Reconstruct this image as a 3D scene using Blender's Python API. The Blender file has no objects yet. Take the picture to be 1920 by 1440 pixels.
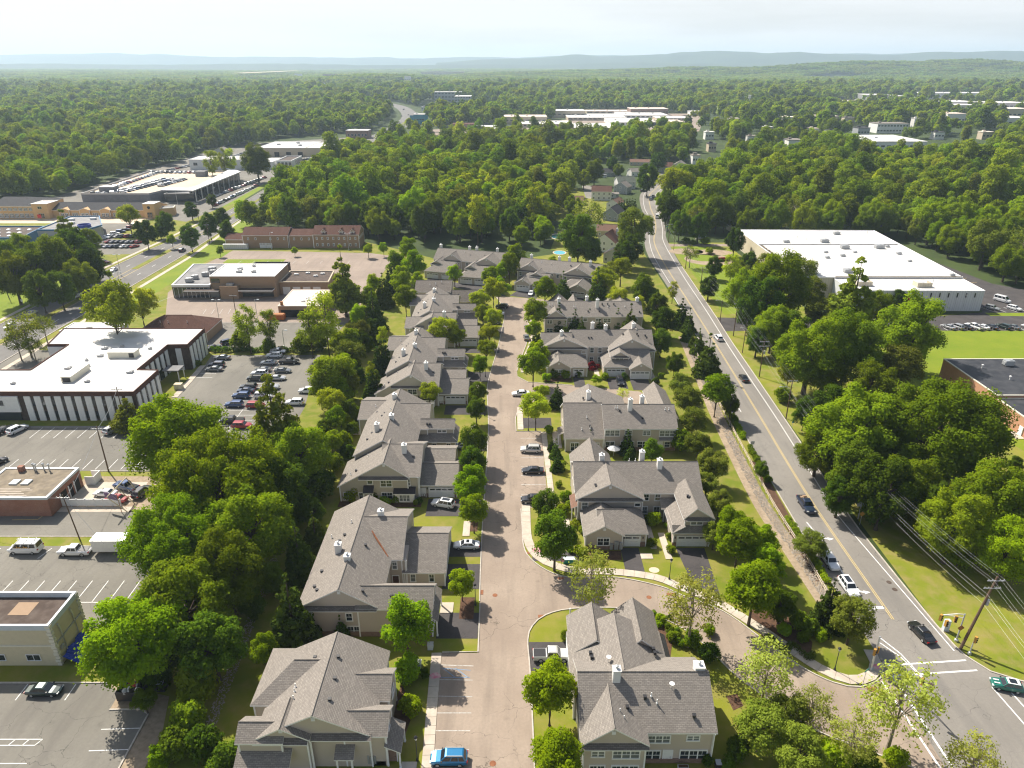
import bpy, math, random
import numpy as np
from mathutils import Vector
sc = bpy.context.scene
col = sc.collection
PI = math.pi
RAD = math.radians
CAM_H = 80.0
PITCH = math.atan(602.0 / 1333.0)
cam_d = bpy.data.cameras.new("camera")
cam = bpy.data.objects.new("camera", cam_d)
col.objects.link(cam)
cam.location = (0, 0, CAM_H)
cam.rotation_euler = (PI / 2 - PITCH, 0, 0)
cam_d.sensor_width = 36.0
cam_d.lens = 36.0 * 1333.0 / 1920.0
cam_d.clip_start = 1.0
cam_d.clip_end = 90000.0
sc.camera = cam
SUN_EL = RAD(48)
SUN_DIR = Vector((-0.678 * math.cos(SUN_EL), 0.735 * math.cos(SUN_EL), math.sin(SUN_EL))).normalized()
world = bpy.data.worlds.new("World")
sc.world = world
world.use_nodes = True
wt = world.node_tree
wt.nodes.clear()
w_out = wt.nodes.new("ShaderNodeOutputWorld")
w_bg = wt.nodes.new("ShaderNodeBackground")
sky = wt.nodes.new("ShaderNodeTexSky")
sky.sky_type = 'NISHITA'
sky.sun_disc = False
sky.sun_elevation = SUN_EL
sky.sun_rotation = math.atan2(SUN_DIR.x, SUN_DIR.y)
sky.air_density = 1.0
sky.dust_density = 2.5
sky.ozone_density = 1.2
tcw = wt.nodes.new("ShaderNodeTexCoord")
mpw = wt.nodes.new("ShaderNodeMapping")
mpw.inputs['Scale'].default_value = (1.0, 1.0, 9.0)
nzw = wt.nodes.new("ShaderNodeTexNoise")
nzw.inputs['Scale'].default_value = 3.2
nzw.inputs['Detail'].default_value = 5
rpw = wt.nodes.new("ShaderNodeValToRGB")
rpw.color_ramp.elements[0].position = 0.38
rpw.color_ramp.elements[0].color = (0.76, 0.76, 0.76, 1)
rpw.color_ramp.elements[1].position = 0.58
rpw.color_ramp.elements[1].color = (1.0, 1.0, 1.0, 1)
mxw = wt.nodes.new("ShaderNodeMixRGB")
mxw.inputs[2].default_value = (8.6, 8.6, 8.6, 1)
L_ = wt.links.new
L_(tcw.outputs['Generated'], mpw.inputs['Vector'])
L_(mpw.outputs[0], nzw.inputs['Vector'])
L_(nzw.outputs[0], rpw.inputs[0])
sepw = wt.nodes.new("ShaderNodeSeparateXYZ")
L_(tcw.outputs['Generated'], sepw.inputs[0])
elw = wt.nodes.new("ShaderNodeValToRGB")
elw.color_ramp.elements[0].position = 0.0
elw.color_ramp.elements[0].color = (1, 1, 1, 1)
elw.color_ramp.elements[1].position = 0.45
elw.color_ramp.elements[1].color = (0.07, 0.07, 0.07, 1)
L_(sepw.outputs[2], elw.inputs[0])
mlw = wt.nodes.new("ShaderNodeMath")
mlw.operation = 'MULTIPLY'
L_(rpw.outputs[0], mlw.inputs[0])
L_(elw.outputs[0], mlw.inputs[1])
L_(mlw.outputs[0], mxw.inputs[0])
L_(sky.outputs[0], mxw.inputs[1])
L_(mxw.outputs[0], w_bg.inputs[0])
w_bg.inputs[1].default_value = 0.072
L_(w_bg.outputs[0], w_out.inputs[0])
sun_d = bpy.data.lights.new("sun", 'SUN')
sun = bpy.data.objects.new("sun", sun_d)
col.objects.link(sun)
sun_d.energy = 5.0
sun_d.angle = RAD(0.6)
sun_d.color = (1.0, 0.93, 0.82)
sun.rotation_euler = SUN_DIR.to_track_quat('Z', 'Y').to_euler()
sun.location = (0, 0, 500)
sc.view_settings.view_transform = 'Standard'
sc.view_settings.look = 'None'
sc.view_settings.exposure = 0.75
sc.view_settings.gamma = 1.0
sc.view_settings.use_curve_mapping = False
sc.render.engine = 'CYCLES'
cy = sc.cycles
cy.max_bounces = 6
cy.diffuse_bounces = 2
cy.glossy_bounces = 2
cy.transmission_bounces = 3
cy.transparent_max_bounces = 4
cy.volume_bounces = 1
cy.use_denoising = True
cy.denoiser = 'OPENIMAGEDENOISE'
cy.denoising_input_passes = 'RGB_ALBEDO_NORMAL'
cy.denoising_prefilter = 'ACCURATE'
cy.filter_width = 1.2
cy.caustics_reflective = False
cy.caustics_refractive = False
F_, CP, SP = 1333.0, math.cos(PITCH), math.sin(PITCH)
def P(x, y, h=0.0):
 """photo pixel of a point whose height above ground is h -> its place (X, Y) in the world"""
 v = (y - 720) / F_
 u = (x - 960) / F_
 t = (h - CAM_H) / (-SP - v * CP)
 return u * t, (CP - v * SP) * t
def tag(o, label=None, cat=None, group=None, kind=None):
 if label:
  o["label"] = label
 if cat:
  o["category"] = cat
 if group:
  o["group"] = group
 if kind:
  o["kind"] = kind
 return o
def link(o, parent=None, loc=None, rz=None):
 col.objects.link(o)
 if parent is not None:
  o.parent = parent
 if loc is not None:
  o.location = loc
 if rz is not None:
  o.rotation_euler = (0, 0, rz)
 return o
def empty(name, loc=(0, 0, 0), rz=0.0):
 o = bpy.data.objects.new(name, None)
 o.empty_display_size = 0.3
 return link(o, None, loc, rz)
def inst(name, me, parent=None, loc=None, rz=None, scale=None):
 o = bpy.data.objects.new(name, me)
 link(o, parent, loc, rz)
 if scale is not None:
  o.scale = scale if isinstance(scale, (tuple, list)) else (scale,) * 3
 return o
ORD = ("first second third fourth fifth sixth seventh eighth ninth tenth eleventh twelfth thirteenth fourteenth fifteenth "
       "sixteenth seventeenth eighteenth nineteenth twentieth twenty-first twenty-second twenty-third twenty-fourth twenty-fifth twenty-sixth "
       "twenty-seventh twenty-eighth twenty-ninth thirtieth thirty-first thirty-second thirty-third thirty-fourth thirty-fifth").split()
class MB:
 def __init__(s):
  s.v, s.f, s.m = [], [], []
 def face(s, pts, m=0):
  n = len(s.v)
  s.v.extend(pts)
  s.f.append(tuple(range(n, n + len(pts))))
  s.m.append(m)
 def mesh_from(s, vs, fs, m=0):
  n = len(s.v)
  s.v.extend(vs)
  for f in fs:
   s.f.append(tuple(i + n for i in f))
   s.m.append(m)
 def box(s, x0, x1, y0, y1, z0, z1, m=0, rz=0.0, mt=None):
  vs = [(x0, y0, z0), (x1, y0, z0), (x1, y1, z0), (x0, y1, z0), (x0, y0, z1), (x1, y0, z1), (x1, y1, z1), (x0, y1, z1)]
  if rz:
   cx, cy_ = (x0 + x1) / 2, (y0 + y1) / 2
   c, n = math.cos(rz), math.sin(rz)
   vs = [(cx + (x - cx) * c - (y - cy_) * n, cy_ + (x - cx) * n + (y - cy_) * c, z) for x, y, z in vs]
  s.mesh_from(vs, [(0, 3, 2, 1), (0, 1, 5, 4), (1, 2, 6, 5), (2, 3, 7, 6), (3, 0, 4, 7)], m)
  n = len(s.v) - 8
  s.f.append((n + 4, n + 5, n + 6, n + 7))
  s.m.append(m if mt is None else mt)
 def prism(s, poly, z0, z1, m=0, mt=None):
  """vertical prism over a counter-clockwise polygon"""
  k = len(poly)
  for i in range(k):
   a, b = poly[i], poly[(i + 1) % k]
   s.face([(a[0], a[1], z0), (b[0], b[1], z0), (b[0], b[1], z1), (a[0], a[1], z1)], m)
  s.face([(p[0], p[1], z1) for p in poly], m if mt is None else mt)
 def slab(s, pts, th, m=0, mside=None):
  """a slab: upper face pts (counter-clockwise seen from above), thickness th downward"""
  ms = m if mside is None else mside
  lo = [(p[0], p[1], p[2] - th) for p in pts]
  s.face(list(pts), m)
  s.face(list(reversed(lo)), ms)
  k = len(pts)
  for i in range(k):
   j = (i + 1) % k
   s.face([lo[i], lo[j], pts[j], pts[i]], ms)
 def tube(s, pts, r, n=6, m=0, cap=True):
  rs = r if isinstance(r, (list, tuple)) else [r] * len(pts)
  rings = []
  for i, p in enumerate(pts):
   a = Vector(pts[max(i - 1, 0)])
   b = Vector(pts[min(i + 1, len(pts) - 1)])
   d = (b - a).normalized()
   u = d.cross(Vector((0, 0, 1)))
   if u.length < 1e-3:
    u = Vector((1, 0, 0))
   u.normalize()
   w = d.cross(u)
   rings.append([tuple(Vector(p) + (u * math.cos(2 * PI * k / n) + w * math.sin(2 * PI * k / n)) * rs[i]) for k in range(n)])
  b0 = len(s.v)
  for rg in rings:
   s.v.extend(rg)
  for i in range(len(pts) - 1):
   for k in range(n):
    k2 = (k + 1) % n
    s.f.append((b0 + i * n + k, b0 + (i + 1) * n + k, b0 + (i + 1) * n + k2, b0 + i * n + k2))
    s.m.append(m)
  if cap:
   s.f.append(tuple(b0 + k for k in range(n)))
   s.m.append(m)
   e = b0 + (len(pts) - 1) * n
   s.f.append(tuple(e + k for k in reversed(range(n))))
   s.m.append(m)
 def lathe(s, cx, cy_, prof, n=12, m=0):
  b0 = len(s.v)
  for r, z in prof:
   for k in range(n):
    s.v.append((cx + r * math.cos(2 * PI * k / n), cy_ + r * math.sin(2 * PI * k / n), z))
  for i in range(len(prof) - 1):
   for k in range(n):
    k2 = (k + 1) % n
    s.f.append((b0 + i * n + k, b0 + i * n + k2, b0 + (i + 1) * n + k2, b0 + (i + 1) * n + k))
    s.m.append(m)
  e = b0 + (len(prof) - 1) * n
  s.f.append(tuple(e + k for k in range(n)))
  s.m.append(m)
 def mesh(s, name, mats, smooth=False, uv=True):
  me = bpy.data.meshes.new(name)
  me.from_pydata(s.v, [], s.f)
  for mt in (mats if isinstance(mats, (list, tuple)) else [mats]):
   me.materials.append(mt)
  if len(me.materials) > 1:
   me.polygons.foreach_set("material_index", s.m)
  if smooth:
   me.polygons.foreach_set("use_smooth", [True] * len(s.f))
  me.update()
  if uv and len(s.f) < 40000:
   metric_uv(me)
  return me
 def build(s, name, mats, parent=None, loc=None, rz=None, smooth=False, uv=True):
  return inst(name, s.mesh(name, mats, smooth, uv), parent, loc, rz)
def metric_uv(me):
 """u runs level along each face, v runs up its slope, both in metres"""
 nf, nl = len(me.polygons), len(me.loops)
 if nf == 0:
  return
 nor = np.empty(nf * 3, np.float32)
 me.polygons.foreach_get("normal", nor)
 nor = nor.reshape(-1, 3)
 tot = np.empty(nf, np.int32)
 me.polygons.foreach_get("loop_total", tot)
 vi = np.empty(nl, np.int32)
 me.loops.foreach_get("vertex_index", vi)
 co = np.empty(len(me.vertices) * 3, np.float32)
 me.vertices.foreach_get("co", co)
 co = co.reshape(-1, 3)[vi]
 n = np.repeat(nor, tot, axis=0)
 t = np.stack([-n[:, 1], n[:, 0], np.zeros(nl, np.float32)], 1)
 ln = np.linalg.norm(t, axis=1)
 flat = ln < 0.02
 t[flat] = (1, 0, 0)
 ln[flat] = 1
 t /= ln[:, None]
 b = np.cross(n, t)
 uv = np.stack([(co * t).sum(1), (co * b).sum(1)], 1).astype(np.float32)
 me.uv_layers.new(name="UVMap").data.foreach_set("uv", uv.ravel())
MATS = {}
def newmat(name, rough=0.8, spec=0.3):
 m = bpy.data.materials.new(name)
 m.use_nodes = True
 nt = m.node_tree
 b = nt.nodes["Principled BSDF"]
 b.inputs['Roughness'].default_value = rough
 b.inputs['Specular IOR Level'].default_value = spec
 MATS[name] = m
 return m, nt, b
def N(nt, kind, **kw):
 n = nt.nodes.new(kind)
 for k, v in kw.items():
  n.inputs[k].default_value = v
 return n
def coords(nt, mode):
 if mode == 'world':
  return nt.nodes.new("ShaderNodeNewGeometry").outputs['Position']
 tc = nt.nodes.new("ShaderNodeTexCoord")
 return tc.outputs['UV' if mode == 'uv' else 'Object']
def mix(nt, fac, a, b, mode='MIX'):
 m = nt.nodes.new("ShaderNodeMixRGB")
 m.blend_type = mode
 for i, v in ((0, fac), (1, a), (2, b)):
  if isinstance(v, (int, float)):
   m.inputs[i].default_value = v
  elif isinstance(v, tuple):
   m.inputs[i].default_value = (*v, 1) if len(v) == 3 else v
  else:
   nt.links.new(v, m.inputs[i])
 return m.outputs[0]
def ramp(nt, sock, p0, p1, c0=(0, 0, 0), c1=(1, 1, 1)):
 r = nt.nodes.new("ShaderNodeValToRGB")
 r.color_ramp.elements[0].position = p0
 r.color_ramp.elements[1].position = p1
 r.color_ramp.elements[0].color = (*c0, 1)
 r.color_ramp.elements[1].color = (*c1, 1)
 nt.links.new(sock, r.inputs[0])
 return r.outputs[0]
def noise(nt, vec, scale, detail=3.0, rough=0.55):
 n = N(nt, "ShaderNodeTexNoise", Scale=scale, Detail=detail, Roughness=rough)
 nt.links.new(vec, n.inputs['Vector'])
 return n.outputs[0]
def nm(name, c1, c2, scale=0.3, rough=0.85, c3=None, scale3=3.0, mode='world', lo=0.35, hi=0.65, bump=0.0, bscale=20.0, spec=0.25, metal=0.0, amt3=0.5):
 m, nt, b = newmat(name, rough, spec)
 v = coords(nt, mode)
 c = mix(nt, ramp(nt, noise(nt, v, scale, 5), lo, hi), c1, c2)
 if c3 is not None:
  f = ramp(nt, noise(nt, v, scale3, 4), 0.42, 0.68)
  fm = nt.nodes.new("ShaderNodeMath")
  fm.operation = 'MULTIPLY'
  fm.inputs[1].default_value = amt3
  nt.links.new(f, fm.inputs[0])
  c = mix(nt, fm.outputs[0], c, c3)
 nt.links.new(c, b.inputs['Base Color'])
 b.inputs['Metallic'].default_value = metal
 if bump:
  bp = N(nt, "ShaderNodeBump", Strength=bump, Distance=0.05)
  nt.links.new(noise(nt, v, bscale, 3), bp.inputs['Height'])
  nt.links.new(bp.outputs[0], b.inputs['Normal'])
 return m
def plain(name, c, rough=0.6, spec=0.3, metal=0.0, coat=0.0, var=0.06):
 m, nt, b = newmat(name, rough, spec)
 v = coords(nt, 'obj')
 d = tuple(max(0, x * (1 - 2.2 * var)) for x in c)
 u = tuple(min(1, x * (1 + var)) for x in c)
 nt.links.new(mix(nt, noise(nt, v, 1.7, 3), d, u), b.inputs['Base Color'])
 b.inputs['Metallic'].default_value = metal
 b.inputs['Coat Weight'].default_value = coat
 b.inputs['Coat Roughness'].default_value = 0.08
 return m
def cracked(name, c1, c2, crack, scale=0.09, rough=0.92, patch=None, cw=0.008, cscale=0.2):
 """old asphalt: blotches, tyre-worn lanes, fine crack network"""
 m, nt, b = newmat(name, rough, 0.2)
 v = coords(nt, 'world')
 c = mix(nt, ramp(nt, noise(nt, v, scale, 6, 0.6), 0.36, 0.64), c1, c2)
 c = mix(nt, ramp(nt, noise(nt, v, 2.6, 4), 0.3, 0.8, (0, 0, 0), (0.45, 0.45, 0.45)), c, tuple(x * 0.8 for x in c1))
 if patch:
  st = nt.nodes.new("ShaderNodeMapping")
  st.inputs['Scale'].default_value = (0.5, 0.05, 1)
  nt.links.new(v, st.inputs['Vector'])
  c = mix(nt, ramp(nt, noise(nt, st.outputs[0], 1.0, 3), 0.5, 0.72, (0, 0, 0), (0.55, 0.55, 0.55)), c, patch)
 vb = nt.nodes.new("ShaderNodeTexVoronoi")
 vb.inputs['Scale'].default_value = 0.33
 nt.links.new(v, vb.inputs['Vector'])
 sp_ = ramp(nt, vb.outputs['Distance'], 0.05, 0.22, (0.4, 0.4, 0.4), (0, 0, 0))
 c = mix(nt, mix(nt, 1.0, sp_, ramp(nt, noise(nt, v, 0.9, 3), 0.45, 0.62), 'MULTIPLY'), c, tuple(x * 0.55 for x in c1))
 wv = nt.nodes.new("ShaderNodeVectorMath")
 wv.operation = 'ADD'
 nz = N(nt, "ShaderNodeTexNoise", Scale=0.5, Detail=3)
 nt.links.new(v, nz.inputs['Vector'])
 sub = nt.nodes.new("ShaderNodeVectorMath")
 sub.operation = 'SCALE'
 sub.inputs['Scale'].default_value = 2.4
 nt.links.new(nz.outputs['Color'], sub.inputs[0])
 nt.links.new(v, wv.inputs[0])
 nt.links.new(sub.outputs[0], wv.inputs[1])
 vo = nt.nodes.new("ShaderNodeTexVoronoi")
 vo.feature = 'DISTANCE_TO_EDGE'
 vo.inputs['Scale'].default_value = cscale
 nt.links.new(wv.outputs[0], vo.inputs['Vector'])
 lines = ramp(nt, vo.outputs['Distance'], cw * 0.3, cw, (1, 1, 1), (0, 0, 0))
 gate = ramp(nt, noise(nt, v, 0.11, 2), 0.42, 0.6, (0, 0, 0), (0.75, 0.75, 0.75))
 c = mix(nt, mix(nt, 1.0, lines, gate, 'MULTIPLY'), c, crack)
 nt.links.new(c, b.inputs['Base Color'])
 bp = N(nt, "ShaderNodeBump", Strength=0.25, Distance=0.03)
 nt.links.new(noise(nt, v, 14.0, 3), bp.inputs['Height'])
 nt.links.new(bp.outputs[0], b.inputs['Normal'])
 return m
def shingle_mat(name, c1, c2, mortar, streak):
 m, nt, b = newmat(name, 0.95, 0.15)
 uv = coords(nt, 'uv')
 br = nt.nodes.new("ShaderNodeTexBrick")
 br.offset = 0.5
 for k, v in (('Scale', 1.0), ('Mortar Size', 0.022), ('Mortar Smooth', 0.3), ('Bias', -0.1), ('Brick Width', 0.5), ('Row Height', 0.2)):
  br.inputs[k].default_value = v
 br.inputs['Color1'].default_value = (*c1, 1)
 br.inputs['Color2'].default_value = (*c2, 1)
 br.inputs['Mortar'].default_value = (*mortar, 1)
 nt.links.new(uv, br.inputs['Vector'])
 c = br.outputs['Color']
 f = ramp(nt, noise(nt, uv, 2.1, 4, 0.7), 0.35, 0.7, (0, 0, 0), (0.55, 0.55, 0.55))
 c = mix(nt, f, c, tuple(x * 0.72 for x in c2))
 st = nt.nodes.new("ShaderNodeMapping")
 st.inputs['Scale'].default_value = (0.5, 0.08, 1)
 nt.links.new(uv, st.inputs['Vector'])
 f2 = ramp(nt, noise(nt, st.outputs[0], 1.0, 3), 0.5, 0.8, (0, 0, 0), (0.3, 0.3, 0.3))
 c = mix(nt, f2, c, streak)
 nt.links.new(c, b.inputs['Base Color'])
 bp = N(nt, "ShaderNodeBump", Strength=0.5, Distance=0.03)
 nt.links.new(br.outputs['Fac'], bp.inputs['Height'])
 bp.invert = True
 nt.links.new(bp.outputs[0], b.inputs['Normal'])
 return m
def siding_mat(name, c, step=0.16, dark=0.72, axis=1, rough=0.6):
 m, nt, b = newmat(name, rough, 0.3)
 uv = coords(nt, 'uv')
 sp = nt.nodes.new("ShaderNodeSeparateXYZ")
 nt.links.new(uv, sp.inputs[0])
 d = nt.nodes.new("ShaderNodeMath")
 d.operation = 'DIVIDE'
 d.inputs[1].default_value = step
 nt.links.new(sp.outputs[axis], d.inputs[0])
 fr = nt.nodes.new("ShaderNodeMath")
 fr.operation = 'FRACT'
 nt.links.new(d.outputs[0], fr.inputs[0])
 ln = ramp(nt, fr.outputs[0], 0.0, 0.16, (dark,) * 3, (1, 1, 1))
 base = mix(nt, noise(nt, uv, 0.35, 4), tuple(x * 0.9 for x in c), tuple(min(1, x * 1.06) for x in c))
 nt.links.new(mix(nt, 1.0, base, ln, 'MULTIPLY'), b.inputs['Base Color'])
 bp = N(nt, "ShaderNodeBump", Strength=0.4, Distance=0.03)
 nt.links.new(fr.outputs[0], bp.inputs['Height'])
 nt.links.new(bp.outputs[0], b.inputs['Normal'])
 return m
def brick_mat(name, c1, c2, mortar, bw=0.24, rh=0.085):
 m, nt, b = newmat(name, 0.9, 0.2)
 uv = coords(nt, 'uv')
 br = nt.nodes.new("ShaderNodeTexBrick")
 for k, v in (('Scale', 1.0), ('Mortar Size', 0.012), ('Bias', 0.0), ('Brick Width', bw), ('Row Height', rh)):
  br.inputs[k].default_value = v
 br.inputs['Color1'].default_value = (*c1, 1)
 br.inputs['Color2'].default_value = (*c2, 1)
 br.inputs['Mortar'].default_value = (*mortar, 1)
 nt.links.new(uv, br.inputs['Vector'])
 c = mix(nt, ramp(nt, noise(nt, uv, 0.5, 4), 0.35, 0.7, (0, 0, 0), (0.5, 0.5, 0.5)), br.outputs['Color'], tuple(x * 0.7 for x in c1))
 nt.links.new(c, b.inputs['Base Color'])
 return m
def leaf_mat(name, c1, c2, c3, trans=0.35, hue=0.03):
 """leaves: colour varies from leaf to leaf and from tree to tree; sun shines through"""
 m = bpy.data.materials.new(name)
 MATS[name] = m
 m.use_nodes = True
 nt = m.node_tree
 nt.nodes.clear()
 out = nt.nodes.new("ShaderNodeOutputMaterial")
 geo = nt.nodes.new("ShaderNodeNewGeometry")
 oi = nt.nodes.new("ShaderNodeObjectInfo")
 c = mix(nt, geo.outputs['Random Per Island'], c1, c2)
 f = ramp(nt, oi.outputs['Random'], 0.0, 1.0, (0, 0, 0), (0.75, 0.75, 0.75))
 c = mix(nt, f, c, c3)
 hs = nt.nodes.new("ShaderNodeHueSaturation")
 mr = nt.nodes.new("ShaderNodeMapRange")
 mr.inputs['To Min'].default_value = 0.5 - hue * 0.35
 mr.inputs['To Max'].default_value = 0.5 + hue * 0.5
 sh = nt.nodes.new("ShaderNodeMath")
 sh.operation = 'FRACT'
 mu = nt.nodes.new("ShaderNodeMath")
 mu.operation = 'MULTIPLY'
 mu.inputs[1].default_value = 7.31
 nt.links.new(oi.outputs['Random'], mu.inputs[0])
 nt.links.new(mu.outputs[0], sh.inputs[0])
 nt.links.new(sh.outputs[0], mr.inputs['Value'])
 nt.links.new(mr.outputs[0], hs.inputs['Hue'])
 mv = nt.nodes.new("ShaderNodeMapRange")
 mv.inputs['To Min'].default_value = 0.68
 mv.inputs['To Max'].default_value = 1.38
 mu2 = nt.nodes.new("ShaderNodeMath")
 mu2.operation = 'MULTIPLY'
 mu2.inputs[1].default_value = 13.7
 sh2 = nt.nodes.new("ShaderNodeMath")
 sh2.operation = 'FRACT'
 nt.links.new(oi.outputs['Random'], mu2.inputs[0])
 nt.links.new(mu2.outputs[0], sh2.inputs[0])
 nt.links.new(sh2.outputs[0], mv.inputs['Value'])
 nt.links.new(mv.outputs[0], hs.inputs['Value'])
 nt.links.new(c, hs.inputs['Color'])
 di = nt.nodes.new("ShaderNodeBsdfDiffuse")
 tr = nt.nodes.new("ShaderNodeBsdfTranslucent")
 ms = nt.nodes.new("ShaderNodeMixShader")
 ms.inputs[0].default_value = trans
 nt.links.new(hs.outputs[0], di.inputs[0])
 tc = mix(nt, 1.0, hs.outputs[0], (1.35, 1.2, 0.4), 'MULTIPLY')
 nt.links.new(tc, tr.inputs[0])
 nt.links.new(di.outputs[0], ms.inputs[1])
 nt.links.new(tr.outputs[0], ms.inputs[2])
 nt.links.new(ms.outputs[0], out.inputs[0])
 return m
M_ = MATS
nm('forest_floor', (0.026, 0.048, 0.012), (0.050, 0.080, 0.016), 0.05, 0.95, (0.06, 0.06, 0.022), 0.6)
nm('lawn', (0.120, 0.158, 0.010), (0.190, 0.200, 0.018), 0.09, 0.95, (0.25, 0.205, 0.06), 0.35, bump=0.5, bscale=9, amt3=0.7)
nm('lawn_bright', (0.130, 0.198, 0.008), (0.175, 0.228, 0.012), 0.12, 0.95, (0.21, 0.20, 0.03), 1.2, bump=0.4, bscale=9, amt3=0.4)
nm('verge_grass', (0.135, 0.175, 0.010), (0.205, 0.212, 0.022), 0.16, 0.95, (0.27, 0.205, 0.085), 0.4, bump=0.5, bscale=9, amt3=0.6)
nm('bare_earth', (0.28, 0.215, 0.150), (0.38, 0.30, 0.215), 0.3, 0.95, (0.16, 0.125, 0.07), 1.6)
nm('mulch', (0.075, 0.040, 0.026), (0.13, 0.07, 0.042), 1.2, 0.95, (0.05, 0.035, 0.02), 4)
cracked('street_asphalt', (0.270, 0.215, 0.170), (0.345, 0.280, 0.222), (0.09, 0.075, 0.06), 0.10, patch=(0.19, 0.155, 0.125))
cracked('road_asphalt', (0.205, 0.190, 0.168), (0.250, 0.232, 0.206), (0.08, 0.075, 0.07), 0.07, patch=(0.15, 0.142, 0.132))
cracked('lot_asphalt', (0.170, 0.160, 0.138), (0.230, 0.216, 0.186), (0.07, 0.065, 0.06), 0.06, patch=(0.135, 0.125, 0.112))
cracked('old_lot_asphalt', (0.255, 0.205, 0.170), (0.340, 0.275, 0.225), (0.11, 0.09, 0.075), 0.05, patch=(0.22, 0.18, 0.15))
cracked('drive_asphalt', (0.060, 0.055, 0.056), (0.088, 0.080, 0.078), (0.03, 0.03, 0.03), 0.2)
cracked('boulevard_asphalt', (0.165, 0.158, 0.150), (0.20, 0.192, 0.18), (0.08, 0.075, 0.07), 0.06, patch=(0.14, 0.135, 0.13))
nm('concrete', (0.44, 0.38, 0.31), (0.55, 0.485, 0.40), 0.5, 0.9, (0.36, 0.31, 0.25), 2.0)
nm('kerb_concrete', (0.42, 0.38, 0.33), (0.52, 0.48, 0.42), 0.6, 0.9, (0.30, 0.27, 0.23), 2.0)
nm('line_white', (0.72, 0.72, 0.70), (0.82, 0.82, 0.80), 1.2, 0.8, (0.45, 0.43, 0.40), 2.5, amt3=0.6)
nm('line_worn', (0.40, 0.39, 0.36), (0.62, 0.61, 0.58), 0.9, 0.85, (0.28, 0.26, 0.23), 3.0, amt3=0.8)
nm('line_yellow', (0.56, 0.42, 0.15), (0.64, 0.49, 0.20), 1.0, 0.8, (0.42, 0.30, 0.12), 3.0)
nm('line_blue', (0.10, 0.24, 0.42), (0.2, 0.33, 0.5), 1.0, 0.8, (0.2, 0.2, 0.2), 3.0)
nm('rusty_grate', (0.20, 0.075, 0.035), (0.28, 0.12, 0.06), 2.0, 0.8)
nm('pink_paint', (0.60, 0.20, 0.26), (0.62, 0.42, 0.40), 1.5, 0.9)
nm('rock', (0.26, 0.225, 0.185), (0.42, 0.375, 0.32), 1.8, 0.9, (0.22, 0.19, 0.16), 4.0)
shingle_mat('shingle', (0.310, 0.280, 0.247), (0.226, 0.204, 0.182), (0.135, 0.118, 0.10), (0.185, 0.163, 0.14))
shingle_mat('shingle_dark', (0.235, 0.207, 0.18), (0.15, 0.133, 0.12), (0.09, 0.08, 0.07), (0.12, 0.11, 0.10))
shingle_mat('shingle_brown', (0.15, 0.075, 0.055), (0.105, 0.055, 0.042), (0.06, 0.035, 0.03), (0.2, 0.11, 0.08))
shingle_mat('shingle_black', (0.085, 0.085, 0.09), (0.055, 0.055, 0.06), (0.03, 0.03, 0.03), (0.07, 0.07, 0.075))
shingle_mat('shingle_red', (0.25, 0.145, 0.105), (0.19, 0.115, 0.085), (0.11, 0.065, 0.05), (0.22, 0.15, 0.12))
shingle_mat('shingle_green', (0.17, 0.19, 0.155), (0.12, 0.135, 0.11), (0.07, 0.08, 0.065), (0.15, 0.16, 0.13))
siding_mat('siding_tan', (0.51, 0.445, 0.38))
siding_mat('siding_sage', (0.46, 0.42, 0.35))
siding_mat('siding_white', (0.76, 0.75, 0.72), 0.2)
siding_mat('siding_grey', (0.36, 0.38, 0.40), 0.2)
siding_mat('ribbed_white', (0.62, 0.63, 0.64), 0.9, 0.55, 0)
siding_mat('ribbed_tan', (0.56, 0.50, 0.38), 0.9, 0.6, 0)
siding_mat('standing_seam', (0.040, 0.033, 0.032), 0.4, 0.55, 0, 0.4)
siding_mat('roof_ribs', (0.74, 0.74, 0.72), 1.4, 0.85, 0)
brick_mat('brick_red', (0.33, 0.125, 0.075), (0.24, 0.085, 0.055), (0.36, 0.29, 0.24))
brick_mat('brick_orange', (0.56, 0.27, 0.15), (0.47, 0.21, 0.12), (0.46, 0.34, 0.25))
brick_mat('brick_brown', (0.24, 0.15, 0.115), (0.30, 0.20, 0.16), (0.25, 0.2, 0.17))
brick_mat('block_grey', (0.20, 0.205, 0.22), (0.23, 0.235, 0.25), (0.17, 0.17, 0.18), 0.6, 0.3)
brick_mat('stone_base', (0.22, 0.14, 0.105), (0.30, 0.205, 0.16), (0.16, 0.13, 0.11), 0.45, 0.2)
plain('white_trim', (0.80, 0.80, 0.79), 0.5)
plain('white_paint', (0.78, 0.78, 0.76), 0.5)
plain('cream_paint', (0.60, 0.53, 0.36), 0.75)
plain('cream_trim', (0.70, 0.66, 0.54), 0.75)
plain('peach_stucco', (0.62, 0.40, 0.20), 0.85)
plain('beige_stucco', (0.52, 0.44, 0.33), 0.85)
plain('tan_brick', (0.33, 0.23, 0.15), 0.9)
nm('white_roof', (0.60, 0.59, 0.565), (0.69, 0.68, 0.66), 0.10, 0.8, (0.42, 0.375, 0.30), 0.16, amt3=0.45)
nm('dirty_roof', (0.17, 0.140, 0.10), (0.26, 0.215, 0.155), 0.5, 0.9, (0.13, 0.11, 0.09), 0.9)
nm('pale_roof', (0.62, 0.53, 0.45), (0.74, 0.66, 0.58), 0.3, 0.9, (0.45, 0.35, 0.28), 0.8)
nm('black_membrane', (0.028, 0.030, 0.036), (0.045, 0.047, 0.053), 0.2, 0.6, (0.08, 0.08, 0.085), 0.5, amt3=0.5)
nm('grey_membrane', (0.14, 0.14, 0.145), (0.19, 0.19, 0.195), 0.2, 0.7, (0.28, 0.27, 0.26), 0.4, amt3=0.4)
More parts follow.
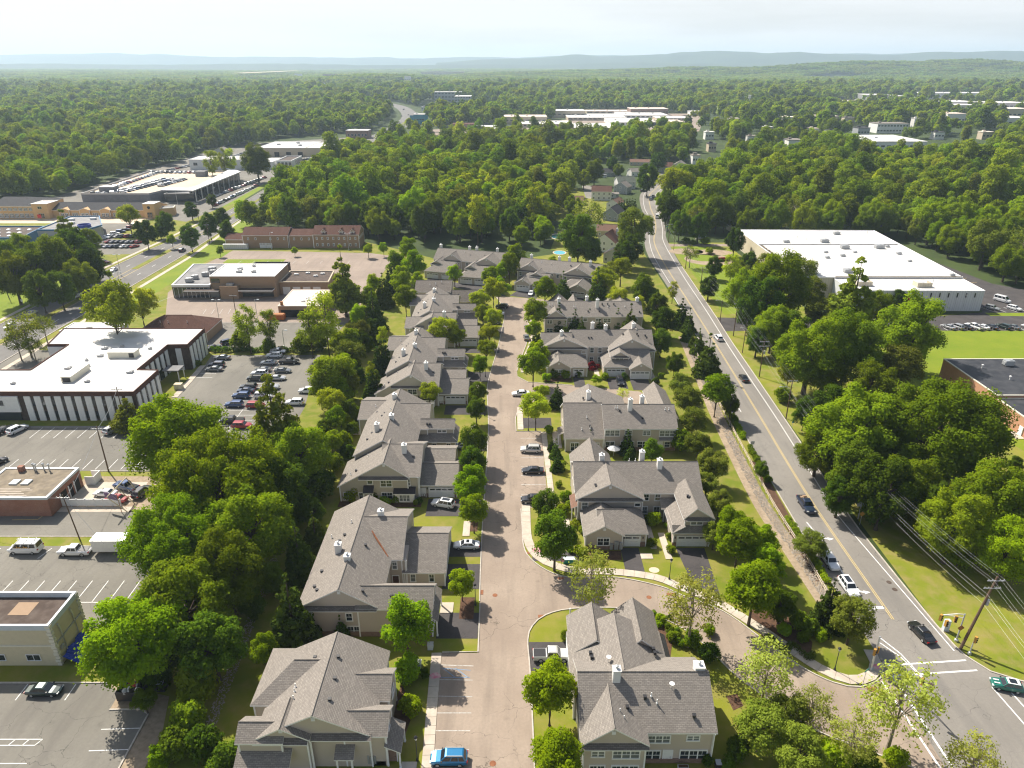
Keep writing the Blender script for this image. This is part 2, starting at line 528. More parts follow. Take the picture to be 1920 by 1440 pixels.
nm('brown_membrane', (0.055, 0.038, 0.030), (0.080, 0.057, 0.045), 0.3, 0.85, (0.15, 0.12, 0.1), 0.8, amt3=0.4)
nm('tan_deck', (0.55, 0.44, 0.32), (0.62, 0.51, 0.38), 0.08, 0.9, (0.48, 0.39, 0.3), 0.4)
plain('grey_metal', (0.38, 0.39, 0.40), 0.45, 0.4, 0.3)
plain('galvanised', (0.50, 0.52, 0.53), 0.4, 0.5, 0.5)
plain('dark_metal', (0.03, 0.03, 0.033), 0.45)
plain('black_rubber', (0.018, 0.018, 0.019), 0.8)
plain('grey_cap', (0.55, 0.60, 0.64), 0.5)
plain('wood_pole', (0.13, 0.085, 0.055), 0.9)
plain('wood_fence', (0.26, 0.17, 0.10), 0.9)
plain('signal_yellow', (0.46, 0.25, 0.05), 0.5)
plain('rust_orange', (0.36, 0.15, 0.05), 0.7)
plain('orange_paint', (0.56, 0.17, 0.05), 0.6)
plain('sign_blue', (0.04, 0.28, 0.50), 0.5)
plain('sign_green', (0.02, 0.22, 0.16), 0.5)
plain('sign_purple', (0.20, 0.13, 0.24), 0.5)
plain('tarp_blue', (0.02, 0.05, 0.32), 0.55)
plain('bright_blue', (0.04, 0.15, 0.28), 0.6)
plain('teal_paint', (0.06, 0.28, 0.38), 0.6)
plain('pool_water', (0.05, 0.36, 0.44), 0.08, 0.5)
plain('deep_pool_water', (0.015, 0.12, 0.17), 0.06, 0.5)
plain('solar_blue', (0.03, 0.045, 0.12), 0.15, 0.6)
plain('red_paint', (0.45, 0.03, 0.03), 0.5)
plain('yellow_bush', (0.50, 0.33, 0.02), 0.9)
plain('light_glass', (0.60, 0.62, 0.62), 0.15, 0.6)
plain('tail_red', (0.35, 0.01, 0.01), 0.25)
plain('glass_dark', (0.018, 0.022, 0.028), 0.06, 0.8)
plain('glass_window', (0.030, 0.040, 0.048), 0.05, 0.9)
plain('glass_blind', (0.16, 0.175, 0.175), 0.2, 0.6)
plain('bark', (0.085, 0.065, 0.048), 0.95)
plain('bark_pale', (0.26, 0.22, 0.17), 0.9)
leaf_mat('leaf_bright', (0.127, 0.225, 0.006), (0.266, 0.365, 0.012), (0.219, 0.323, 0.007), 0.51)
leaf_mat('leaf_mid', (0.103, 0.179, 0.007), (0.209, 0.285, 0.012), (0.202, 0.261, 0.013), 0.47)
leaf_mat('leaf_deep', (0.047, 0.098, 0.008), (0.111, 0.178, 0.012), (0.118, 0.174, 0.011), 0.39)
leaf_mat('leaf_lime', (0.207, 0.282, 0.014), (0.337, 0.407, 0.025), (0.276, 0.341, 0.019), 0.51)
leaf_mat('leaf_pale', (0.311, 0.372, 0.063), (0.482, 0.521, 0.116), (0.418, 0.466, 0.089), 0.46)
leaf_mat('needle', (0.039, 0.079, 0.013), (0.083, 0.132, 0.017), (0.095, 0.141, 0.019), 0.25)
leaf_mat('needle_olive', (0.118, 0.153, 0.019), (0.195, 0.228, 0.029), (0.172, 0.215, 0.023), 0.35)
leaf_mat('leaf_red', (0.144, 0.012, 0.017), (0.245, 0.026, 0.031), (0.158, 0.014, 0.029), 0.3, 0.0)
leaf_mat('leaf_far', (0.097, 0.179, 0.009), (0.215, 0.313, 0.016), (0.195, 0.245, 0.017), 0.45, 0.05)
# ================================================================ GROUND AND ROADS
def sheet(name, poly, z, mat, kind='structure', label=None):
 mb = MB()
 mb.face([(x, y, z) for x, y in poly])
 o = mb.build(name, M_[mat])
 if o.data.polygons[0].normal.z < 0:
  o.data.flip_normals()
 tag(o, label, None, None, kind)
 return o
def rect(x0, x1, y0, y1):
 return [(x0, y0), (x1, y0), (x1, y1), (x0, y1)]
def offset_line(pts, d):
 """pts shifted d to the left of their direction"""
 out = []
 for i, p in enumerate(pts):
  a = pts[max(i - 1, 0)]
  b = pts[min(i + 1, len(pts) - 1)]
  dx, dy = b[0] - a[0], b[1] - a[1]
  l = math.hypot(dx, dy) or 1
  out.append((p[0] - dy / l * d, p[1] + dx / l * d))
 return out
def smooth_line(pts, step=1.5):
 """Catmull-Rom through pts, resampled about every step metres"""
 res = []
 n = len(pts)
 for i in range(n - 1):
  p0, p1, p2, p3 = pts[max(i - 1, 0)], pts[i], pts[i + 1], pts[min(i + 2, n - 1)]
  k = max(1, int(math.hypot(p2[0] - p1[0], p2[1] - p1[1]) / step))
  for j in range(k):
   t = j / k
   t2, t3 = t * t, t * t * t
   res.append(tuple(0.5 * (2 * p1[a] + (p2[a] - p0[a]) * t + (2 * p0[a] - 5 * p1[a] + 4 * p2[a] - p3[a]) * t2 + (3 * p1[a] - p0[a] - 3 * p2[a] + p3[a]) * t3) for a in (0, 1)))
 res.append(tuple(pts[-1]))
 return res
def strip(mb, pts, w, z, m=0):
 """flat band of width w centred on pts"""
 l, r = offset_line(pts, w / 2), offset_line(pts, -w / 2)
 for i in range(len(pts) - 1):
  mb.face([(*r[i], z), (*r[i + 1], z), (*l[i + 1], z), (*l[i], z)], m)
def kerb_on(mb, pts, w=0.18, h=0.13):
 l, r = offset_line(pts, w / 2), offset_line(pts, -w / 2)
 for i in range(len(pts) - 1):
  a, b, c, d = r[i], r[i + 1], l[i + 1], l[i]
  mb.face([(*a, h), (*b, h), (*c, h), (*d, h)])
  mb.face([(*a, 0), (*b, 0), (*b, h), (*a, h)])
  mb.face([(*c, 0), (*d, 0), (*d, h), (*c, h)])
def kerb(pts, w=0.18, h=0.13, mat='kerb_concrete'):
 mb = MB()
 kerb_on(mb, pts, w, h)
 o = mb.build('kerb', M_[mat])
 return tag(o, kind='structure')
def sidewalk(pts, w, step=1.5, name='sidewalk', mat='concrete', h=0.11):
 """a walk whose concrete slabs are pieces of their own, with open joints between them"""
 pts = smooth_line(pts, step)
 bed = MB()
 strip(bed, pts, w + 0.04, 0.034)
 root = tag(bed.build(name, M_['bare_earth']), kind='structure')
 l, r = offset_line(pts, w / 2), offset_line(pts, -w / 2)
 for i in range(len(pts) - 1):
  g = 0.025
  def lerp(a, b, t):
   return (a[0] + (b[0] - a[0]) * t, a[1] + (b[1] - a[1]) * t)
  L = math.hypot(pts[i + 1][0] - pts[i][0], pts[i + 1][1] - pts[i][1]) or 1
  t0, t1 = g / L, 1 - g / L
  hh = h + R.uniform(-0.012, 0.012)
  a, b, c, d = lerp(r[i], r[i + 1], t0), lerp(r[i], r[i + 1], t1), lerp(l[i], l[i + 1], t1), lerp(l[i], l[i + 1], t0)
  mb = MB()
  mb.prism([a, b, c, d], 0.02, hh)
  mb.build('slab', M_[mat], root)
 return root
R = random.Random(11)
sheet('ground', rect(-30000, 30000, -1500, 34000), 0.0, 'forest_floor')
sheet('lawn', [(-46, 20), (52.6, 20), (54, 60), (54.4, 100), (54.8, 150), (57.4, 190), (59.8, 230), (61, 330), (44, 336), (-20, 300), (-52, 330), (-46, 200)], 0.004, 'lawn')
sheet('lawn', [(66.0, 20), (130, 20), (175, 90), (205, 236), (105, 236), (104, 345), (76, 345), (70, 235), (66.5, 120)], 0.004, 'verge_grass')
sheet('lawn', [(104, 196), (215, 196), (215, 219.5), (139, 219.5)], 0.008, 'lawn_bright')
sheet('lawn', [(118, 130), (200, 130), (200, 196), (104, 196)], 0.008, 'lawn_bright')
sheet('lawn', [(74, 236), (104, 243), (105.5, 310), (96, 345), (77, 345)], 0.008, 'lawn_bright')
sheet('grounds', [(-330, 20), (-46, 20), (-46, 200), (-52, 330), (-70, 345), (-150, 390), (-176, 480), (-180, 700), (-300, 720), (-300, 470), (-330, 462)], 0.004, 'lawn')
sheet('grass_field', [(-230, 222), (-174, 232), (-170, 262), (-182, 278), (-240, 276)], 0.008, 'lawn_bright')
ST_L = [(-5.3, 30), (-5.2, 83.6), (-5.3, 91), (-5.6, 110), (-5.6, 148), (-6.3, 165), (-6.7, 175), (-5.9, 187), (-4.4, 204), (-3.2, 223), (-2.6, 236), (-4.2, 249), (-6.4, 257.9)]
ST_R_TOP = [(8.3, 254.2), (4.6, 246), (4.6, 235), (5.9, 223), (4.4, 206.7), (2.1, 192.3), (1.4, 186)]
ISL = [(1.75, 117.4), (1.9, 112), (2.1, 105.7), (3.2, 102.1), (6.1, 98.7), (10, 96.9), (17.9, 96.9), (25, 94.6), (28.1, 92.4), (33.8, 88.7), (38, 82.9), (41.7, 77.6), (45.5, 74.4), (49, 73.6), (52.6, 75.2), (54.2, 78)]
SS_L = [(54, 58), (50, 61), (44.6, 63.8), (40, 66.4), (37.4, 68.9), (32.1, 75.6), (28.6, 82.2), (24.5, 86.6), (18.3, 89.3), (9.7, 89.3), (5.4, 87.9), (3.2, 85.5), (2.4, 82.5), (2.6, 76.3), (2.8, 61), (2.9, 30)]
isl = smooth_line(ISL, 1.2)
ssl = smooth_line(SS_L, 1.2)
street_poly = ST_L + ST_R_TOP + [(1.6, 182), (4.4, 178.3), (16.4, 176.2), (34, 172.3), (38, 166), (34, 160.4), (12.8, 163.6), (4.6, 164.6), (1.6, 161.5), (0.9, 157), (1.0, 149.7), (7.0, 149.5), (7.2, 118.2)] + isl + [(54.0, 74)] + ssl
sheet('estate_street', street_poly, 0.016, 'street_asphalt')
sheet('parking_bay', [(-5.2, 79.9), (-10.5, 79.9), (-9.8, 61), (-9.3, 30), (-5.25, 30)], 0.020, 'street_asphalt')
kl = smooth_line(ST_L[2:], 3)
kerb(kl)
kerb(isl)
kerb(ssl)
kerb(ST_R_TOP)
kerb([(1.6, 182), (4.4, 178.3), (16.4, 176.2)])
kerb([(12.8, 163.6), (4.6, 164.6), (1.6, 161.5), (0.9, 157), (1.0, 149.6), (6.9, 149.6)])
kerb([(-5.2, 90.5), (-5.05, 80.1), (-10.4, 80.0)])
sidewalk([(-11.2, 79.9), (-10.9, 70), (-10.55, 61), (-10.2, 48)], 1.45)
sidewalk([(7.55, 149.4), (7.85, 132), (8.1, 118.0)], 1.2)
sidewalk([(2.75, 121.5), (2.75, 116.4), (2.9, 107.5), (4.6, 102.6), (7.8, 99.9), (12, 98.55), (17.5, 98.4), (24.3, 97.0), (28.5, 94.3), (33.2, 91.0), (37.6, 86.0), (41.2, 81.3), (44.6, 77.0), (48.0, 74.85), (51.2, 75.5), (53.2, 77.9), (53.4, 80.5)], 1.65)
sidewalk([(2.0, 162.5), (2.0, 157), (2.05, 150.5)], 1.4)
sidewalk([(3.2, 185), (3.3, 193), (5.6, 206), (7.0, 222), (5.8, 236)], 1.3)
for pad in ((-11.5, -9.45, 88.3, 90.7), (-9.2, -7.9, 108.5, 113.2), (-9.8, -8.3, 150.2, 152.8), (-9.9, -8.0, 131.0, 134.5), (-9.8, -8.6, 172, 176.5), (-10.5, -8.2, 190, 193), (9.5, 11.4, 141.5, 149.5), (9.6, 11.0, 109.5, 114.0), (25.1, 26.2, 104.8, 112.5), (27.2, 28.4, 101.8, 109.5), (22.9, 25.0, 101.9, 103.4), (-13.8, -11.9, 59, 61.8), (23.3, 24.6, 180, 190), (38.4, 39.9, 179, 186)):
 mb = MB()
 mb.box(pad[0], pad[1], pad[2], pad[3], 0.02, 0.10)
 tag(mb.build('path', M_['concrete']), kind='structure')
for d in ((-11.6, -5.25, 82.8, 88.4), (-11.7, -5.5, 94.0, 100.5), (-11.7, -5.6, 102.5, 106.8), (-16.8, -5.6, 114.9, 120.9), (-11.9, -5.7, 140.2, 147.9), (-17.0, -6.4, 158.5, 163.8), (-12.4, -6.2, 178.6, 185.6), (-16.0, -3.8, 199.8, 204.4), (-11, -2.6, 217, 223), (-11.5, -3.2, 232, 236.5),
          (2.55, 8.2, 76.5, 82.1), (19.6, 22.9, 97.0, 105.1), (3.6, 13, 101.3, 104.2), (17.0, 20.0, 174.9, 181.4), (26.3, 31.4, 173.6, 181.0), (32.6, 37.7, 173.0, 180.2), (2.4, 9.6, 151.3, 156.8), (33.8, 38.6, 163, 165)):
 sheet('driveway', rect(*d), 0.022, 'drive_asphalt')
sheet('driveway', [(29.6, 105.1), (34.8, 105.0), (34.3, 92.6), (30.4, 95.2)], 0.022, 'drive_asphalt')
sheet('driveway', [(-29, 280.3), (-34, 281.8), (-35, 277.5), (-14, 263), (-8.5, 258.4), (-2, 257.6), (-9.5, 271.6), (-19, 273.6)], 0.022, 'drive_asphalt')
sheet('driveway', [(2, 264.4), (11.2, 262.3), (9.0, 253.9), (-1, 257.8)], 0.022, 'drive_asphalt')
sheet('driveway', [(22, 256.2), (27.2, 255), (25, 246), (19, 247.5)], 0.022, 'drive_asphalt')
sheet('driveway', [(8, 255), (20, 249), (26, 247), (26, 244), (6, 249)], 0.019, 'street_asphalt')
RD_L = [(53.4, 30), (53.6, 60), (54.2, 78), (54.0, 90), (54.0, 100), (54.2, 116), (54.7, 140), (55.6, 160), (57.4, 185), (58.7, 203), (60.1, 230), (61.0, 270), (61.9, 318), (65.5, 350), (71, 376), (75.5, 405), (78.6, 440), (85.5, 484), (97.5, 518), (114, 573), (136, 640)]
RD_R = [(146, 636), (125, 569), (109, 514), (96.5, 480), (89.6, 438), (85.5, 402), (80.5, 372), (77, 352), (73.2, 300), (70.8, 240), (70.2, 228), (69.2, 210), (68.3, 185), (66.8, 146), (65.4, 116), (65.3, 111), (66.2, 86), (67.2, 79.2), (69.0, 76.4), (72.2, 74.7), (79, 72.6), (92, 71), (130, 69), (130, 30)]
sheet('through_road', smooth_line(RD_L, 6) + smooth_line(RD_R[:17], 6) + smooth_line(RD_R[16:-1], 2) + [RD_R[-1]], 0.012, 'road_asphalt')
kerb(smooth_line(RD_R[8:-1], 3), 0.22, 0.12)
kerb(smooth_line(RD_L[3:11], 3), 0.18, 0.12)
def painted(name, lines, w, mat, z=0.026):
 mb = MB()
 for pts in lines:
  strip(mb, pts, w, z)
 return tag(mb.build(name, M_[mat], uv=False), kind='structure')
def between(a, b, t):
 return [((p[0] + (q[0] - p[0]) * t), (p[1] + (q[1] - p[1]) * t)) for p, q in zip(a, b)]
cl = smooth_line([(60.1, 86.9), (59.9, 116), (60.6, 138), (61.3, 152), (62.6, 182), (63.6, 208), (64.5, 235), (66.4, 300), (69.5, 345), (76, 376), (80.6, 405), (84.4, 440), (91.3, 482), (103.5, 517), (119, 570)], 4)
painted('yellow_line', [offset_line(cl, 0.15), offset_line(cl, -0.15)], 0.11, 'line_yellow')
wr = smooth_line([(66.0, 80.3), (63.4, 112), (63.2, 116), (64.4, 138), (65.4, 158), (66.3, 184), (67.3, 210), (68.8, 240), (70.6, 286), (74.2, 345), (79.5, 376), (83.9, 405), (88, 440), (95, 481), (107, 515)], 4)
wl = smooth_line([(57.6, 160), (58.4, 190), (59.6, 220), (60.9, 262)], 4)
painted('white_line', [wr, wl, smooth_line([(62.9, 275), (64.4, 318), (68.0, 350), (72.6, 376), (77.6, 405), (80.7, 440), (88, 484), (100, 519)], 4)], 0.16, 'line_white')
painted('white_line', [[(56.3, 113), (56.7, 109.5)], [(57.0, 101.5), (56.85, 96.8)], [(56.8, 95), (56.9, 90)]], 0.2, 'line_white')
painted('white_line', [[(67.5, 73.6), (68.0, 67.5), (68.3, 58)], [(69.6, 72.6), (70.2, 66), (70.6, 58)]], 0.2, 'line_white')
painted('stop_line', [[(55.0, 89.3), (60.0, 89.6)]], 0.65, 'line_white')
painted('crosswalk_line', [[(54.5, 77.5), (66.7, 78.5)], [(54.6, 75.6), (67.2, 76.6)], [(52.5, 74.6), (53.3, 61), (53.6, 52)], [(54.5, 75.6), (54.9, 61), (55.0, 52)]], 0.28, 'line_white')
def turn_arrow(x, y):
 mb = MB()
 z = 0.027
 mb.face([(x - 0.9, y + 0.9, z), (x - 0.55, y + 0.9, z), (x - 0.45, y - 0.1, z), (x - 0.75, y - 0.35, z)])
 mb.face([(x - 0.75, y - 0.35, z), (x - 0.45, y - 0.1, z), (x + 0.1, y - 0.28, z), (x + 0.1, y - 0.68, z)])
 mb.face([(x + 0.1, y - 0.95, z), (x + 0.1, y - 0.02, z), (x + 1.15, y - 0.48, z)])
 o = mb.build('turn_arrow', M_['line_white'])
 tag(o, kind='structure')
turn_arrow(58.3, 93.7)
turn_arrow(58.2, 108.2)
painted('stall_line', [[(-10.3, 77.6), (-5.6, 77.4)], [(-10.35, 74.9), (-5.6, 74.8)], [(-10.25, 72.0), (-5.5, 71.9)], [(-10.2, 69.2), (-5.5, 69.2)], [(-10.1, 66.4), (-5.5, 66.4)], [(-10, 63.6), (-5.5, 63.6)]], 0.12, 'line_worn')
painted('stall_line', [[(2.0, 146.3), (6.9, 146.3)], [(2.0, 143), (6.9, 143)], [(2.0, 137.3), (7.0, 137.3)], [(1.9, 133.6), (7.0, 133.6)], [(1.9, 129.8), (7.1, 129.8)], [(1.9, 126.2), (7.1, 126.2)], [(1.9, 122.4), (7.1, 122.4)]], 0.12, 'line_worn')
painted('blue_stall_line', [[(-10.2, 77.0), (-6, 76.6)], [(-10.2, 75.3), (-6, 75.3)], [(-10, 77), (-8, 75.2)], [(-8.2, 77), (-6.2, 75.2)]], 0.1, 'line_blue')
for gx, gy, w, h in ((3.0, 103.6, 0.9, 0.6), (4.6, 87.6, 0.9, 0.6), (-5.0, 93.2, 0.5, 1.1), (26.3, 92.7, 1.5, 0.7), (50.5, 73.2, 1.4, 0.8), (66.2, 140, 0.5, 1.1), (8.3, 96.7, 1.0, 0.5)):
 mb = MB()
 mb.box(gx - w / 2, gx + w / 2, gy - h / 2, gy + h / 2, 0.01, 0.05)
 for i in range(4):
  mb.box(gx - w / 2 + 0.04 + i * w / 4, gx - w / 2 + 0.04 + i * w / 4 + w / 9, gy - h / 2 + .04, gy + h / 2 - .04, 0.05, 0.065)
 tag(mb.build('storm_drain', M_['rusty_grate']), kind='structure')
for i, (mx, my, mt) in enumerate(((63.7, 95.7, 'dark'), (63.8, 93.9, 'dark'), (59.1, 74.0, 'dark'), (-2.8, 92.5, 'rust'), (22.5, 92.0, 'rust'), (-2.4, 61.6, 'rust'), (12.5, 93, 'rust'))):
 mb = MB()
 mb.lathe(mx, my, [(0.42, 0.012), (0.42, 0.034), (0.34, 0.034), (0.33, 0.029)], 16)
 tag(mb.build('manhole_cover', M_['rusty_grate' if mt == 'rust' else 'brown_membrane']), kind='structure')
sw = smooth_line([(51.2, 90.6), (50.4, 104), (49.6, 118), (50.0, 136), (51.0, 158), (52.4, 178), (53.9, 198), (54.9, 214)], 4)
mb = MB()
strip(mb, sw, 3.3, 0.010)
tag(mb.build('dirt_path', M_['bare_earth']), kind='structure')
mb = MB()
rr = random.Random(5)
for i in range(5200):
 k = rr.random() ** 1.25 * (len(sw) - 1.01)
 j = int(k)
 t = k - j
 x = sw[j][0] + (sw[j + 1][0] - sw[j][0]) * t + rr.uniform(-0.3, 1.75)
 y = sw[j][1] + (sw[j + 1][1] - sw[j][1]) * t
 r = rr.uniform(0.07, 0.17)
 a = rr.uniform(0, 6.28)
 vs = [(x + r * math.cos(a + q * PI / 2) * (1.2 if q % 2 else .85), y + r * math.sin(a + q * PI / 2), 0.02 + r * .25) for q in range(4)]
 mb.mesh_from(vs + [(x + rr.uniform(-.03, .03), y, 0.02 + r * rr.uniform(.6, 1.0))], [(0, 1, 4), (1, 2, 4), (2, 3, 4), (3, 0, 4)])
tag(mb.build('gravel', M_['rock'], uv=False), kind='stuff')
mb = MB()
rr = random.Random(6)
for i in range(900):
 t = rr.random()
 x = -39.9 - 2.0 * t + rr.uniform(-.75, .75)
 y = 66 + 36 * t
 r = rr.uniform(.07, .16)
 vs = [(x + r * math.cos(q * PI / 2 + i), y + r * math.sin(q * PI / 2 + i), 0.02 + r * .2) for q in range(4)]
 mb.mesh_from(vs + [(x, y, 0.02 + r * .8)], [(0, 1, 4), (1, 2, 4), (2, 3, 4), (3, 0, 4)])
tag(mb.build('gravel', M_['rock'], uv=False), kind='stuff')
for poly in ([(37.5, 84.6), (41, 80), (44.2, 79.4), (45.5, 82), (44.5, 86), (42.5, 90), (38, 89)], [(22.4, 76), (24.3, 82), (23.6, 86), (21.9, 84), (21.6, 77)], [(-16, 61.5), (-14, 65.5), (-13.2, 70), (-15.6, 74), (-16.6, 68)], [(51.5, 96), (53.6, 95), (53.8, 116), (54.3, 136), (52.6, 136), (51.9, 116)],
             [(12.8, 101.6), (19.4, 101.6), (19.6, 104.2), (12.8, 104.2)], [(9.0, 178.6), (16.6, 178.6), (16.6, 180.9), (9, 180.9)], [(30.0, 69.6), (31.6, 70.4), (31.3, 72.4), (29.7, 72)], [(-34.5, 118), (-18, 118), (-18, 120), (-34.5, 120)], [(-8.4, 87), (-6.1, 87), (-6.1, 92), (-8.4, 92)], [(-8.6, 110), (-6.5, 110), (-6.5, 113), (-8.6, 113)]):
 sheet('mulch_bed', poly, 0.027, 'mulch')
sheet('parking_lot', [(-48.6, 30), (-49, 69), (-50.4, 69.8), (-54.6, 69.7), (-54.7, 72.5), (-57.4, 74.2), (-120, 74.2), (-110, 30)], 0.014, 'lot_asphalt')
sheet('bare_ground', [(-48.6, 30), (-45.2, 30), (-45.8, 66), (-47.5, 72), (-57, 74.1), (-54.6, 69.8), (-49, 69)], 0.008, 'bare_earth')
kerb([(-48.6, 40), (-49, 69), (-50.4, 69.8)], 0.2, 0.14)
kerb([(-54.6, 69.7), (-50.4, 69.8)], 0.2, 0.14)
kerb([(-57.0, 74.3), (-95, 74.3)], 0.2, 0.14)
painted('stall_line', [[(-68.4, 71.3), (-68.4, 74.1)], [(-61.6, 71.3), (-61.6, 74.1)], [(-54.1, 66.6), (-48.9, 66.8)], [(-54.0, 63.4), (-48.8, 63.6)], [(-54, 60.3), (-48.8, 60.4)], [(-67, 65.1), (-60.9, 65.1)], [(-67, 64.2), (-61.3, 64.2)], [(-65, 61.6), (-60.8, 61.6)], [(-60.9, 65.1), (-61.4, 64.2)], [(-62.6, 65.1), (-63, 64.2)], [(-64.4, 65.1), (-64.8, 64.2)], [(-55, 72.4), (-53.5, 72.4)]], 0.12, 'line_white')
sheet('parking_lot', [(-62, 85), (-62, 105.6), (-130, 105.6), (-118, 85)], 0.014, 'lot_asphalt')
sheet('verge', rect(-130, -62, 105.6, 108.3), 0.016, 'verge_grass')
kerb([(-62, 108.4), (-120, 108.4)], 0.2, 0.12)
sheet('parking_lot', [(-60, 108.3), (-60, 116.4), (-135, 118.8), (-130, 108.3)], 0.014, 'lot_asphalt')
sheet('paved_yard', rect(-90.4, -70, 116.4, 129.5), 0.014, 'bare_earth')
sheet('paved_yard', rect(-88.8, -76.2, 119.2, 127.2), 0.018, 'concrete')
sheet('path', rect(-90.8, -75, 116.4, 118.2), 0.019, 'concrete')
painted('stall_line', [[(x, 90.8), (x, 96.1)] for x in (-63, -65.7, -68.4, -71.1, -73.8, -76.5, -79.2, -81.9, -84.6)] + [[(-63, 90.8), (-85, 90.8)]] + [[(-93, 101.5), (-92.4, 104.9)], [(-84.0, 102), (-83.2, 105)]], 0.12, 'line_white')
painted('yellow_line', [[(-96, 113.7), (-91.2, 113.8)], [(-91.2, 113.8), (-90.6, 116.4)]], 0.16, 'line_yellow')
sheet('parking_lot', [(-60, 131.6), (-57, 152.4), (-140, 152.6), (-140, 131.8)], 0.014, 'lot_asphalt')
kerb([(-62, 131.5), (-89, 131.5)], 0.18, 0.13)
sheet('verge', rect(-88.5, -66, 129.5, 131.4), 0.016, 'verge_grass')
painted('stall_line', [[(-112.9 + 2.8 * i, 146.3), (-112.9 + 2.8 * i, 151.6)] for i in range(8)] + [[(-112 + 2.75 * i, 132.3), (-112 + 2.75 * i, 136.6)] for i in range(17)] + [[(-93, 151.9), (-116, 151.9)]], 0.12, 'line_white')
sheet('parking_lot', [(-88.6, 152), (-52.8, 152), (-52.8, 162), (-57.6, 198.4), (-90.2, 198.2), (-88.8, 187.4)], 0.014, 'lot_asphalt')
painted('stall_line', [[(-68.1, 148), (-68.2, 198)]] + [[(-72.8, 150 + 2.75 * i), (-63.8, 150 + 2.75 * i)] for i in range(18)] + [[(-88, 181.5 + 2.75 * i), (-83.6, 181.5 + 2.75 * i)] for i in range(6)], 0.11, 'line_white')
sidewalk([(-88.6, 168.5), (-88.9, 178.0), (-89.6, 190)], 1.6, 2.0)
sheet('parking_lot', [(-126, 163), (-126, 186), (-133, 201), (-150, 203), (-150, 163)], 0.014, 'lot_asphalt')
sheet('parking_lot', [(-57.5, 204.0), (-56.0, 227.6), (-104, 227.6), (-97, 209), (-92, 203.6)], 0.014, 'lot_asphalt')
sheet('parking_lot', [(-55.5, 227.6), (-53.2, 318), (-66, 324.2), (-130.5, 329), (-134.5, 300), (-131.5, 262), (-120, 234), (-112, 227.6)], 0.016, 'old_lot_asphalt')
painted('stall_line', [[(-108 + 2.9 * i, 236.5), (-109 + 2.9 * i, 242)] for i in range(8)] + [[(-130, 250), (-127.5, 258)], [(-104, 227.9), (-70, 227.9)]] + [[(-120 + 6 * i, 305), (-120 + 6 * i, 310)] for i in range(9)], 0.14, 'line_worn')
sheet('grass_strip', [(-127, 306), (-101, 306), (-101, 312.5), (-127, 312.5)], 0.020, 'lawn_bright')
sheet('grass_strip', [(-135, 314), (-135, 326), (-131, 326), (-131, 314)], 0.020, 'lawn_bright')
BL = [(-171.6, 40), (-171.6, 300), (-169.2, 340), (-168.2, 420), (-172, 520), (-176, 640), (-177, 700), (-172, 850), (-168, 960), (-169, 1080), (-178, 1220), (-204, 1380), (-248, 1560), (-330, 1760)]
BR = [(-149.6, 40), (-149.6, 300), (-150.4, 340), (-153.6, 420), (-157.5, 520), (-161, 640), (-160, 700), (-152, 850), (-146, 960), (-146, 1080), (-153, 1220), (-177, 1380), (-222, 1560), (-305, 1760)]
bl, br = smooth_line(BL, 20), smooth_line(BR, 20)
npt = min(len(bl), len(br))
bl, br = bl[:npt], br[:npt]
sheet('boulevard', bl + br[::-1], 0.012, 'boulevard_asphalt')
mb = MB()
mid = between(bl, br, 0.5)
strip(mb, [p for p in smooth_line([(-160.8, 200), (-160.8, 258)], 6)], 2.2, 0.10)
strip(mb, [(-160.9, 296), (-160.4, 330)], 2.6, 0.10)
strip(mb, [p for p in mid if 380 < p[1] < 560], 2.0, 0.10)
strip(mb, [p for p in mid if 930 < p[1] < 1010], 3.0, 0.10)
strip(mb, [p for p in mid if 1060 < p[1] < 1180], 3.0, 0.10)
tag(mb.build('median', M_['verge_grass']), kind='structure')
dash = []
for t in (0.25, 0.75):
 ln = between(bl, br, t)
 for (x0, y0), (x1, y1) in zip(ln, ln[1:]):
  k = int(math.hypot(x1 - x0, y1 - y0) / 12)
  for j in range(max(k, 1)):
   if y0 < 900:
    u = j / max(k, 1)
    v_ = u + 3.2 / max(1, math.hypot(x1 - x0, y1 - y0))
    dash.append([(x0 + (x1 - x0) * u, y0 + (y1 - y0) * u), (x0 + (x1 - x0) * v_, y0 + (y1 - y0) * v_)])
painted('white_line', dash, 0.2, 'line_white')
painted('yellow_line', [[p for p in between(bl, br, 0.435) if p[1] < 900], [p for p in between(bl, br, 0.565) if p[1] < 900]], 0.2, 'line_yellow')
kerb([p for p in bl if p[1] < 900], 0.3, 0.14)
kerb([p for p in br if p[1] < 900], 0.3, 0.14)
mb = MB()
strip(mb, [(-145.6, 60), (-145.6, 318), (-149.5, 372), (-151.5, 410), (-154, 470)], 1.7, 0.05)
strip(mb, [(-174.6, 60), (-174.6, 300), (-172.2, 360), (-171, 420)], 1.7, 0.05)
tag(mb.build('sidewalk', M_['concrete']), kind='structure')
sheet('verge', [(-145, 235), (-136, 250), (-135, 330), (-139, 392), (-152, 398), (-144.5, 318)], 0.010, 'lawn_bright')
sheet('parking_lot', [(-233, 318), (-175, 322), (-173, 338), (-180, 349), (-199, 352), (-205, 391), (-228, 391)], 0.014, 'lot_asphalt')
sheet('paved_yard', [(-300, 391), (-205, 391), (-199, 415), (-300, 404)], 0.013, 'tan_deck')
sheet('parking_lot', [(-300, 405), (-197, 405), (-180, 395), (-174, 470), (-180, 575), (-196, 600), (-300, 600)], 0.012, 'lot_asphalt')
sheet('parking_lot', [(-300, 600), (-196, 600), (-180, 600), (-181, 700), (-176, 860), (-196, 880), (-300, 800)], 0.010, 'lot_asphalt')
sheet('grass_strip', [(-176, 420), (-172.5, 470), (-177, 560), (-181, 560), (-178, 470)], 0.016, 'lawn_bright')
